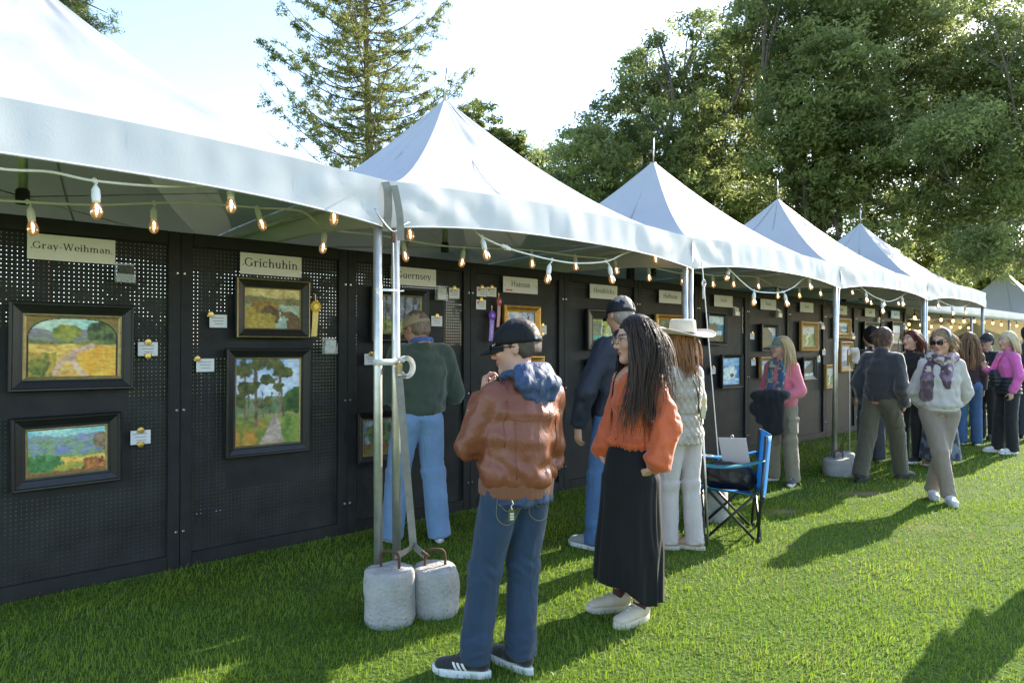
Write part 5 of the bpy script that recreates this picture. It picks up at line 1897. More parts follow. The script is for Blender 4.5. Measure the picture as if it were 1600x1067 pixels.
def vnormals(V, F):
    a, b, c, d = V[F[:, 0]], V[F[:, 1]], V[F[:, 2]], V[F[:, 3]]
    n = np.cross(c - a, d - b)
    N = np.zeros_like(V)
    for k in range(4): np.add.at(N, F[:, k], n)
    return N / (np.linalg.norm(N, axis=1)[:, None] + 1e-12)


def relax(V, F, it=1, f=.5):
    for _ in range(it):
        S = np.zeros_like(V); W = np.zeros(len(V))
        for k in range(4):
            a, b = F[:, k], F[:, (k + 1) % 4]
            np.add.at(S, a, V[b]); np.add.at(W, a, 1)
            np.add.at(S, b, V[a]); np.add.at(W, b, 1)
        V = V * (1 - f) + f * S / W[:, None]
    return V


def ring_folds(V, joint, axis, rng_, amp, lam, ph=0.0, seed=1):
    """bunched cloth across a limb near a joint: broken, slanting ridges"""
    d = V - np.array(joint)
    r2 = (d * d).sum(1)
    out = np.zeros(len(V))
    near = r2 < (2.2 * rng_) ** 2
    if not near.any(): return out
    dn = d[near]
    axis = np.array(axis, float); axis /= np.linalg.norm(axis)
    s1 = np.cross(axis, (0.2, 1, .1)); s1 /= np.linalg.norm(s1)
    s2 = np.cross(axis, s1)
    al, a1, a2 = dn @ axis, dn @ s1, dn @ s2
    sl = (.55, -.6, .35, -.4)[seed % 4]
    al = al + sl * a1 + .3 * sl * a2
    Q = np.stack([al / lam + ph * 3.3, a1 / (lam * 2.6), a2 / (lam * 2.6)], 1)
    n = vnoise(Q, 1.0, seed) + .35 * vnoise(Q, 2.2, seed + 1)
    w = .75 - 2.3 * np.abs(n)
    m = np.clip(.55 + 1.1 * vnoise(dn, 9, seed + 7), 0, 1)
    out[near] = amp * w * np.exp(-r2[near] / rng_ ** 2) * m
    return out


def drape(V, dirv, amp, lam, seed=1, stretch=4.0):
    """long soft folds that run along dirv"""
    dirv = np.array(dirv, float); dirv /= np.linalg.norm(dirv)
    a = V @ dirv
    side = V - np.outer(a, dirv)
    Q = side / lam + np.outer(a, dirv) / (lam * stretch)
    n1 = vnoise(Q, 1.0, seed); n2 = vnoise(Q, 2.1, seed + 3)
    r = 1 - np.abs(n1) * 2
    return amp * (.6 * r + .4 * n2)


def garment(name, solid, h, mat_, parent, disp=None, colf=None, rl=1, sub=None):
    V, F = solid.mesh(h)
    if rl: V = relax(V, F, rl, .5)
    if disp is not None:
        N = vnormals(V, F)
        V = V + N * disp(V)[:, None]
    col = colf(V) if colf is not None else None
    o = obj(name, mesh_np(name, V, F, True, col), mat_, parent)
    o['_bvh'] = 0
    del o['_bvh']
    return o, V, F


def xf(pt, yaw=0, pitch=0, roll=0):
    return Matrix.Rotation(rad(yaw), 3, 'Z') @ Matrix.Rotation(rad(pitch), 3, 'X') @ Matrix.Rotation(rad(roll), 3, 'Y') @ Vector(pt)


def add_hand(S, wrist, fdir, palm, sc=1.0, curl=.35, thumb=.6, right=True, spread=.06):
    """palm, four jointed fingers and a thumb that leaves the side of the palm"""
    w = Vector(wrist); f = Vector(fdir).normalized(); p = Vector(palm); p = (p - f * p.dot(f)).normalized()
    side = f.cross(p).normalized() * (1 if right else -1)          # towards the thumb
    L = .088 * sc
    kn = w + f * L
    S.cone(w, w + f * L * .9, (.027 * sc, .017 * sc), (.039 * sc, .0145 * sc), .012, side)
    for i, (o, ln, r) in enumerate(((.028, .072, .0088), (.0095, .080, .0092), (-.0095, .075, .0088), (-.027, .058, .0078))):
        b = kn + side * o * sc - f * .006 * sc * abs(i - 1.2)
        d = (f + side * (o * spread * 30 * .05)).normalized()
        c = curl * (1 + .12 * i)
        pts, ang = [b], 0
        for seg, q in enumerate((.46, .30, .24)):
            ang += c * (.75, 1.1, .8)[seg]
            dd = d * math.cos(ang) + p * math.sin(ang)
            pts.append(pts[-1] + dd * ln * q * sc)
        S.chain(pts, [r * sc, r * .96 * sc, r * .9 * sc, r * .78 * sc], .004)
    tb = w + f * .022 * sc + side * .026 * sc + p * .004
    td = (f * (1 - thumb * .6) + side * thumb + p * .35).normalized()
    t1 = tb + td * .034 * sc
    t2 = t1 + (td * .7 + f * .5 + p * .25).normalized() * .028 * sc
    t3 = t2 + (td * .4 + f * .7 + p * .4).normalized() * .022 * sc
    S.chain([tb, t1, t2, t3], [.0135 * sc, .0115 * sc, .0100 * sc, .0085 * sc], .008)


def add_head(S, c, yaw, pitch, sc=1.0, fem=False, roll=0):
    """skull, jaw, nose, lips, brow, ears; c is the point between the ears at eye level"""
    R = (Matrix.Rotation(rad(yaw), 3, 'Z') @ Matrix.Rotation(rad(pitch), 3, 'X') @ Matrix.Rotation(rad(roll), 3, 'Y'))
    c = Vector(c)

    def q(x, y, z): return c + R @ Vector((x, y, z)) * sc
    fx = .94 if fem else 1.0
    S.ball(q(0, -.012, .030), (.076 * fx * sc, .096 * sc, .096 * sc), .02, R)
    S.ball(q(0, .028, -.020), (.063 * fx * sc, .066 * sc, .085 * sc), .03, R)
    S.cone(q(0, .020, -.055), q(0, .060, -.098), (.054 * fx * sc, .040 * sc), (.026 * fx * sc, .022 * sc), .025, R @ Vector((1, 0, 0)))
    S.ball(q(0, .072, -.100), .018 * sc, .02)
    for s in (-1, 1):
        S.ball(q(s * .040, .062, -.024), .022 * sc, .02)
        S.ball(q(s * .030, .084, .024), (.022 * sc, .010 * sc, .008 * sc), .014, R)        # brow
        S.ball(q(s * .031, .094, .006), .0155 * sc, .012, None, 's')                     # eye socket
        S.ball(q(s * .031, .079, .005), .0135 * sc, .003)                               # eyeball under lids
        E = R @ Matrix.Rotation(s * rad(18), 3, 'Z')
        S.ball(q(s * .076 * fx, -.012, -.004), (.008 * sc, .019 * sc, .031 * sc), .006, E)
    S.cone(q(0, .088, .012), q(0, .108, -.030), .0085 * sc, .0125 * sc, .012)
    for s in (-1, 1): S.ball(q(s * .012, .098, -.036), .0085 * sc, .008)
    S.ball(q(0, .088, -.058), (.022 * sc, .011 * sc, .006 * sc), .006, R)
    S.ball(q(0, .087, -.069), (.019 * sc, .011 * sc, .007 * sc), .006, R)
    return q, R


def face_colour(V, q, R, skin, lips, brow, c, sc, stub=None):
    """skin tone with its own lips, brows, eyes and blush"""
    col = np.tile(np.array(skin, float), (len(V), 1))
    Ri = np.array(R.transposed())
    L = ((V - np.array(c)) @ Ri.T) / sc
    x, y, z = L.T
    fr = (np.abs(x) < .12) & (np.abs(z) < .16) & (np.abs(y) < .16)
    def put(m, cc):
        m = np.clip(m, 0, 1)[:, None] * fr[:, None]
        col[:] = col * (1 - m) + np.array(cc) * m
    red = np.array(skin) * np.array((1.12, .80, .76))
    put(np.exp(-((np.abs(x) - .042) ** 2 + (z + .03) ** 2) / .022 ** 2) * (y > .03) * .6, red)
    put(np.exp(-(x ** 2 + (z + .03) ** 2) / .014 ** 2) * (y > .09) * .5, red)
    if stub is not None:
        put(np.clip((-.045 - z) / .02, 0, 1) * (z > -.14) * (y > .0) * .55, stub)
    put((np.hypot(x / .021, (z + .0635) / .0115) < 1) * (y > .075) * 1.0, lips)
    put((np.abs(z + .0635) < .0016) * (np.abs(x) < .02) * (y > .075), np.array(lips) * .35)
    for s in (-1, 1):
        put((np.hypot((x - s * .031) / .0165, (z - .005) / .0065) < 1) * (y > .065) * 1.0, (.55, .52, .50))
        put((np.hypot((x - s * .031) / .0065, (z - .005) / .0065) < 1) * (y > .065) * 1.0, (.03, .02, .015))
        put((np.abs(z - .0125 + 4 * (x - s * .031) ** 2) < .0025) * (np.abs(x - s * .031) < .018) * (y > .06), (.05, .03, .02))
        put((np.abs(z - .030 + 6 * (x - s * .034) ** 2) < .0042) * (np.abs(x - s * .033) < .020) * (y > .05), brow)
    return col


def strands(name, roots, dirs, length, mat_, parent, coll, n=14, width=.006, curl=(0.0, 30.0), seed=1, gravity=.9, taper=.35, fan=None, minr=.0, clump=.0, cols=None):
    """ribbons of hair that leave the roots, fall and slide round the collision ellipsoids coll [(centre, radii)]"""
    rng = np.random.default_rng(seed)
    P = np.array(roots, float); D = np.array(dirs, float)
    m = len(P)
    length = np.broadcast_to(np.asarray(length, float), (m,))
    st = length / n
    path = [P.copy()]
    D = D / np.linalg.norm(D, axis=1)[:, None]
    off = rng.uniform(0, 1, m)
    for i in range(n):
        g = np.array((0, 0, -1.0))
        nz = np.stack([vnoise(P + 9.1, 7, seed + 1), vnoise(P + 3.7, 7, seed + 2), 0 * P[:, 0]], 1)
        w = np.stack([np.sin(P[:, 2] * curl[1] + off * 6.3), np.cos(P[:, 2] * curl[1] + off * 6.3), 0 * off], 1) * curl[0]
        D = D * (1 - gravity * .35) + g * gravity * .35 + nz * .16 + w
        if fan is not None: D = D + fan
        D /= np.linalg.norm(D, axis=1)[:, None]
        P = P + D * st[:, None]
        for (cc, rr) in coll:
            rr = np.array(rr)
            q = (P - np.array(cc)) / (rr * (1 + .06 * off[:, None]))
            ln = np.linalg.norm(q, axis=1)
            ins = ln < 1
            q2 = q / np.maximum(ln, 1e-6)[:, None]
            P = np.where(ins[:, None], np.array(cc) + q2 * rr * (1 + .06 * off[:, None]), P)
        path.append(P.copy())
    path = np.stack(path, 1)                     # (m, n+1, 3)
    T = np.gradient(path, axis=1); T /= np.linalg.norm(T, axis=2)[..., None] + 1e-9
    ctr = np.array(coll[0][0])
    O = path - ctr; O[..., 2] *= .2
    O /= np.linalg.norm(O, axis=2)[..., None] + 1e-9
    O = O + rng.normal(0, .35, (m, 1, 3))
    B = np.cross(T, O); B /= np.linalg.norm(B, axis=2)[..., None] + 1e-9
    t = np.linspace(0, 1, n + 1)
    ww = width * (rng.uniform(.6, 1.3, m))[:, None] * (1 - (1 - taper) * np.clip((t - .55) / .45, 0, 1) ** 1.2)[None]
    O2 = np.cross(B, T)
    V = np.stack([path - B * ww[..., None], path + O2 * ww[..., None] * .55, path + B * ww[..., None]], 2)      # ridge profile
    V = V.reshape(-1, 3)
    i, k = np.meshgrid(np.arange(m), np.arange(n), indexing='ij')
    b = (i * (n + 1) + k).ravel() * 3
    F = np.concatenate([np.stack([b, b + 1, b + 4, b + 3], 1), np.stack([b + 1, b + 2, b + 5, b + 4], 1)])
    col = None
    if cols is not None:
        c0, c1 = np.array(cols[0]), np.array(cols[1])
        tt = np.clip(rng.random(m) * .9 + .25 * vnoise(path[:, 0], 20, 4), 0, 1)[:, None, None]
        tip = (t ** 1.5)[None, :, None] * (np.array(cols[2]) if len(cols) > 2 else 0)
        cc = c0 * (1 - tt) + c1 * tt + tip + np.zeros((m, n + 1, 1))
        col = np.repeat(cc[:, :, None, :], 3, 2).reshape(-1, 3)
    return obj(name, mesh_np(name, V, F, True, col), mat_, parent)


def scalp(q, R, sc, n, seed, zmin=-.02, front=.075, back_z=-.06, part=0.0, lift=1.0):
    """roots on the skull and directions that comb away from a parting"""
    rng = np.random.default_rng(seed)
    out, dr = [], []
    while len(out) < n:
        d = rng.standard_normal(3); d /= np.linalg.norm(d)
        p = np.array((d[0] * .079, -.012 + d[1] * .099, .030 + d[2] * .099))
        lim = zmin if p[1] > -.03 else back_z
        if p[2] < lim: continue
        if p[1] > .02 and p[2] < .062 + (p[1] - .02) * .35: continue
        if p[1] > front: continue
        sgn = 1 if p[0] > part else -1
        t = np.array((sgn * .9, -.35 - .3 * rng.random(), .15)) if p[2] > .06 else np.array((sgn * .25, -.3, -.8))
        nrm = np.array((d[0] / .079, d[1] / .099, d[2] / .099)); nrm /= np.linalg.norm(nrm)
        t = t - nrm * (t @ nrm) + nrm * .25 * lift
        out.append(q(*p)); dr.append(R @ Vector(t))
    return np.array([tuple(p) for p in out]), np.array([tuple(p) for p in dr])


def sole_mesh(L, W, z0, z1, flare=1.03):
    """outline of a shoe sole, heel at -L*.28, toe at +L*.72 along y"""
    pts = []
    for a in np.linspace(0, 2 * np.pi, 36, endpoint=False):
        y = math.sin(a); x = math.cos(a)
        wy = W * (.5 + .07 * y - .09 * math.exp(-((y + .15) / .35) ** 2))
        pts.append((x * wy * (1 if abs(x) < .95 else 1), (.22 + .5 * y) * L))
    pts = np.array(pts)
    rings = [(z0, .94), (z0 + .006, flare), (z1 - .004, flare), (z1, .97)]
    V = []
    for z, s in rings:
        c = np.array((0, .22 * L))
        P = c + (pts - c) * s
        toe = np.clip((P[:, 1] / L - .45) / .3, 0, 1) ** 2 * .012
        V.append(np.stack([P[:, 0], P[:, 1], z + toe], 1))
    V = np.concatenate(V)
    n = 36
    F = [[i * n + k, i * n + (k + 1) % n, (i + 1) * n + (k + 1) % n, (i + 1) * n + k] for i in range(3) for k in range(n)]
    F += [list(range(n))[::-1], [3 * n + k for k in range(n)]]
    return V, F


def shoe(parent, ankle, yaw, mats, sc=1.0, res=.006, pitch=0.0, sole=.03, high=False, name='shoe'):
    """upper and sole; ankle is the ankle joint (x,y,z) in the figure's frame"""
    L = .285 * sc
    A = np.array(ankle)
    M = np.array((Matrix.Rotation(rad(yaw), 3, 'Z') @ Matrix.Rotation(rad(pitch), 3, 'X')))
    base = A - M @ np.array((0, 0, .085 * sc))
    V, F = sole_mesh(L, .088 * sc, -.004, sole * sc, 1.0)
    V = V @ M.T + base
    so = obj('sole', mesh_np('sole', V, F, False), mats[1], None)
    S = Solid()
    z = sole * sc
    def P(x, y, zz): return base + M @ np.array((x, y, zz))
    S.cone(P(0, -.035 * sc, z + .032 * sc), P(0, .05 * sc, z + .03 * sc), (.036 * sc, .042 * sc), (.040 * sc, .036 * sc), .02, M[:, 0])
    S.cone(P(0, .05 * sc, z + .026 * sc), P(0, .160 * sc, z + .012 * sc), (.042 * sc, .038 * sc), (.040 * sc, .025 * sc), .02, M[:, 0])
    S.cone(P(0, -.02 * sc, z + .05 * sc), P(0, -.012 * sc, z + (.085 if high else .062) * sc), (.036 * sc, .044 * sc), (.036 * sc, .042 * sc), .02, M[:, 0], .6)
    nrm = M @ np.array((0, 0, -1.0))
    S.cut(nrm, float(nrm @ P(0, 0, z - .002)))
    up, V, F = garment(name, S, res, mats[0], parent)
    so.parent = up
    if len(mats) > 2:          # laces
        mb = MB()
        for k in range(4):
            y = .045 + .024 * k; zz = z + (.072 - .011 * k) * sc
            mb.tube([P(-.022 * sc, y * sc, zz - .006), P(0, y * sc + .006, zz + .004), P(.022 * sc, y * sc, zz - .006)], .0035, 5)
        mb.build('laces', mats[2], up, True)
    return up, V, F


def cap_mesh(parent, q, R, sc, mat_, name='cap', bill=True, opening=False, flat=False, mat_b=None, mat_strap=None, tall=1.0, bill_len=.075, button=True, twist=0.0, depth=0.0):
    """ball cap round the skull given by q (head frame); its peak points to +y"""
    nth, nph = 48, 14
    c0 = np.array((0, -.010, .030 + depth))
    rx, ry, rz = .086, .108, .098 * tall
    G, mask = [], []
    for i in range(nph + 1):
        ph = math.pi / 2 * i / nph          # 0 rim .. top
        zz = rz * math.sin(ph) ** .92 if not flat else rz * min(1, math.sin(ph) * 1.25)
        rr = max(.001, math.cos(ph) ** .85)
        for k in range(nth):
            th = 2 * math.pi * k / nth
            rb = 1 + .012 * abs(math.sin(3 * th)) * math.sin(2 * ph)
            p = c0 + np.array((rx * rr * rb * math.cos(th), ry * rr * rb * math.sin(th), zz - .012))
            G.append(tuple(q(*p)))
    F = []
    for i in range(nph):
        for k in range(nth):
            th = 2 * math.pi * (k + .5) / nth
            if opening:
                back = (th - 1.5 * math.pi)
                if i >= 2 and (abs(back) / .52) ** 2 + ((i - 1.5) / 4.6) ** 2 < 1: continue
            k2 = (k + 1) % nth
            F.append((i * nth + k, i * nth + k2, (i + 1) * nth + k2, (i + 1) * nth + k))
    co = obj(name, mesh_np(name, np.array(G), [list(f) for f in F], True), mat_, parent)
    md = co.modifiers.new('thick', 'SOLIDIFY'); md.thickness = .003; md.offset = 1
    # seams
    for k in range(6):
        th = math.pi / 6 + k * math.pi / 3
        if opening and abs(((th - 1.5 * math.pi + math.pi) % (2 * math.pi)) - math.pi) < .1: continue
        pts = []
        for i in range(1, nph + 1):
            ph = math.pi / 2 * i / nph
            zz = rz * math.sin(ph) ** .92; rr = max(.001, math.cos(ph) ** .85)
            p = c0 + np.array((rx * rr * math.cos(th), ry * rr * math.sin(th), zz - .011)) * 1.0
            p = c0 + (p - c0) * 1.035
            pts.append(tuple(q(*p)))
        MB().tube(pts, .0016 * sc, 4).build('seam', mat_, co, True)
    if button:
        MB().lathe([(.008, 0), (.007, .004), (.003, .006)], tuple(q(0, -.010, .030 + depth + rz - .010)), 10, tuple(R @ Vector((0, 0, 1)))).build('button', mat_b or mat_, co, True)
    if bill:
        u = np.linspace(-1, 1, 17); v = np.linspace(0, 1, 8)
        G = []
        for a in u:
            th = math.pi / 2 - a * 1.05
            rowp = []
            for b in v:
                e = bill_len * (1 - abs(a) ** 2.6) * b
                x = rx * math.cos(th) * (1 + .02 * b); y = ry * math.sin(th) + e
                zz = c0[2] - .010 - .006 * b - .028 * (a * a) * (b * .7 + .15) - .38 * e
                rowp.append(tuple(q(x, c0[1] + y, zz)))
            G.append(rowp)
        MB().grid(np.array(G), .006).build('peak', mat_b or mat_, co, True)
    if opening:
        t = np.linspace(-.62, .62, 14)
        pts = [tuple(q(rx * 1.02 * math.sin(a), c0[1] - ry * 1.02 * math.cos(a), c0[2] + .002)) for a in t]
        g = []
        for a in t:
            g.append([tuple(q(rx * 1.02 * math.sin(a), c0[1] - ry * 1.02 * math.cos(a), c0[2] - .010)), tuple(q(rx * 1.02 * math.sin(a), c0[1] - ry * 1.02 * math.cos(a), c0[2] + .010))])
        MB().grid(np.array(g), .003).build('back_strap', mat_strap or mat_, co, True)
    return co


def glasses(parent, q, R, frame, lens, big=1.0, name='glasses'):
    root = None
    mb = MB()
    for s in (-1, 1):
        ring = []
        for a in np.linspace(0, 2 * np.pi, 21):
            x = s * .033 + .026 * big * np.sign(math.cos(a)) * abs(math.cos(a)) ** .7
            z = .002 + .0185 * big * np.sign(math.sin(a)) * abs(math.sin(a)) ** .7
            ring.append(tuple(q(x, .112 - .25 * abs(x) ** 1.6, z)))
        mb.tube(ring, .0026, 5, cap=False)
        mb.tube([tuple(q(s * .060, .098, .008)), tuple(q(s * .079, .05, .008)), tuple(q(s * .082, -.015, .004)), tuple(q(s * .078, -.03, -.012))], .0028, 5)
    mb.tube([tuple(q(-.009, .113, .004)), tuple(q(0, .116, .007)), tuple(q(.009, .113, .004))], .0025, 5)
    fo = mb.build(name, frame, parent, True)
    for s in (-1, 1):
        G = []
        for b in np.linspace(-1, 1, 7):
            G.append([tuple(q(s * .033 + .0255 * big * a, .1115 - .25 * abs(s * .033 + .0255 * big * a) ** 1.6, .002 + .018 * big * b)) for a in np.linspace(-1, 1, 7)])
        MB().grid(np.array(G)).build('lens', lens, fo, True)
    return fo
# ================================================================== people
M_SKIN = mat('skin', attr=True, rough=.48, bump=(220, .08, .001), spec=.4)
MATS['skin'].node_tree.nodes['Principled BSDF'].inputs['Subsurface Weight'].default_value = .12
MATS['skin'].node_tree.nodes['Principled BSDF'].inputs['Subsurface Radius'].default_value = (.012, .005, .003)
MATS['skin'].node_tree.nodes['Principled BSDF'].inputs['Subsurface Scale'].default_value = 1.0
M_HAIR = mat('hair_strands', attr=True, rough=.55, spec=.32)
M_CLOTHV = mat('printed_cloth', attr=True, rough=.8, bump=(260, .25, .0015), sheen=.25)
M_LENSD = mat('dark_lens', (.012, .010, .010), .08, spec=.8)
M_LENSC = mat('clear_lens', (.8, .85, .9), .05, alpha=.12)
M_WHITERUB = mat('white_rubber', (.66, .66, .66), .55, bump=(90, .3, .003), var=(25, .08))


def cloth(name, col, rough=.82, weave=260, sheen=.25, var=.08, b=.25):
    return mat(name, col, rough, bump=(weave, b, .0016), var=(9, var), sheen=sheen, crease=(11, .5, .012))


def cargo(g):
    def d(V):
        r = np.zeros(len(V))
        for sd, s in (('L', -1), ('R', 1)):
            m = g.P(g.hip[sd] * .45 + g.kn[sd] * .55)
            q = V - m
            inside = (np.abs(q[:, 2]) < .085) & (np.abs(q[:, 1]) < .075) & (q[:, 0] * s > .03)
            r += .010 * inside + .004 * (inside & (q[:, 2] > .045))
        return r
    return d


class Fig:
    def __init__(self, label, loc, phi, H, fem=False, res=.008, skin=(.50, .27, .19), hips=(0, 0), chest=(0, 0), headoff=(0, 0, 0), feet=((-.10, 0, 12), (.10, 0, -12)), arms=None, head=(0, 0), lips=None, brow=(.08, .05, .03), stub=None, bend=(0.02, 0.02), hipz=.90, name='person', group=None, shw=None, drop=0.0, bare=False, big=1.06):
        self.k = k = H / 1.70
        self.drop, self.bare, self.big = drop, bare, big
        self.res, self.bres, self.fem, self.skin = res * (1.25 if res < .0084 else 1.42), res * (1.16 if res < .0084 else 1.25), fem, skin
        self.root = thing(name, label, 'person', (loc[0], loc[1], 0), -rad(phi), group)
        self.hips, self.chest = np.array((*hips, 0.0)), np.array((*chest, 0.0))
        self.lips = lips or tuple(np.array(skin) * np.array((.95, .55, .55)))
        self.brow, self.stub = brow, stub
        sw = shw or (.138 if fem else .160)
        self.sh = {'L': self.o(-sw, 0, 1.365), 'R': self.o(sw, 0, 1.365)}
        self.hip = {'L': self.o(-.085, 0, hipz), 'R': self.o(.085, 0, hipz)}
        self.foot = {}
        self.ank, self.kn = {}, {}
        for sd, f, bd in (('L', feet[0], bend[0]), ('R', feet[1], bend[1])):
            f = tuple(f) + (0, 0)[:max(0, 5 - len(f))]
            x, y, yaw, lift, pit = (list(f) + [0, 0])[:5]
            self.foot[sd] = (yaw, pit)
            self.ank[sd] = np.array((x, y, .085 + lift))
            m = self.hip[sd] * .52 + self.ank[sd] * .48
            self.kn[sd] = m + np.array((-math.sin(rad(yaw)) * bd * .5, bd, 0))
        self.arm = {}
        arms = arms or {}
        for sd, s in (('L', -1), ('R', 1)):
            if sd in arms:
                e, w = np.array(arms[sd][0], float), np.array(arms[sd][1], float)
            else:
                e = self.sh[sd] + np.array((s * .045, -.02, -.28)); w = e + np.array((s * .01, .06, -.24))
            self.arm[sd] = (e, w)
        self.neck = self.o(0, -.012, 1.44)
        self.hc = self.o(0, 0, 1.44) + np.array((0, .012, .150 + drop)) + np.array(headoff)
        self.hyaw, self.hpitch = head[0], head[1]
        self.hroll = head[2] if len(head) > 2 else 0
        self.q = None

    def o(self, x, y, z):
        t = np.clip((z - .90) / .5, 0, 1.2)
        z = z - self.drop * np.clip((z - .95) / .4, 0, 1)
        return np.array((x, y, z)) + self.hips * (1 - t) + self.chest * t

    def P(self, p):
        return np.array(p) * self.k

    def body(self, hands=None, res=None, thin=1.0):
        k, S = self.k, Solid()
        P = self.P
        f = self.fem
        for sd in 'LR':
            e, w = self.arm[sd]
            S.chain([P(self.sh[sd]), P(e)], [.044 * k, .036 * k], .03)
            S.chain([P(e), P(w)], [.037 * k, .024 * k], .02)
            if not self.bare: continue          # legs show only under a skirt
            S.chain([P(self.hip[sd]), P(self.kn[sd]), P(self.ank[sd])], [.068 * k, .047 * k, .034 * k], .03)
            yaw = self.foot[sd][0]
            d = np.array((-math.sin(rad(yaw)), math.cos(rad(yaw)), 0))
            S.cone(P(self.ank[sd] + np.array((0, 0, -.045)) - d * .02), P(self.ank[sd] + np.array((0, 0, -.055)) + d * .11), (.030 * k, .028 * k), (.034 * k, .017 * k), .02, (d[1], -d[0], 0))
        pr = [(.88, .140, .095, 0), (1.04, .118, .085, 0), (1.20, .135, .092, .005), (1.33, .150, .088, 0), (1.40, .110, .068, -.005)]
        for a, b in zip(pr[:-1], pr[1:]):
            S.cone(P(self.o(0, a[3], a[0])), P(self.o(0, b[3], b[0])), (a[1] * k, a[2] * k), (b[1] * k, b[2] * k), .03, (1, 0, 0), .5)
        for sd in 'LR':
            S.cone(P(self.o(0, -.01, 1.405)), P(self.sh[sd]), .050 * k, .044 * k, .03)
        nr = (.050 if f else .060) * k
        S.cone(P(self.neck), P(self.hc + np.array((0, -.015, -.07))), nr * 1.1, nr, .025)
        hs = k * self.big
        q, R = add_head(S, P(self.hc), self.hyaw, self.hpitch, hs, f, self.hroll)
        self.q, self.R, self.hs = q, R, hs
        for sd, hd in (hands or {}).items():
            e, w = self.arm[sd]
            fd = hd.get('dir') if hd.get('dir') is not None else (w - e)
            add_hand(S, P(w), fd, hd.get('palm', (0, 1, 0)), k * (.92 if f else 1.0), hd.get('curl', .35), hd.get('thumb', .6), sd == 'R')
        V, F = S.mesh(res or self.bres)
        V = relax(V, F, 1, .35)
        col = face_colour(V, q, R, self.skin, self.lips, self.brow, P(self.hc), hs, self.stub)
        return obj('body', mesh_np('body', V, F, True, col), M_SKIN, self.root)

    def top(self, name, mt, prof, sleeve=(.062, .055, .045), hem=.86, end=.97, amp=1.0, colf=None, res=None, neck=.062, collar=0.03, sleeves='LR', lam=.075, seed=1, extra=None, disp=None, k_=.03, ks=.035):
        k, S, P = self.k, Solid(), self.P
        for a, b in zip(prof[:-1], prof[1:]):
            S.cone(P(self.o(0, a[3], a[0])), P(self.o(0, b[3], b[0])), (a[1] * k, a[2] * k), (b[1] * k, b[2] * k), k_, (1, 0, 0), .35)
        S.cut((0, 0, -1), -hem * k)
        for sd in 'LR':
            S.cone(P(self.o(0, -.012, 1.400)), P(self.sh[sd] + np.array((0, 0, -.008))), neck * .85 * k, (sleeve[0] * .93) * k, .03)
            if sd not in sleeves: continue
            e, w = self.arm[sd]
            w2 = e + (w - e) * end
            S.cone(P(self.sh[sd] + np.array((0, 0, -.005))), P(e), sleeve[0] * k, sleeve[1] * k, ks)
            S.cone(P(e), P(w2), sleeve[1] * k, sleeve[2] * k, ks * .8, cap=.5)
        S.cone(P(self.neck + np.array((0, -.004, -.04))), P(self.neck + np.array((0, .0, collar))), neck * k * 1.15, neck * k, .02, cap=.4)
        if extra: extra(S)
        arms, sh = self.arm, self.sh

        def d(V):
            r = drape(V, (.35, .1, 1), .007 * amp * k, .055, seed, 3.0)
            for sd, s in (('L', -1), ('R', 1)):
                if sd not in sleeves: continue
                e, w = arms[sd]
                r = r + ring_folds(V, P(e), P(e - sh[sd]) * .5 + P(w - e) * .5, .11, .010 * amp, lam * .55, 0, seed + 2)
                r = r + ring_folds(V, P(sh[sd]) + np.array((0, 0, -.08)), (s, 0, .6), .11, .007 * amp, .05, 1, seed + 4)
                r = r + ring_folds(V, P(w), P(w - e), .07, .006 * amp, .032, 2, seed + 5)
            z = V[:, 2]
            r = r + .006 * amp * np.exp(-((z - (hem + .07) * k) / .06) ** 2) * np.sin(V[:, 0] * 40 + 5 * vnoise(V, 9, seed + 6))
            if disp is not None: r = r + disp(V)
            return r
        return garment(name, S, res or self.res, mt, self.root, d, colf)

    def trousers(self, name, mt, waist=.97, hipr=(.158, .112), leg=(.086, .062, .056), cuff=.03, amp=1.0, colf=None, res=None, seed=1, flare=None, disp=None, seat=.03):
        k, S, P = self.k, Solid(), self.P
        S.cone(P(self.o(0, 0, waist)), P(self.o(0, -.005, .90)), (hipr[0] * .92 * k, hipr[1] * .95 * k), (hipr[0] * k, hipr[1] * k), .03, (1, 0, 0), .3)
        S.ball(P(self.o(-.07, -seat, .885)), (.088 * k, .092 * k, .095 * k), .03); S.ball(P(self.o(.07, -seat, .885)), (.088 * k, .092 * k, .095 * k), .03)
        for sd in 'LR':
            a = self.ank[sd].copy(); a[2] = self.ank[sd][2] - .085 + cuff + .02
            S.cone(P(self.hip[sd] + np.array((0, -.005, -.02))), P(self.kn[sd]), leg[0] * k, leg[1] * k, .03)
            S.cone(P(self.kn[sd]), P(a), leg[1] * k, leg[2] * k, .03, cap=.2)
        kn, ank, hip = self.kn, self.ank, self.hip

        def d(V):
            r = drape(V, (.1, .1, 1), .004 * amp * k, .05, seed, 4)
            for sd in 'LR':
                r = r + ring_folds(V, P(kn[sd]), P(hip[sd] - ank[sd]), .13, .006 * amp, .06, 0, seed + 2)
                r = r + ring_folds(V, P(ank[sd] + np.array((0, 0, .07))), (0.1, 0.1, 1), .11, .009 * amp, .045, 1, seed + 3)
                r = r + ring_folds(V, P(hip[sd] + np.array((0, -.03, -.10))), (.5, 0, 1), .10, .005 * amp, .05, 2, seed + 4)
            if disp is not None: r = r + disp(V)
            return r
        return garment(name, S, res or self.res, mt, self.root, d, colf)

    def shoes(self, mats, sc=1.0, res=.007, sole=.03, high=False, name='shoe'):
        out = {}
        for sd in 'LR':
            out[sd] = shoe(self.root, self.P(self.ank[sd]), self.foot[sd][0], mats, self.k * sc, res, self.foot[sd][1], sole, high, name)
        return out

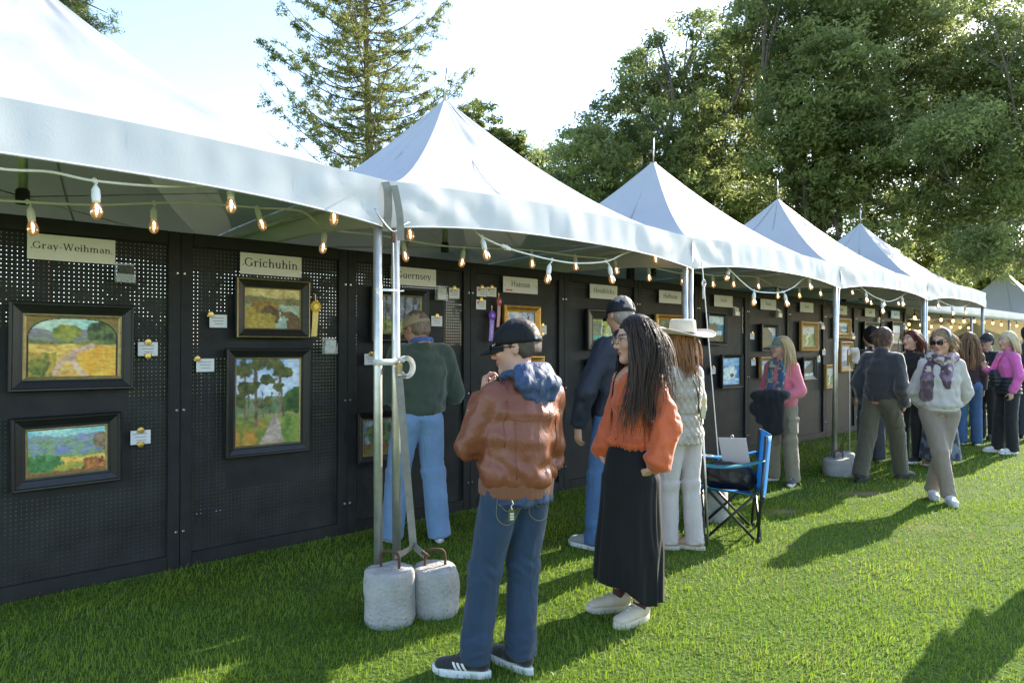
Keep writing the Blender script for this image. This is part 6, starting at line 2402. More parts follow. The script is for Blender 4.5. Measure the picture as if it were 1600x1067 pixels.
    def hair_cap(self, col, grow=1.04, back=-.055, side=-.01, name='hair', res=.007, extra=None):
        """close cropped mass of hair"""
        S = Solid(); q, R, s = self.q, self.R, self.hs
        S.ball(q(0, -.016, .034), (.079 * grow * s, .097 * grow * s, .097 * grow * s), .01, R)
        S.ball(q(0, -.055, -.02), (.064 * grow * s, .050 * s, .058 * s), .03, R)
        if extra: extra(S)
        S.ball(q(0, .098, -.012), (.078 * s, .062 * s, .078 * s), .014, R, 's')
        n = R @ Vector((0, -.35, -1)); n.normalize()
        S.cut(tuple(n), float(n.dot(q(0, -.06, back))))
        V, F = S.mesh(res)
        N = vnormals(V, F)
        V = V + N * (vnoise(V, (60, 60, 26), 3) * .0035)[:, None]
        c = np.array(col) * (1 + .35 * vnoise(V, (90, 90, 30), 5)[:, None])
        return obj(name, mesh_np(name, V, F, True, np.clip(c, 0, 1)), M_HAIR, self.root)


JACKET = [(.80, .165, .125, 0), (.90, .175, .132, 0), (1.05, .178, .138, -.004), (1.20, .185, .138, -.008), (1.32, .175, .118, -.01), (1.39, .12, .082, -.008)]
SLIM = [(.84, .150, .112, 0), (.95, .150, .112, 0), (1.05, .140, .106, 0), (1.20, .158, .115, .004), (1.32, .165, .105, 0), (1.40, .115, .075, -.005)]
FSLIM = [(.84, .158, .115, 0), (.95, .150, .110, 0), (1.06, .130, .098, 0), (1.22, .148, .118, .012), (1.32, .148, .100, .004), (1.40, .105, .070, -.005)]

# ---------------------------------------------------------------- man in the leather jacket
def leather_man():
    g = Fig('man in brown leather jacket and black cap holding his chin, seen from behind', (-.052, 3.09), -32, 1.585, False, .0062, (.50, .27, .19), hips=(.07, -.03), chest=(.115, -.02), headoff=(-.005, .045, -.015),
            feet=((-.115, .045, 46), (.105, -.02, 14)), arms={'L': ((-.150, .050, 1.10), (-.002, .165, 1.335)), 'R': ((.300, .01, 1.03), (.10, .21, 1.05))}, head=(46, -6), stub=(.36, .24, .20), drop=.025, big=1.12)
    g.body({'L': dict(dir=(.12, .10, .55), palm=(.9, -.35, -.1), curl=.75, thumb=.5), 'R': dict(palm=(0, -1, 0), curl=.5)})
    k = g.k
    den = mat('dark_blue_denim', (.013, .033, .070), .85, bump=(300, .4, .002), var=(7, .22), crease=(10, .5, .014), sheen=.15)
    tr, V, F = g.trousers('jeans', den, .97, (.158, .118), (.098, .078, .074), .060, 1.4, seed=3, seat=.022)
    # hoodie between jeans and jacket
    blue = mat('blue_camouflage', (.017, .040, .100), .62, bump=(60, .3, .003), var=(34, .55), sheen=.1, crease=(18, .6, .010))
    S = Solid()
    S.cone(g.P(g.o(0, 0, .93)), g.P(g.o(0, 0, .84)), (.182 * k, .156 * k), (.184 * k, .160 * k), .01, (1, 0, 0), .1)
    S.cut((0, 0, -1), -.820 * k)
    garment('hoodie_hem', S, .007, blue, g.root, lambda V: .006 * np.sin(V[:, 0] * 60 + 4 * vnoise(V, 9, 1)))
    S = Solid()
    nk = g.P(g.neck) + np.array((0, .005, .040))
    rr = lambda a: nk + np.array((.076 * math.cos(a), .066 * math.sin(a) - .008, .012 - .028 * max(0, math.sin(a))))
    for a in np.linspace(0, 2 * np.pi, 15)[:-1]:
        b = a + 2 * np.pi / 14
        S.cone(rr(a) + np.array((0, 0, -.02)), rr(b) + np.array((0, 0, -.02)), (.015, .030), (.015, .030), .015, (0, 0, 1))
    for x0, x1, z1, w in ((-.055, -.060, -.105, .048), (.0, .010, -.135, .056), (.055, .080, -.115, .048)):
        S.cone(nk + np.array((x0, -.072, .012)), nk + np.array((x1, -.108, -.045)), (w, .017), (w, .018), .02)
        S.cone(nk + np.array((x1, -.108, -.045)), nk + np.array((x1 * .8, -.118, z1)), (w, .018), (w * .55, .010), .02)
    S.cone(nk + np.array((-.07, .045, -.02)), nk + np.array((-.035, .085, -.09)), (.03, .018), (.02, .014), .02)
    S.cone(nk + np.array((.07, .045, -.02)), nk + np.array((.035, .085, -.09)), (.03, .018), (.02, .014), .02)
    garment('hood', S, .0065, blue, g.root, lambda V: drape(V, (.5, .2, 1), .007, .034, 4, 2.5) + .001 * vnoise(V, 40, 5))
    lea = mat('brown_leather', (.185, .055, .026), .43, bump=(85, .28, .004), var=(6, .10), spec=.45, crease=(13, .35, .012))
    prof = [(.84, .160, .124, 0), (.90, .178, .150, -.004), (1.00, .186, .154, -.010), (1.15, .188, .148, -.016), (1.28, .190, .138, -.018), (1.36, .168, .112, -.014), (1.41, .11, .08, -.01)]
    e = g.arm

    def lf(V):
        r = .008 * (1 - 2 * np.abs(vnoise(V @ np.array(((1, .0, .35), (0, 1, 0), (-.5, 0, 1.0))).T, (9, 9, 4.5), 9)))
        m = np.exp(-((V[:, 2] - 1.02 * k) / .2) ** 2)
        r = r * (.35 + m)
        r += .007 * m * np.sin((V[:, 2] * 38 + V[:, 0] * 22) + 4 * vnoise(V, 7, 12)) * np.clip((V[:, 0] + .05) * 6, 0, 1)
        r += .010 * np.exp(-((V[:, 2] - .965 * k) / .035) ** 2)           # blouson over the rib
        return r
    jk, V, F = g.top('jacket', lea, prof, (.070, .064, .050), .930, .93, 1.2, seed=21, neck=.066, collar=.0, disp=lf, lam=.085)
    bv = BVHTree.FromPolygons([Vector(v) for v in V], [list(f) for f in F])
    cx = g.P(g.o(0, 0, 1.2))

    def seam(pts, name='seam', r=.0020):
        out = []
        for p in crom(pts, 6):
            hit = bv.ray_cast(Vector(p), Vector((0, 1, 0)))
            if hit[0] is not None: out.append(tuple(hit[0] + hit[1] * .0012))
        if len(out) > 2: MB().tube(out, r, 5).build(name, lea, jk, True)
    yk = cx[1] - .4
    seam([(cx[0] - .14, yk, 1.165), (cx[0] - .06, yk, 1.150), (cx[0] + .05, yk, 1.160), (cx[0] + .15, yk, 1.19)], 'yoke_seam')
    seam([(cx[0] + .115, yk, 1.18), (cx[0] + .125, yk, 1.05), (cx[0] + .12, yk, .90)], 'back_seam')
    seam([(cx[0] - .105, yk, 1.15), (cx[0] - .11, yk, 1.02), (cx[0] - .11, yk, .90)], 'back_seam')
    seam([(cx[0] - .125, yk, 1.24), (cx[0] - .145, yk, 1.14), (cx[0] - .150, yk, 1.04)], 'armhole_seam')
    rib = mat('brown_rib_knit', (.17, .060, .024), .8, bump=(60, .2, .002), wave=(70, .9, 'X'), sheen=.2)
    S = Solid()
    S.cone(g.P(g.o(0, -.002, .945)), g.P(g.o(0, 0, .87)), (.192 * k, .166 * k), (.186 * k, .162 * k), .01, (1, 0, 0), .1)
    S.cut((0, 0, -1), -.866 * k); S.cut((0, 0, 1), .945 * k)
    garment('rib_hem', S, .0065, rib, jk, lambda V: .0012 * np.sin(np.arctan2(V[:, 1], V[:, 0]) * 150))
    # jeans details
    Vt, Ft = V, F
    me = tr.data
    tv = np.array([v.co for v in me.vertices]); tf = [list(p.vertices) for p in me.polygons]
    bt = BVHTree.FromPolygons([Vector(v) for v in tv], tf)
    hx = g.P(g.o(0, 0, .9))
    st = mat('copper_stitch', (.30, .22, .12), .7)

    def stitch(pts, name):
        out = []
        for p in crom(pts, 6):
            h = bt.ray_cast(Vector((p[0], hx[1] - .5, p[1])), Vector((0, 1, 0)))
            if h[0] is not None: out.append(tuple(h[0] + h[1] * .0012))
        if len(out) > 2: MB().tube(out, .0012, 4).build(name, st, tr, True)
    for s in (-1, 1):
        x = hx[0] + s * .082
        z = .845 * k
        stitch([(x - .062, z + .045), (x + .062, z + .050)], 'pocket_stitch')
        stitch([(x - .062, z + .045), (x - .055, z - .06), (x, z - .095), (x + .055, z - .06), (x + .062, z + .050)], 'pocket_stitch')
        stitch([(x - .056, z + .005), (x - .02, z - .028), (x, z + .0), (x + .02, z - .028), (x + .056, z + .005)], 'arc_stitch')
    # keys
    kx = hx + np.array((-.115, -.150, -.0)) ; kz = .775
    fob = thing('key_fob', 'key fob hanging from the belt loop of the man in leather', 'keys', (0, 0, 0))
    fob.parent = None
    w = g.root.matrix_world
    rt = Matrix.Rotation(-rad(-32), 3, 'Z')
    wp = rt @ Vector((kx[0], kx[1], kz)) + Vector((-.052, 3.09, 0))
    fob.location = wp; fob.rotation_euler = (0, 0, rad(20))
    MB().tube([(0, 0, .045), (.006, 0, .03), (-.004, 0, .018), (0, 0, .006)], .003, 5).build('chain', M_STEEL, fob)
    MB().add([(-.013, 0, 0), (.013, 0, 0), (.015, 0, -.045), (-.015, 0, -.045), (0, 0, .012), (-.013, .008, 0), (.013, .008, 0), (.015, .008, -.045), (-.015, .008, -.045), (0, .008, .012)],
             [(0, 3, 2, 1), (0, 1, 4), (5, 6, 7, 8), (5, 9, 6), (0, 4, 9, 5), (4, 1, 6, 9), (1, 2, 7, 6), (2, 3, 8, 7), (3, 0, 5, 8)]).build('fob_body', mat('olive_fob', (.08, .08, .03), .5), fob)
    for i in range(3): MB().box((0, -.002, -.012 - .011 * i), (.017, .003, .007)).build('fob_button', mat('pale_fob_button', (.55, .56, .42), .5), fob)
    # shoes
    blk = cloth('black_knit_upper', (.010, .010, .011), .75)
    sh = g.shoes((blk, M_WHITERUB, M_BLACKP), 1.04, .006, .036)
    for sd in 'LR':
        up, V, F = sh[sd]
        b2 = BVHTree.FromPolygons([Vector(v) for v in V], [list(f) for f in F])
        yaw = g.foot[sd][0]
        M = Matrix.Rotation(rad(yaw), 3, 'Z')
        base = Vector(g.P(g.ank[sd])) - Vector((0, 0, .085 * k * 1.04))
        so = -1 if sd == 'L' else 1
        for i in range(3):
            G = []
            for t in np.linspace(0, 1, 6):
                rowp = []
                for w_ in (-.006, .006):
                    y = .048 + i * .021 - .018 * (1 - t) * 0 + (1 - t) * -.022 + w_
                    p = base + M @ Vector((so * .12, y, .040 + t * .042))
                    h = b2.ray_cast(p, M @ Vector((-so, 0, -.12)))
                    if h[0] is None: break
                    rowp.append(tuple(h[0] + h[1] * .0018))
                if len(rowp) == 2: G.append(rowp)
            if len(G) > 2: MB().grid(np.array(G)).build('white_stripe', M_WHITERUB, up)
    # head wear
    g.hair_cap((.070, .050, .038), 1.015, -.046)
    capm = mat('black_cap_cloth', (.0075, .0080, .0095), .7, bump=(240, .35, .002), var=(14, .3), spec=.25)
    cm = cap_mesh(g.root, g.q, g.R, g.hs, capm, 'cap', True, True, tall=1.05, mat_strap=capm, bill_len=.07)
    MB().box(tuple(g.q(-.052, -.104, .034)), (.010, .010, .010), Matrix.Rotation(.8, 3, 'Y')).build('cap_emblem', M_WHITERUB, cm)
    glasses(g.root, g.q, g.R, M_BLACKP, M_LENSD, 1.1, 'sunglasses')


# ---------------------------------------------------------------- man in the green sweater
def green_man():
    g = Fig('man in dark green sweater, pale jeans and tan cap facing the wall behind the poles', (-.70, 5.15), -26, 1.76, False, .0083, (.48, .25, .18), hips=(-.01, 0), chest=(.02, .0), headoff=(-.02, .06, -.045),
            feet=((-.175, .10, 14), (.150, -.02, -16)), arms={'L': ((-.225, .06, 1.08), (-.12, .25, 1.02)), 'R': ((.285, .0, 1.07), (.20, .22, 1.02))}, head=(22, -18), shw=.168)
    g.body({'L': dict(palm=(1, 0, 0)), 'R': dict(palm=(-1, 0, 0))})
    k = g.k
    den = mat('pale_blue_denim', (.15, .25, .41), .88, bump=(300, .4, .002), var=(6, .16), crease=(10, .5, .014), sheen=.15)
    g.trousers('jeans', den, .99, (.165, .122), (.102, .085, .085), .015, 1.3, seed=13)
    grn = cloth('dark_green_knit', (.040, .058, .040), .92, 150, .4, .10, .5)
    prof = [(.90, .176, .135, 0), (.98, .192, .148, 0), (1.10, .196, .150, -.004), (1.24, .200, .150, -.008), (1.33, .180, .124, -.01), (1.40, .12, .082, -.008)]
    sw, V, F = g.top('sweater', grn, prof, (.078, .072, .054), .945, .93, .85, seed=31, neck=.070, collar=-.005)
    S = Solid()
    S.cone(g.P(g.o(0, -.002, .985)), g.P(g.o(0, 0, .93)), (.176 * k, .136 * k), (.170 * k, .130 * k), .01, (1, 0, 0), .1)
    S.cut((0, 0, -1), -.925 * k)
    garment('rib_hem', S, .0078, grn, sw, lambda V: .001 * np.sin(np.arctan2(V[:, 1], V[:, 0]) * 130))
    col = cloth('blue_shirt_collar', (.055, .11, .36), .8)
    S = Solid(); nk = g.P(g.neck)
    for a in np.linspace(0, 2 * np.pi, 10)[:-1]:
        b = a + 2 * np.pi / 9
        S.cone(nk + np.array((.070 * math.cos(a), .066 * math.sin(a) + .012, .022 - .012 * math.sin(a))), nk + np.array((.070 * math.cos(b), .066 * math.sin(b) + .012, .022 - .012 * math.sin(b))), .019, .019, .01)
    garment('collar', S, .0075, col, g.root)
    blk = cloth('black_trainer', (.015, .015, .016), .7); redl = mat('red_lace', (.45, .05, .03), .6)
    g.shoes((blk, M_WHITERUB, redl), 1.05, .0075, .034)
    g.hair_cap((.20, .14, .10), 1.02, -.064)
    tan = cloth('tan_cap_cloth', (.34, .26, .17), .85)
    cap_mesh(g.root, g.q, g.R, g.hs, tan, 'cap', True, True, tall=1.02, mat_strap=tan)


# ---------------------------------------------------------------- woman in orange
def orange_woman():
    g = Fig('woman in orange blouse and long black skirt with waist-length dark hair and glasses', (.645, 3.76), -122, 1.615, True, .0062, (.56, .32, .22), hips=(-.03, 0), chest=(-.055, -.02), headoff=(0.0, .015, 0),
            feet=((-.10, .01, 5), (.085, .0, -22)), arms={'L': ((-.300, -.06, 1.10), (-.235, .035, .885)), 'R': ((.190, -.03, 1.10), (.135, .08, .905))}, head=(-24, -3), lips=(.42, .15, .13), brow=(.03, .02, .016), bare=True, big=1.09)
    g.body({'L': dict(dir=(1.3, .05, -1), palm=(1, 0, 0), curl=.1, thumb=.1), 'R': dict(dir=(-1.2, -.5, -1), palm=(-1, 0, 0), curl=.1, thumb=.1)})
    k = g.k
    # skirt: gathered tube with tiers
    blk = mat('black_crepe', (.0075, .0075, .0085), .75, bump=(200, .2, .0015), var=(5, .2), sheen=.08, spec=.25)
    nu, nv = 120, 44
    u = np.linspace(0, 2 * np.pi, nu, endpoint=False); v = np.linspace(0, 1, nv)
    U, Vv = np.meshgrid(u, v, indexing='ij')
    zt, zb = 1.03 * k, .165 * k
    pr_z = [0, .12, .24, .42, .70, 1.0]
    rx = np.interp(Vv, pr_z, [.128, .160, .176, .186, .200, .205]) * k
    ry = np.interp(Vv, pr_z, [.100, .130, .145, .155, .172, .180]) * k
    Pn = np.stack([np.cos(U).ravel() * 2.0, np.sin(U).ravel() * 2.0, Vv.ravel() * .8], 1)
    fold = (1 - 2 * np.abs(vnoise(Pn, 2.6, 4))).reshape(U.shape)
    fold2 = np.sin(U * 46 + 4 * vnoise(Pn, 2, 6).reshape(U.shape))
    tier = np.exp(-((Vv - .26) / .10) ** 2) * (Vv > .235)
    rr = 1 + (.075 * fold * np.clip((Vv - .2) * 1.8, 0, 1)) + .016 * fold2 * tier + .03 * (Vv > .235) * np.exp(-((Vv - .235) / .15) ** 2)
    z = zt + (zb - zt) * Vv
    asym = .045 * np.clip((Vv - .8) / .2, 0, 1) * np.clip(np.cos(U - 1.0) * 3, -1, 1)
    off = np.interp(z / k, (.1, .9, 1.05), (0, 1, 1))
    G = np.stack([rx * rr * np.cos(U) + g.hips[0] * k * off, ry * rr * np.sin(U) + .01, z + asym], -1)
    G = np.concatenate([G, G[:1]], 0)
    MB().grid(G[::-1], .003).build('skirt', blk, g.root, True)
    org = mat('orange_satin', (.56, .098, .018), .50, bump=(120, .25, .002), var=(6, .08), sheen=.3, spec=.4, crease=(12, .5, .012))
    prof = [(.99, .160, .124, 0), (1.05, .134, .104, 0), (1.12, .122, .098, .004), (1.22, .138, .120, .014), (1.31, .136, .102, .006), (1.38, .105, .074, -.002)]
    e = g.arm

    def ex(S):
        for sd in 'LR':
            el, w = e[sd]
            m = el * .35 + w * .65
            S.cone(g.P(g.sh[sd] * .4 + el * .6), g.P(m), .049 * k, .066 * k, .014)
            m2 = el * .15 + w * .85
            S.cone(g.P(m), g.P(m2), .066 * k, .080 * k, .014, cap=.4)
            S.cone(g.P(m2), g.P(w + (w - el) * .03), .072 * k, .036 * k, .014, cap=.2)

    def fr(V):
        z = V[:, 2] / k
        th = np.arctan2(V[:, 1] - .0, V[:, 0] - g.chest[0] * k)
        tors = (np.hypot(V[:, 0] - g.chest[0] * k, V[:, 1]) < .185 * k)
        r = .009 * np.sin(th * 26 + 5 * vnoise(V, 8, 3)) * np.exp(-((z - 1.01) / .035) ** 2) * tors
        r += .0045 * np.sin(z * 330 + 2 * vnoise(V, 8, 3)) * np.exp(-((z - 1.11) / .055) ** 2) * tors
        r += .014 * np.exp(-((z - 1.005) / .02) ** 2) * tors
        for sd in 'LR':
            d = np.linalg.norm(V - g.P(g.sh[sd] + np.array((0, 0, .0))), axis=1)
            r += .005 * np.sin(np.arctan2(V[:, 1], V[:, 2] - 1.3) * 16) * np.exp(-(d / .09) ** 2)
            r += .010 * (1 - 2 * np.abs(vnoise(V, (16, 16, 3.5), 15))) * np.exp(-(np.linalg.norm(V - g.P(e[sd][0] * .5 + e[sd][1] * .5), axis=1) / .2) ** 2)
        return r
    bl, V, F = g.top('blouse', org, prof, (.050, .048, .052), .985, .45, .7, seed=41, ks=.014, neck=.040, collar=-.07, extra=ex, disp=fr)
    # square neckline is skin: chest piece already in the body; sand coloured strap edges
    def mass(S):
        b = g.P(g.o(0, -.105, 1.30)); c = g.P(g.o(-.01, -.118, 1.12)); d = g.P(g.o(0, -.11, 1.02))
        S.cone(g.q(0, -.055, .0), b, (.080 * k, .050 * k), (.085 * k, .028 * k), .04, g.R @ Vector((1, 0, 0)))
        S.cone(b, c, (.085 * k, .028 * k), (.075 * k, .022 * k), .03); S.cone(c, d, (.075 * k, .022 * k), (.03 * k, .01), .03)
        for s in (-1, 1): S.cone(g.q(s * .072, .0, .02), g.q(s * .085, .03, -.19), (.022 * k, .045 * k), (.030 * k, .018 * k), .03)
    g.hair_cap((.020, .014, .012), 1.05, -.65, extra=mass)
    rts, drs = scalp(g.q, g.R, g.hs, 1250, 5, -.03, .068, -.08, .012)
    hc = g.P(g.hc)
    coll = [(hc + np.array((0, -.01, .02)), np.array((.082, .102, .108)) * k), (g.P(g.o(0, -.015, 1.30)), np.array((.165, .125, .17)) * k), (g.P(g.o(0, 0, 1.12)), np.array((.150, .128, .20)) * k)]
    strands('long_hair', rts, drs, np.random.default_rng(2).uniform(.36, .56, 1250), M_HAIR, g.root, coll, 10, .0019, (.10, 26), 3, .9, .25, cols=((.011, .008, .006), (.045, .027, .018), (.028, .014, .007)))
    # front locks fall over the chest on both sides
    rng = np.random.default_rng(12)
    rt, dr = [], []
    for i in range(300):
        s = -1 if i % 2 else 1
        p = g.q(s * rng.uniform(.066, .082), rng.uniform(-.01, .045), rng.uniform(-.01, .06))
        rt.append(tuple(p)); dr.append(tuple(g.R @ Vector((s * .3, .25, -1))))
    strands('front_locks', rt, dr, rng.uniform(.34, .58, 300), M_HAIR, g.root, coll, 12, .0021, (.11, 26), 8, .95, .25, fan=np.array((0, .035, 0)), cols=((.011, .008, .006), (.045, .027, .018), (.028, .014, .007)))
    glasses(g.root, g.q, g.R, mat('thin_gold_rim', (.35, .25, .14), .3, metal=.8), M_LENSC, 1.0)
    bei = cloth('beige_trainer', (.52, .44, .34), .8)
    g.shoes((bei, mat('cream_sole', (.56, .50, .40), .6, bump=(90, .3, .003)), M_STRAPW), 1.0, .006, .034)
    sock = cloth('maroon_sock', (.06, .015, .016), .9)
    for sd in 'LR':
        S = Solid(); a = g.P(g.ank[sd])
        S.cone(a + np.array((0, -.005, -.015)), a + np.array((0, 0, .055 if sd == 'R' else .03)), (.040 * k, .042 * k), (.039 * k, .040 * k), .01, cap=.2)
        garment('sock', S, .007, sock, g.root)


# ---------------------------------------------------------------- man in the navy jacket
def navy_man():
    g = Fig('tall man in navy jacket and navy cap behind the woman in orange', (.735, 5.06), -34, 1.82, False, .0085, (.50, .28, .20), hips=(.02, -.02), chest=(.08, -.03), feet=((-.15, 0, 15), (.12, .05, -15)),
            arms={'L': ((-.25, -.03, 1.08), (-.26, .04, .84)), 'R': ((.25, 0, 1.08), (.20, .18, 1.0))}, head=(-8, -4), headoff=(0, .02, 0))
    g.body({'L': dict(dir=(.05, .1, -1), palm=(1, 0, 0), curl=.4), 'R': dict(palm=(-1, 0, 0))})
    nav = cloth('navy_shell', (.009, .013, .027), .65, 120, .05)
    prof = [(.84, .172, .130, 0), (.92, .180, .136, 0), (1.05, .185, .140, -.004), (1.22, .195, .145, -.008), (1.32, .180, .122, -.01), (1.40, .12, .082, -.008)]
    g.top('jacket', nav, prof, (.078, .070, .052), .87, .96, 1.1, seed=51, neck=.072, collar=.035)
    g.trousers('jeans', mat('mid_blue_denim', (.055, .12, .25), .85, bump=(300, .4, .002), var=(6, .2), crease=(10, .5, .014)), .97, (.158, .118), (.092, .074, .072), .02, 1.1, seed=53)
    g.shoes((cloth('grey_trainer', (.25, .26, .28), .8), M_WHITERUB, M_STRAPW), 1.05, .008)
    g.hair_cap((.30, .25, .22), 1.005, -.066)
    nc = cloth('navy_cap_cloth', (.007, .009, .018), .75, sheen=0)
    cap_mesh(g.root, g.q, g.R, g.hs, nc, 'cap', True, True, tall=1.0, mat_strap=nc)


# ---------------------------------------------------------------- blonde woman in the white visor
def visor_woman():
    g = Fig('curly blonde woman in a white brimmed cap, half hidden behind the woman in orange', (1.16, 5.42), -70, 1.60, True, .010, (.56, .34, .26), head=(10, 0))
    g.body({'L': dict(palm=(1, 0, 0)), 'R': dict(palm=(-1, 0, 0))})
    g.top('top', cloth('dark_teal_top', (.015, .035, .05), .8), SLIM, (.060, .052, .042), .86, .95, .9, seed=61)
    S = Solid(); nk = g.P(g.neck)
    S.cone(nk + np.array((.06, -.05, .0)), nk + np.array((.10, -.09, -.22)), (.05, .02), (.045, .018), .02)
    S.cone(nk + np.array((.0, -.08, .01)), nk + np.array((.06, -.10, -.20)), (.05, .02), (.045, .018), .02)
    garment('blue_scarf', S, .009, cloth('sky_blue_wrap', (.06, .30, .48), .7), g.root, lambda V: drape(V, (0, 0, 1), .008, .03, 3))
    g.trousers('trousers', cloth('dark_trousers', (.02, .022, .026), .8), .97, (.150, .112), (.086, .068, .064), .02, .9, seed=62)
    g.shoes((cloth('dark_trainer', (.03, .03, .03), .8), M_WHITERUB), .95, .009)
    hm = g.hair_cap((.62, .50, .32), 1.06, -.06, res=.009)
    rts, drs = scalp(g.q, g.R, g.hs, 420, 9, -.04, .06, -.09)
    strands('curls', rts, drs, np.random.default_rng(3).uniform(.14, .24, 420), M_HAIR, g.root, [(g.P(g.hc) + np.array((0, -.01, .02)), np.array((.092, .112, .108)) * g.k)], 10, .006, (.55, 75), 5, .7, .5, cols=((.55, .42, .24), (.80, .68, .48)))
    cap_mesh(g.root, g.q, g.R, g.hs, cloth('white_cap', (.70, .70, .70), .8), 'cap', True, False, tall=1.02, mat_b=cloth('dark_peak', (.03, .03, .04), .7), depth=.006, button=False)


# ---------------------------------------------------------------- woman in the wide hat and quilted vest
def hat_woman():
    g = Fig('woman in wide cream hat, quilted sage vest and white jeans, seen from behind', (1.24, 4.98), -28, 1.60, True, .0078, (.52, .30, .22), feet=((-.085, .05, 42), (.085, -.05, 36)),
            arms={'L': ((-.205, .02, 1.09), (-.12, .20, 1.06)), 'R': ((.205, .02, 1.09), (.11, .20, 1.03))}, head=(4, 2))
    g.body({'L': dict(palm=(1, 0, 0)), 'R': dict(palm=(-1, 0, 0))})
    k = g.k
    wj = cloth('white_jeans', (.47, .425, .41), .88, 280, .2, .05)
    g.trousers('jeans', wj, .97, (.158, .122), (.092, .072, .070), .030, 1.2, seed=72)

    def flow(V):
        c = np.tile(np.array((.62, .58, .52)), (len(V), 1))
        n1 = vnoise(V, 17, 3); n2 = vnoise(V + 5, 15, 6); n3 = vnoise(V + 2, 20, 8)
        c[n1 > .28] = (.14, .20, .52); c[n2 > .40] = (.46, .40, .22); c[n3 > .5] = (.20, .27, .12)
        return c
    g.top('floral_blouse', M_CLOTHV, [(.95, .14, .10, 0), (1.1, .128, .096, 0), (1.25, .138, .10, 0), (1.38, .10, .07, 0)], (.058, .054, .044), .95, .95, .8, seed=73, colf=flow)
    sage = mat('sage_quilting', (.39, .345, .28), .68, bump=(180, .2, .0015), var=(10, .06), sheen=.2)
    prof = [(.80, .178, .140, 0), (.90, .176, .138, 0), (1.00, .162, .126, 0), (1.08, .152, .120, 0), (1.20, .166, .128, 0), (1.31, .165, .115, -.002), (1.395, .125, .085, -.004)]

    def quilt(V):
        th = np.arctan2(V[:, 1], V[:, 0]) * .165
        a = (V[:, 2] * .8 + th) / .064; b = (V[:, 2] * .8 - th) / .064
        qa = np.abs((a % 1) - .5) * 2; qb = np.abs((b % 1) - .5) * 2
        r = -.011 * np.maximum(np.clip((qa - .66) / .34, 0, 1), np.clip((qb - .66) / .34, 0, 1))
        r += -.010 * np.exp(-((V[:, 2] - 1.045 * k) / .008) ** 2)
        return r
    vs, V, F = g.top('quilted_vest', sage, prof, (.052, .05, .04), .82, .9, .35, seed=74, neck=.060, collar=.012, sleeves='', disp=quilt, res=.0076)
    MB().box(tuple(g.P(g.o(.085, -.137, 1.06))), (.045, .012, .085), Matrix.Rotation(.2, 3, 'Y')).build('waist_tab', cloth('pale_tab', (.5, .45, .28), .8), vs)
    # lanyard cord down the back
    for pts in (((-.03, -.070, 1.40), (.01, -.135, 1.28), (.030, -.147, 1.16), (.035, -.142, 1.06)), ((.09, -.06, 1.39), (.055, -.135, 1.28), (.032, -.147, 1.16), (.06, -.145, 1.02), (.12, -.13, .90))):
        MB().tube(crom([g.P(g.o(*p)) for p in pts], 6), .004, 6).build('cord', M_BLACKP, vs, True)
    g.hair_cap((.16, .062, .025), 1.04, -.05)
    rts, drs = scalp(g.q, g.R, g.hs, 820, 6, -.04, .06, -.08)
    hc = g.P(g.hc)
    strands('auburn_hair', rts, drs, np.random.default_rng(4).uniform(.17, .27, 820), M_HAIR, g.root, [(hc + np.array((0, -.012, .02)), np.array((.084, .106, .105)) * k), (hc + np.array((0, -.02, -.12)), np.array((.085, .075, .09)) * k), (g.P(g.o(0, -.01, 1.30)), np.array((.155, .125, .13)) * k)], 9, .0024, (.08, 40), 6, .85, .3, cols=((.15, .060, .022), (.42, .20, .080)))
    # hat
    felt = mat('cream_felt', (.60, .52, .40), .9, bump=(160, .25, .002), sheen=.5, var=(8, .05))
    hb = MB()
    n = 56
    prof = [(.001, .168), (.05, .170), (.078, .172), (.086, .165), (.090, .12), (.094, .072), (.096, .066)]
    V, F = [], []
    rings = prof + [(.135, .060), (.18, .058), (.220, .062), (.224, .066)]
    for i, (r, z) in enumerate(rings):
        for kk in range(n):
            a = 2 * math.pi * kk / n
            x, y = r * math.cos(a) * (.93 if i < 7 else 1), r * math.sin(a) * 1.10
            zz = z
            if i >= 7: zz += .030 * (abs(math.cos(a)) ** 2) * ((r - .096) / .1) ** 1.3 - .012 * (abs(math.sin(a)) ** 2) * ((r - .096) / .1)
            if i <= 2: zz -= .018 * (1 - min(1, r / .078)) * 0 + .012 * (i < 2)
            V.append(tuple(g.q(x, y - .012, zz)))
    F = [[i * n + kk, i * n + (kk + 1) % n, (i + 1) * n + (kk + 1) % n, (i + 1) * n + kk] for i in range(len(rings) - 1) for kk in range(n)]
    ho = obj('wide_hat', mesh_np('wide_hat', np.array(V), F, True), felt, g.root)
    md = ho.modifiers.new('thick', 'SOLIDIFY'); md.thickness = .004
    g1 = []
    for a in np.linspace(0, 2 * np.pi, 49):
        g1.append([tuple(g.q(.0985 * .93 * math.cos(a), .0985 * 1.10 * math.sin(a) - .012, .070)), tuple(g.q(.0975 * .93 * math.cos(a), .0975 * 1.10 * math.sin(a) - .012, .085))])
    MB().grid(np.array(g1)[::-1], .002).build('hat_band', cloth('dark_band', (.05, .05, .05), .7), ho, True)
    g.shoes((cloth('tan_suede', (.42, .29, .19), .9), mat('cream_sole', (.56, .50, .40), .6)), 1.0, .007, .030)


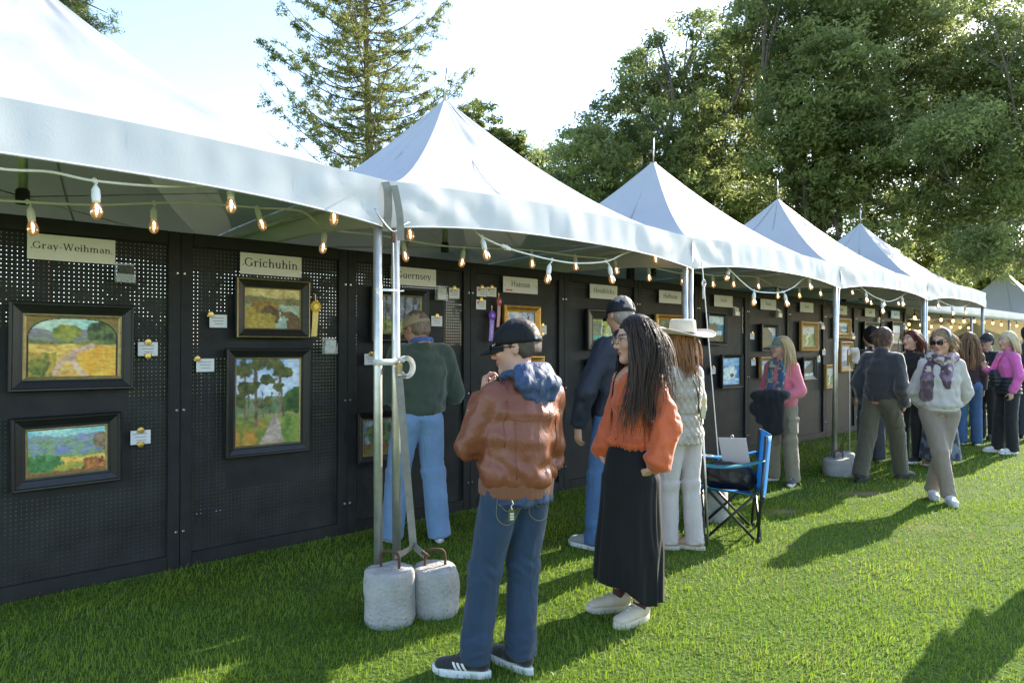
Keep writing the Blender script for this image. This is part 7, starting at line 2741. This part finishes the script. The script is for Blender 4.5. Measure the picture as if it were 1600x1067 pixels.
# ---------------------------------------------------------------- woman in pink with the patterned scarf
def pink_woman():
    g = Fig('woman in pink jacket, grey-green cap and blue scarf carrying a navy coat', (2.93, 7.42), -125, 1.565, True, .0092, (.55, .33, .26), feet=((-.16, .02, 20), (.13, -.02, -30)),
            arms={'L': ((-.235, .0, 1.09), (-.11, .20, .99)), 'R': ((.225, .0, 1.09), (.12, .20, .97))}, head=(-40, 4))
    g.body({'L': dict(dir=(.8, .3, -.2), palm=(0, -1, 0)), 'R': dict(dir=(-.8, .3, -.2), palm=(0, -1, 0))})
    k = g.k
    pk = cloth('pink_fleece', (.60, .145, .20), .85, 150, .4)
    prof = [(.88, .172, .132, 0), (.96, .176, .136, 0), (1.08, .168, .132, 0), (1.22, .172, .136, .008), (1.32, .168, .115, 0), (1.40, .12, .08, -.005)]
    g.top('jacket', pk, prof, (.070, .068, .052), .90, .97, 1.1, seed=81, neck=.066, collar=.01)
    kh = cloth('khaki_cargo', (.22, .185, .13), .88, 240)
    tr, V, F = g.trousers('cargo_trousers', kh, .97, (.160, .122), (.100, .084, .080), .02, 1.4, seed=83, disp=cargo(g))

    def sc(V):
        n1 = vnoise(V, 34, 3); n2 = vnoise(V + 3, 38, 5)
        c = np.tile(np.array((.10, .09, .08)), (len(V), 1))
        c[n1 > .12] = (.03, .09, .22); c[n2 > .25] = (.08, .24, .30); c[(n1 < -.4)] = (.42, .36, .28)
        return c
    S = Solid(); nk = g.P(g.neck)
    for a in np.linspace(-.6, np.pi + .6, 9)[:-1]:
        b = a + (np.pi + 1.2) / 8
        S.cone(nk + np.array((.085 * math.cos(a), -.075 * math.sin(a) + .02, .0)), nk + np.array((.085 * math.cos(b), -.075 * math.sin(b) + .02, .0)), .032, .032, .02)
    S.cone(nk + np.array((-.055, .085, -.03)), nk + np.array((-.075, .165, -.34)), (.05, .022), (.045, .016), .02)
    S.cone(nk + np.array((.055, .085, -.03)), nk + np.array((.055, .165, -.36)), (.05, .022), (.045, .016), .02)
    garment('scarf', S, .008, M_CLOTHV, g.root, lambda V: drape(V, (0, 0, 1), .007, .03, 3), sc)
    g.hair_cap((.48, .33, .16), 1.03, -.05)
    rts, drs = scalp(g.q, g.R, g.hs, 420, 8, -.04, .06, -.08)
    hc = g.P(g.hc)
    strands('blonde_hair', rts, drs, np.random.default_rng(4).uniform(.24, .36, 420), M_HAIR, g.root, [(hc + np.array((0, -.012, .02)), np.array((.083, .104, .105)) * k), (hc + np.array((0, -.01, -.14)), np.array((.08, .09, .08)) * k), (g.P(g.o(0, 0, 1.27)), np.array((.16, .15, .15)) * k)], 10, 0.0043, (.03, 30), 6, .85, .3, fan=np.array((0, .03, 0)), cols=((.40, .26, .11), (.66, .48, .26)))
    cp = cloth('grey_green_cap', (.16, .20, .17), .85)
    cap_mesh(g.root, g.q, g.R, g.hs, cp, 'cap', True, False, tall=.92, flat=True, button=False)
    g.shoes((cloth('charcoal_canvas', (.05, .05, .055), .85), M_WHITERUB, M_WHITERUB), .98, .008)
    # navy coat over the forearms is a thing of its own
    ct = thing('draped_coat', 'navy coat draped over the forearms of the woman in pink', 'coat', (2.93, 7.42, 0), rad(125))
    S = Solid()
    S.cone((-.16, .21, .96), (.16, .21, .94), (.075, .05), (.075, .05), .03, (0, 1, 0))
    S.cone((-.05, .245, .93), (-.07, .235, .60), (.135, .04), (.11, .035), .04)
    S.cone((.10, .24, .93), (.07, .235, .68), (.09, .035), (.08, .03), .04)
    S.cone((-.02, .25, .62), (-.03, .24, .50), (.06, .03), (.04, .02), .03)
    S.ball((.17, .22, .80), (.07, .06, .075), .03)
    garment('coat_body', S, .009, cloth('black_navy_wool', (.010, .011, .017), .85), ct, lambda V: drape(V, (.2, 0, 1), .016, .06, 5, 3))


# ---------------------------------------------------------------- man in olive cargo trousers
def olive_man():
    g = Fig('man striding away in dark jacket, olive cargo trousers and black sandals', (4.10, 7.60), 56, 1.66, False, .0088, (.50, .29, .22), chest=(.01, .02), feet=((-.05, -.35, 4), (.10, .25, -12)), bend=(.03, .05),
            arms={'L': ((-.235, -.05, 1.09), (-.215, .06, .87)), 'R': ((.255, -.04, 1.07), (.225, .08, .86))}, head=(-14, -4), headoff=(.0, .03, -.01))
    g.body({'L': dict(dir=(.3, .6, -.6), palm=(1, 0, 0)), 'R': dict(dir=(-.3, .6, -.6), palm=(-1, 0, 0))})
    k = g.k
    jk = cloth('dark_slate_fleece', (.018, .022, .027), .9, 130, .5)
    prof = [(.86, .172, .135, 0), (.94, .180, .142, 0), (1.06, .182, .144, -.004), (1.22, .188, .145, -.008), (1.32, .175, .120, -.01), (1.40, .12, .082, -.008)]
    g.top('jacket', jk, prof, (.080, .074, .060), .885, .98, 1.2, seed=91, neck=.072, collar=.03)
    S = Solid()
    S.cone(g.P(g.o(0, 0, .92)), g.P(g.o(0, 0, .865)), (.168 * k, .130 * k), (.166 * k, .128 * k), .01, (1, 0, 0), .1); S.cut((0, 0, -1), -.852 * k)
    garment('shirt_tail', S, .009, cloth('salmon_shirt', (.55, .16, .10), .85), g.root)
    ol = cloth('olive_cargo', (.070, .066, .042), .88, 240)
    tr, V, F = g.trousers('cargo_trousers', ol, .96, (.162, .125), (.104, .088, .082), .045, 1.5, seed=93, disp=cargo(g))
    bs = cloth('black_sandal', (.014, .013, .012), .6, 120)
    sh = g.shoes((bs, mat('black_rubber', (.012, .012, .012), .7)), 1.06, .0085, .034)
    g.hair_cap((.075, .045, .028), 1.08, -.075, extra=lambda S: S.ball(g.q(0, -.03, .06), (.082, .095, .085), .02))
    rts, drs = scalp(g.q, g.R, g.hs, 500, 8, -.02, .07, -.08, lift=1.4)
    strands('short_hair', rts, drs, np.random.default_rng(4).uniform(.04, .075, 500), M_HAIR, g.root, [(g.P(g.hc) + np.array((0, -.012, .02)), np.array((.083, .104, .108)) * g.k)], 4, .0045, (.1, 60), 6, .5, .3, cols=((.05, .03, .018), (.17, .10, .06)))


# ---------------------------------------------------------------- dark haired visitor beside him
def dark_hair_visitor():
    g = Fig('visitor with short black hair and black top at the wall beside the striding man', (4.60, 8.72), -15, 1.70, False, .0115, (.45, .27, .19), feet=((-.12, 0, 15), (.12, .02, -30)))
    g.body({'L': dict(palm=(1, 0, 0)), 'R': dict(palm=(-1, 0, 0))})
    g.top('top', cloth('black_top', (.010, .010, .011), .85), JACKET, (.070, .062, .05), .86, .95, 1, seed=101)
    g.trousers('trousers', cloth('charcoal_grey_trousers', (.05, .052, .062), .88), .97, (.158, .118), (.096, .082, .080), .02, 1.2, seed=103)
    g.shoes((cloth('brown_trainer', (.09, .07, .05), .85), mat('tan_sole', (.3, .25, .18), .7)), 1.03, .010)
    g.hair_cap((.012, .010, .010), 1.12, -.10, res=.010, extra=lambda S: S.ball(g.q(0, -.04, .0), (.088, .085, .10), .03))


# ---------------------------------------------------------------- strolling woman with sunglasses
def stroll_woman():
    g = Fig('woman strolling in sunglasses, cream hoodie, purple scarf and taupe trousers', (4.13, 6.56), -162, 1.62, True, .0078, (.56, .31, .22), feet=((.07, -.10, 0), (-.015, .16, 4)), bend=(.05, .03),
            arms={'L': ((-.235, -.09, 1.09), (-.12, -.17, .90)), 'R': ((.225, -.09, 1.09), (.11, -.17, .90))}, head=(-40, -4), hips=(.02, 0), chest=(0, .0), lips=(.50, .16, .15))
    g.body({'L': dict(dir=(1, -.3, -.2), palm=(0, -1, 0)), 'R': dict(dir=(-1, -.3, -.2), palm=(0, -1, 0))}, res=.0068)
    k = g.k
    hd = cloth('cream_sweatshirt', (.48, .425, .40), .9, 150, .25, .04)
    prof = [(.90, .156, .124, 0), (.97, .170, .136, 0), (1.10, .166, .132, 0), (1.22, .168, .140, .010), (1.32, .158, .116, .002), (1.39, .115, .082, -.005)]

    def pocket(V):
        x, y, z = V.T / k
        m = (y > .06) * (np.abs(x) < .16 - .5 * np.clip(z - 1.0, 0, .2)) * (z > .99) * (z < 1.12)
        return .006 * m + .012 * np.exp(-((z - .965) / .025) ** 2)
    tp, V, F = g.top('sweatshirt', hd, prof, (.066, .066, .050), .925, .97, 1.2, seed=111, neck=.070, collar=-.005, disp=pocket)
    S = Solid(); nk = g.P(g.neck)
    S.cone(nk + np.array((-.09, -.04, 0)), nk + np.array((0, -.11, -.01)), .042, .055, .03); S.cone(nk + np.array((.09, -.04, 0)), nk + np.array((0, -.11, -.01)), .042, .055, .03)
    garment('hood', S, .0075, hd, tp, lambda V: drape(V, (1, 0, .3), .006, .04, 3))
    S = Solid()
    S.cone(g.P(g.o(0, 0, .955)), g.P(g.o(0, 0, .905)), (.172 * k, .136 * k), (.166 * k, .130 * k), .01, (1, 0, 0), .1); S.cut((0, 0, -1), -.898 * k)
    garment('waistband', S, .0075, hd, tp, lambda V: .001 * np.sin(np.arctan2(V[:, 1], V[:, 0]) * 120))

    def sc(V):
        z = V[:, 2] / k
        n1 = vnoise(V, 22, 3); n2 = vnoise(V + 3, 30, 5)
        c = np.tile(np.array((.13, .070, .105)), (len(V), 1))
        c[n1 > .15] = (.24, .15, .25)
        c[(n2 > -.05) & (z > 1.30)] = (.46, .37, .29)
        c[(n2 > .25) & (z < 1.30)] = (.20, .15, .12)
        c[z < 1.2] = c[z < 1.2] * np.array((.55, .5, .45))
        c[(n1 < -.35)] = (.06, .035, .05)
        return c
    S = Solid()
    for a in np.linspace(0, 2 * np.pi, 13)[:-1]:
        b = a + 2 * np.pi / 12
        zz = lambda t: .012 - .035 * math.sin(t)
        S.cone(nk + np.array((.092 * math.cos(a), .085 * math.sin(a) + .02, zz(a))), nk + np.array((.092 * math.cos(b), .085 * math.sin(b) + .02, zz(b))), (.034, .044), (.034, .044), .02, (0, 0, 1))
    S.cone(nk + np.array((-.015, .11, -.07)), nk + np.array((.0, .145, -.16)), (.060, .034), (.045, .028), .03)
    S.cone(nk + np.array((.0, .145, -.18)), nk + np.array((-.01, .155, -.28)), (.055, .02), (.022, .012), .02)
    S.cone(nk + np.array((.09, .06, -.03)), nk + np.array((.145, .115, -.20)), (.050, .026), (.055, .022), .03)
    S.cone(nk + np.array((.145, .115, -.20)), nk + np.array((.16, .125, -.38)), (.055, .022), (.062, .016), .03)
    garment('scarf', S, .0072, M_CLOTHV, g.root, lambda V: drape(V, (.15, 0, 1), .009, .028, 3, 3), sc)
    tp2 = cloth('taupe_twill', (.24, .185, .145), .85, 260)
    g.trousers('trousers', tp2, .97, (.162, .125), (.098, .074, .066), .055, 1.2, seed=113)
    g.shoes((cloth('white_trainer', (.60, .59, .58), .8), M_WHITERUB, M_WHITERUB), .98, .007, .032)
    g.hair_cap((.26, .16, .085), 1.05, -.05)
    rts, drs = scalp(g.q, g.R, g.hs, 420, 8, -.03, .066, -.08)
    hc = g.P(g.hc)
    strands('light_brown_hair', rts, drs, np.random.default_rng(4).uniform(.08, .15, 420), M_HAIR, g.root, [(hc + np.array((0, -.012, .02)), np.array((.083, .104, .106)) * k), (hc + np.array((0, -.04, -.10)), np.array((.09, .07, .07)) * k)], 8, 0.0040, (.12, 50), 6, .7, .4, fan=np.array((0, -.06, 0)), cols=((.20, .115, .055), (.48, .33, .18)))
    # wide headband
    gb = []
    for a in np.linspace(-1.75, 1.75, 27):
        w_ = .020
        rx, rz = .086, .106
        gb.append([tuple(g.q(rx * math.sin(a), .030 + w_ - .014 * math.cos(a), .030 + rz * math.cos(a))), tuple(g.q(rx * 1.02 * math.sin(a), .004 - .014 * math.cos(a), .034 + rz * 1.02 * math.cos(a)))])
    MB().grid(np.array(gb), .003).build('headband', cloth('slate_headband', (.10, .12, .20), .8), g.root, True)
    glasses(g.root, g.q, g.R, M_BLACKP, M_LENSD, 1.02, 'sunglasses')


# ---------------------------------------------------------------- far group
def red_hair_woman():
    g = Fig('red haired woman in black at the end of the wall, one hand raised', (5.10, 8.70), -105, 1.66, True, .0105, (.56, .33, .25), feet=((-.08, 0, 5), (.09, .03, -10)),
            arms={'L': ((-.22, .02, 1.12), (-.14, .16, 1.0)), 'R': ((.20, .14, 1.12), (.14, .34, 1.30))}, head=(0, 6), lips=(.45, .12, .12))
    g.body({'L': dict(palm=(1, 0, 0)), 'R': dict(dir=(-.1, .3, .9), palm=(-1, 0, 0), curl=.4)})
    bk = cloth('soft_black', (.010, .009, .010), .85)
    g.top('jacket', bk, FSLIM, (.062, .058, .046), .84, .96, 1, seed=121, neck=.058)
    g.trousers('trousers', bk, .97, (.150, .112), (.084, .064, .058), .02, .9, seed=123)
    g.shoes((cloth('black_flat', (.012, .012, .012), .6), M_WHITERUB), .95, .009)
    g.hair_cap((.085, .022, .014), 1.05, -.05, res=.009)
    rts, drs = scalp(g.q, g.R, g.hs, 420, 8, -.03, .075, -.08)
    hc = g.P(g.hc)
    strands('red_hair', rts, drs, np.random.default_rng(4).uniform(.26, .42, 420), M_HAIR, g.root, [(hc + np.array((0, -.012, .02)), np.array((.083, .104, .106)) * g.k), (g.P(g.o(0, 0, 1.28)), np.array((.15, .12, .15)) * g.k)], 10, 0.0043, (.08, 35), 6, .85, .35, cols=((.07, .018, .010), (.20, .060, .028)))


def skirt_woman():
    g = Fig('woman in dark top, white peaked cap and long blue patterned skirt behind the strolling woman', (5.28, 8.42), -130, 1.62, True, .0105, (.55, .34, .26), head=(30, 0))
    g.body({'L': dict(palm=(1, 0, 0)), 'R': dict(palm=(-1, 0, 0))})
    k = g.k
    g.top('top', cloth('brown_black_top', (.030, .018, .014), .85), FSLIM, (.060, .056, .046), .90, .95, 1, seed=131)

    def pat(V):
        n = vnoise(V, 24, 3); c = np.tile(np.array((.035, .05, .085)), (len(V), 1)); c[n > .2] = (.16, .20, .24); c[n < -.4] = (.02, .025, .04)
        return c
    nu, nv = 90, 40
    U, Vv = np.meshgrid(np.linspace(0, 2 * np.pi, nu, endpoint=False), np.linspace(0, 1, nv), indexing='ij')
    rr = np.interp(Vv, (0, .15, .5, 1), (.13, .165, .19, .235)) * k * (1 + .07 * np.sin(U * 11 + 2 * np.sin(U * 3)) * np.clip(Vv * 1.5 - .2, 0, 1))
    G = np.stack([rr * np.cos(U), rr * .85 * np.sin(U), (1.0 - .90 * Vv) * k], -1)
    V = G.reshape(-1, 3)
    i, j = np.meshgrid(np.arange(nu), np.arange(nv - 1), indexing='ij')
    a = (i * nv + j).ravel(); b = (((i + 1) % nu) * nv + j).ravel()
    me = mesh_np('long_skirt', V, np.stack([a, a + 1, b + 1, b], 1), True, pat(V))
    obj('long_skirt', me, M_CLOTHV, g.root)
    g.shoes((cloth('brown_shoe', (.12, .07, .04), .8), mat('tan_sole', (.3, .25, .18), .7)), .95, .010)
    g.hair_cap((.05, .03, .02), 1.05, -.06, res=.010)
    cap_mesh(g.root, g.q, g.R, g.hs, cloth('black_cap', (.015, .015, .02), .8), 'cap', True, False, mat_b=cloth('white_peak', (.68, .68, .68), .7), bill_len=.085)
    # brown bag at her hip
    bg = thing('shoulder_bag', 'tan leather shoulder bag beside the patterned skirt', 'bag', (4.98, 8.22, .86), rad(25))
    MB().box((0, 0, 0), (.22, .09, .22), bevel=.025).build('bag_body', mat('tan_leather', (.30, .13, .04), .5, bump=(60, .3, .003), var=(9, .2)), bg, True)
    MB().tube(crom([(-.10, 0, .10), (-.06, .02, .30), (.0, .06, .48), (.06, .02, .30), (.10, 0, .10)], 5), .008, 6).build('bag_strap', MATS['tan_leather'], bg, True)


def brown_hair_woman():
    g = Fig('woman with long brown hair and blue jeans walking away behind the strolling woman', (6.86, 10.25), 25, 1.66, True, .0115, (.5, .3, .22))
    g.body({'L': dict(palm=(1, 0, 0)), 'R': dict(palm=(-1, 0, 0))})
    g.top('top', cloth('plum_black_top', (.022, .016, .022), .85), FSLIM, (.060, .056, .046), .86, .95, 1, seed=141)
    g.trousers('jeans', MATS['mid_blue_denim'], .97, (.152, .114), (.092, .076, .078), .02, 1, seed=143)
    g.shoes((cloth('navy_trainer', (.03, .04, .07), .8), M_WHITERUB), .95, .010)
    g.hair_cap((.14, .085, .045), 1.06, -.05, res=.010)
    rts, drs = scalp(g.q, g.R, g.hs, 380, 8, -.03, .066, -.08)
    hc = g.P(g.hc)
    strands('long_hair', rts, drs, np.random.default_rng(4).uniform(.30, .50, 380), M_HAIR, g.root, [(hc + np.array((0, -.012, .02)), np.array((.086, .108, .106)) * g.k), (g.P(g.o(0, 0, 1.28)), np.array((.16, .125, .15)) * g.k)], 10, 0.0054, (.12, 35), 6, .85, .35, cols=((.10, .06, .03), (.34, .22, .11)))


def far_pink_woman():
    g = Fig('blonde woman in bright pink sweater with black puffer vest round her waist, right edge', (6.86, 9.44), -85, 1.66, True, .0098, (.55, .32, .25), feet=((-.09, .0, 5), (.09, .09, -4)),
            arms={'L': ((-.22, -.02, 1.10), (-.17, .05, .87)), 'R': ((.19, .10, 1.13), (.08, .27, 1.20))}, head=(4, 0), lips=(.45, .14, .13))
    g.body({'L': dict(dir=(.1, .15, -1), palm=(1, 0, 0), curl=.45), 'R': dict(dir=(-.2, .4, .8), palm=(-1, 0, 0), curl=.8)})
    k = g.k
    g.top('sweater', cloth('bright_pink_knit', (.66, .12, .40), .88, 150, .4), FSLIM, (.064, .058, .046), .88, .96, 1, seed=161, neck=.060)
    bk = cloth('black_trousers', (.010, .010, .012), .82)
    g.trousers('trousers', bk, .97, (.154, .120), (.092, .078, .082), .03, .9, seed=163)
    S = Solid()
    S.cone(g.P(g.o(0, 0, 1.06)), g.P(g.o(0, 0, .82)), (.165 * k, .135 * k), (.185 * k, .15 * k), .02, (1, 0, 0), .15)
    S.ball(g.P(g.o(.02, .17, 1.06)), (.07, .06, .12), .04)
    S.cut((0, 0, -1), -.83 * k)
    garment('puffer_vest', S, .009, cloth('black_puffer', (.012, .013, .02), .45, 40, .1), g.root, lambda V: .012 * np.abs(np.sin(V[:, 2] * 62)) - .004)
    g.shoes((cloth('white_shoe', (.64, .63, .62), .7), M_WHITERUB), .98, .009, .03)
    g.hair_cap((.56, .44, .26), 1.05, -.05, res=.008)
    rts, drs = scalp(g.q, g.R, g.hs, 420, 8, -.03, .064, -.08)
    hc = g.P(g.hc)
    strands('blonde_hair', rts, drs, np.random.default_rng(4).uniform(.22, .30, 420), M_HAIR, g.root, [(hc + np.array((0, -.012, .02)), np.array((.085, .106, .106)) * k), (hc + np.array((0, -.02, -.12)), np.array((.085, .085, .08)) * k), (g.P(g.o(0, 0, 1.29)), np.array((.15, .12, .14)) * k)], 10, 0.0043, (.02, 30), 6, .9, .45, cols=((.42, .30, .15), (.74, .60, .38)))
    MB().tube(crom([g.P(g.o(-.03, .07, 1.40)), g.P(g.o(-.02, .13, 1.30)), g.P(g.o(.01, .145, 1.16))], 5), .005, 6).build('red_lanyard', mat('red_cord', (.5, .02, .04), .6), g.root, True)


def far_dark_people():
    for lab, loc, phi, H, hair, topc in (('person in black top and black cap beyond the blonde woman in pink', (7.62, 10.95), -110, 1.66, (.02, .02, .02), (.012, .012, .013)),
                                        ('man in dark navy suit at the far right edge beyond the woman in pink', (8.35, 11.05), 30, 1.78, (.03, .025, .02), (.012, .016, .030))):
        g = Fig(lab, loc, phi, H, False, .0125, (.45, .27, .2), arms={'L': ((-.26, .02, 1.10), (-.18, .17, 1.0)), 'R': ((.25, .12, 1.14), (.12, .28, 1.32))})
        g.body({'L': dict(palm=(1, 0, 0)), 'R': dict(dir=(0, .3, .9), palm=(-1, 0, 0), curl=.6)})
        c = cloth('dark_outfit_%d' % int(H * 100), topc, .8)
        g.top('jacket', c, JACKET, (.07, .062, .05), .82, .95, 1, seed=171)
        g.trousers('trousers', c, .97, (.156, .116), (.09, .074, .07), .02, 1, seed=172)
        g.shoes((cloth('black_shoe', (.01, .01, .01), .5), mat('black_rubber', (.012, .012, .012), .7)), 1.02, .011)
        g.hair_cap(hair, 1.05, -.06, res=.011)
        if H < 1.7: cap_mesh(g.root, g.q, g.R, g.hs, cloth('black_cap', (.015, .015, .02), .8), 'cap', True, False)


def edge_person():
    g = Fig('person in mint green sweater cut off by the right edge of the picture', (3.72, 4.55), -40, 1.66, True, .010, (.5, .3, .22), arms={'L': ((-.33, .0, 1.12), (-.18, .12, .98)), 'R': ((.27, 0, 1.10), (.22, .12, .90))})
    g.body({'L': dict(palm=(1, 0, 0)), 'R': dict(palm=(-1, 0, 0))})
    g.top('sweater', cloth('mint_green_knit', (.11, .30, .17), .9, 150, .4), JACKET, (.076, .072, .058), .86, .96, 1.1, seed=181)
    g.trousers('trousers', cloth('dark_trousers', (.02, .022, .026), .8), .97, (.158, .116), (.09, .074, .07), .02, 1, seed=182)
    g.shoes((cloth('dark_trainer', (.03, .03, .03), .8), M_WHITERUB), .98, .010)
    g.hair_cap((.10, .06, .04), 1.06, -.06, res=.010)


# ================================================================== things on the chair
def chair_things():
    bag = thing('handbag', 'black leather handbag slumped on the blue chair seat', 'bag', chair_pt(-.03, .0, .365), CH_RZ + rad(80))
    S = Solid()
    S.cone((-.12, 0, .065), (.13, 0, .065), (.075, .080), (.07, .085), .03, (0, 1, 0))
    S.cone((-.10, -.01, .13), (.11, 0, .145), (.05, .05), (.05, .06), .05, (0, 1, 0))
    S.cut((0, 0, -1), 0.012)
    bl = mat('black_bag_leather', (.010, .010, .011), .42, bump=(70, .5, .004), spec=.5)
    garment('bag_body', S, .0075, bl, bag, lambda V: drape(V, (1, 0, .4), .010, .05, 3, 2))
    MB().tube(crom([(-.09, -.06, .13), (-.12, -.10, .10), (-.13, -.105, .05), (-.10, -.09, .02)], 6), .008, 7).build('bag_handle', bl, bag, True)
    MB().tube([(-.115 + .018 * math.cos(a), -.112, .05 + .018 * math.sin(a)) for a in np.linspace(0, 2 * np.pi, 15)], .0035, 6).build('bag_ring', M_GOLDCLIP, bag, True)
    cb = thing('clipboard', 'white clipboard with paper leaning in the blue chair behind the handbag', 'clipboard', chair_pt(.06, -.06, .50), CH_RZ)
    cb.rotation_euler = (rad(-14), rad(4), CH_RZ + rad(62))
    MB().box((0, 0, .10), (.23, .006, .31), bevel=.002).build('board', mat('clear_board', (.62, .62, .66), .4), cb)
    MB().box((0, -.005, .085), (.205, .002, .26)).build('paper', M_PAPER, cb)
    pr = MB()
    for q in range(7): pr.box((-.02 + .01 * (q % 3), -.0065, .17 - q * .028), (.13 - .02 * (q % 2), .0005, .003))
    pr.build('print', M_FAINT, cb)
    MB().box((0, -.008, .235), (.11, .012, .022), bevel=.004).build('clamp', M_STEEL, cb)
    MB().tube([(.012 * math.cos(a), -.008, .262 + .014 * math.sin(a)) for a in np.linspace(0, 2 * np.pi, 13)], .0025, 5).build('hanging_ring', M_STEEL, cb)
    # dark tripod legs / umbrella behind the hat woman
    um = thing('walking_stick', 'thin pale trekking pole with hanging dark pouch beside the woman in the wide hat', 'pole', (1.46, 5.08, 0))
    MB().tube([(0, 0, 0), (-.02, .0, .5), (-.05, .0, .98)], .008, 7).build('shaft', M_ALU, um, True)
    MB().tube([(-.05, 0, .96), (-.056, 0, 1.08)], .014, 8).build('grip', M_BLACKP, um, True)
    MB().box((-.05, .03, .55), (.06, .05, .20), bevel=.012).build('pouch', M_BLACKP, um)


for fn in PEOPLE_FUNCS if 'PEOPLE_FUNCS' in globals() else (leather_man, green_man, orange_woman, navy_man, visor_woman, hat_woman, pink_woman, olive_man, dark_hair_visitor, stroll_woman, red_hair_woman, skirt_woman, brown_hair_woman, far_pink_woman, far_dark_people, edge_person, chair_things):
    fn()
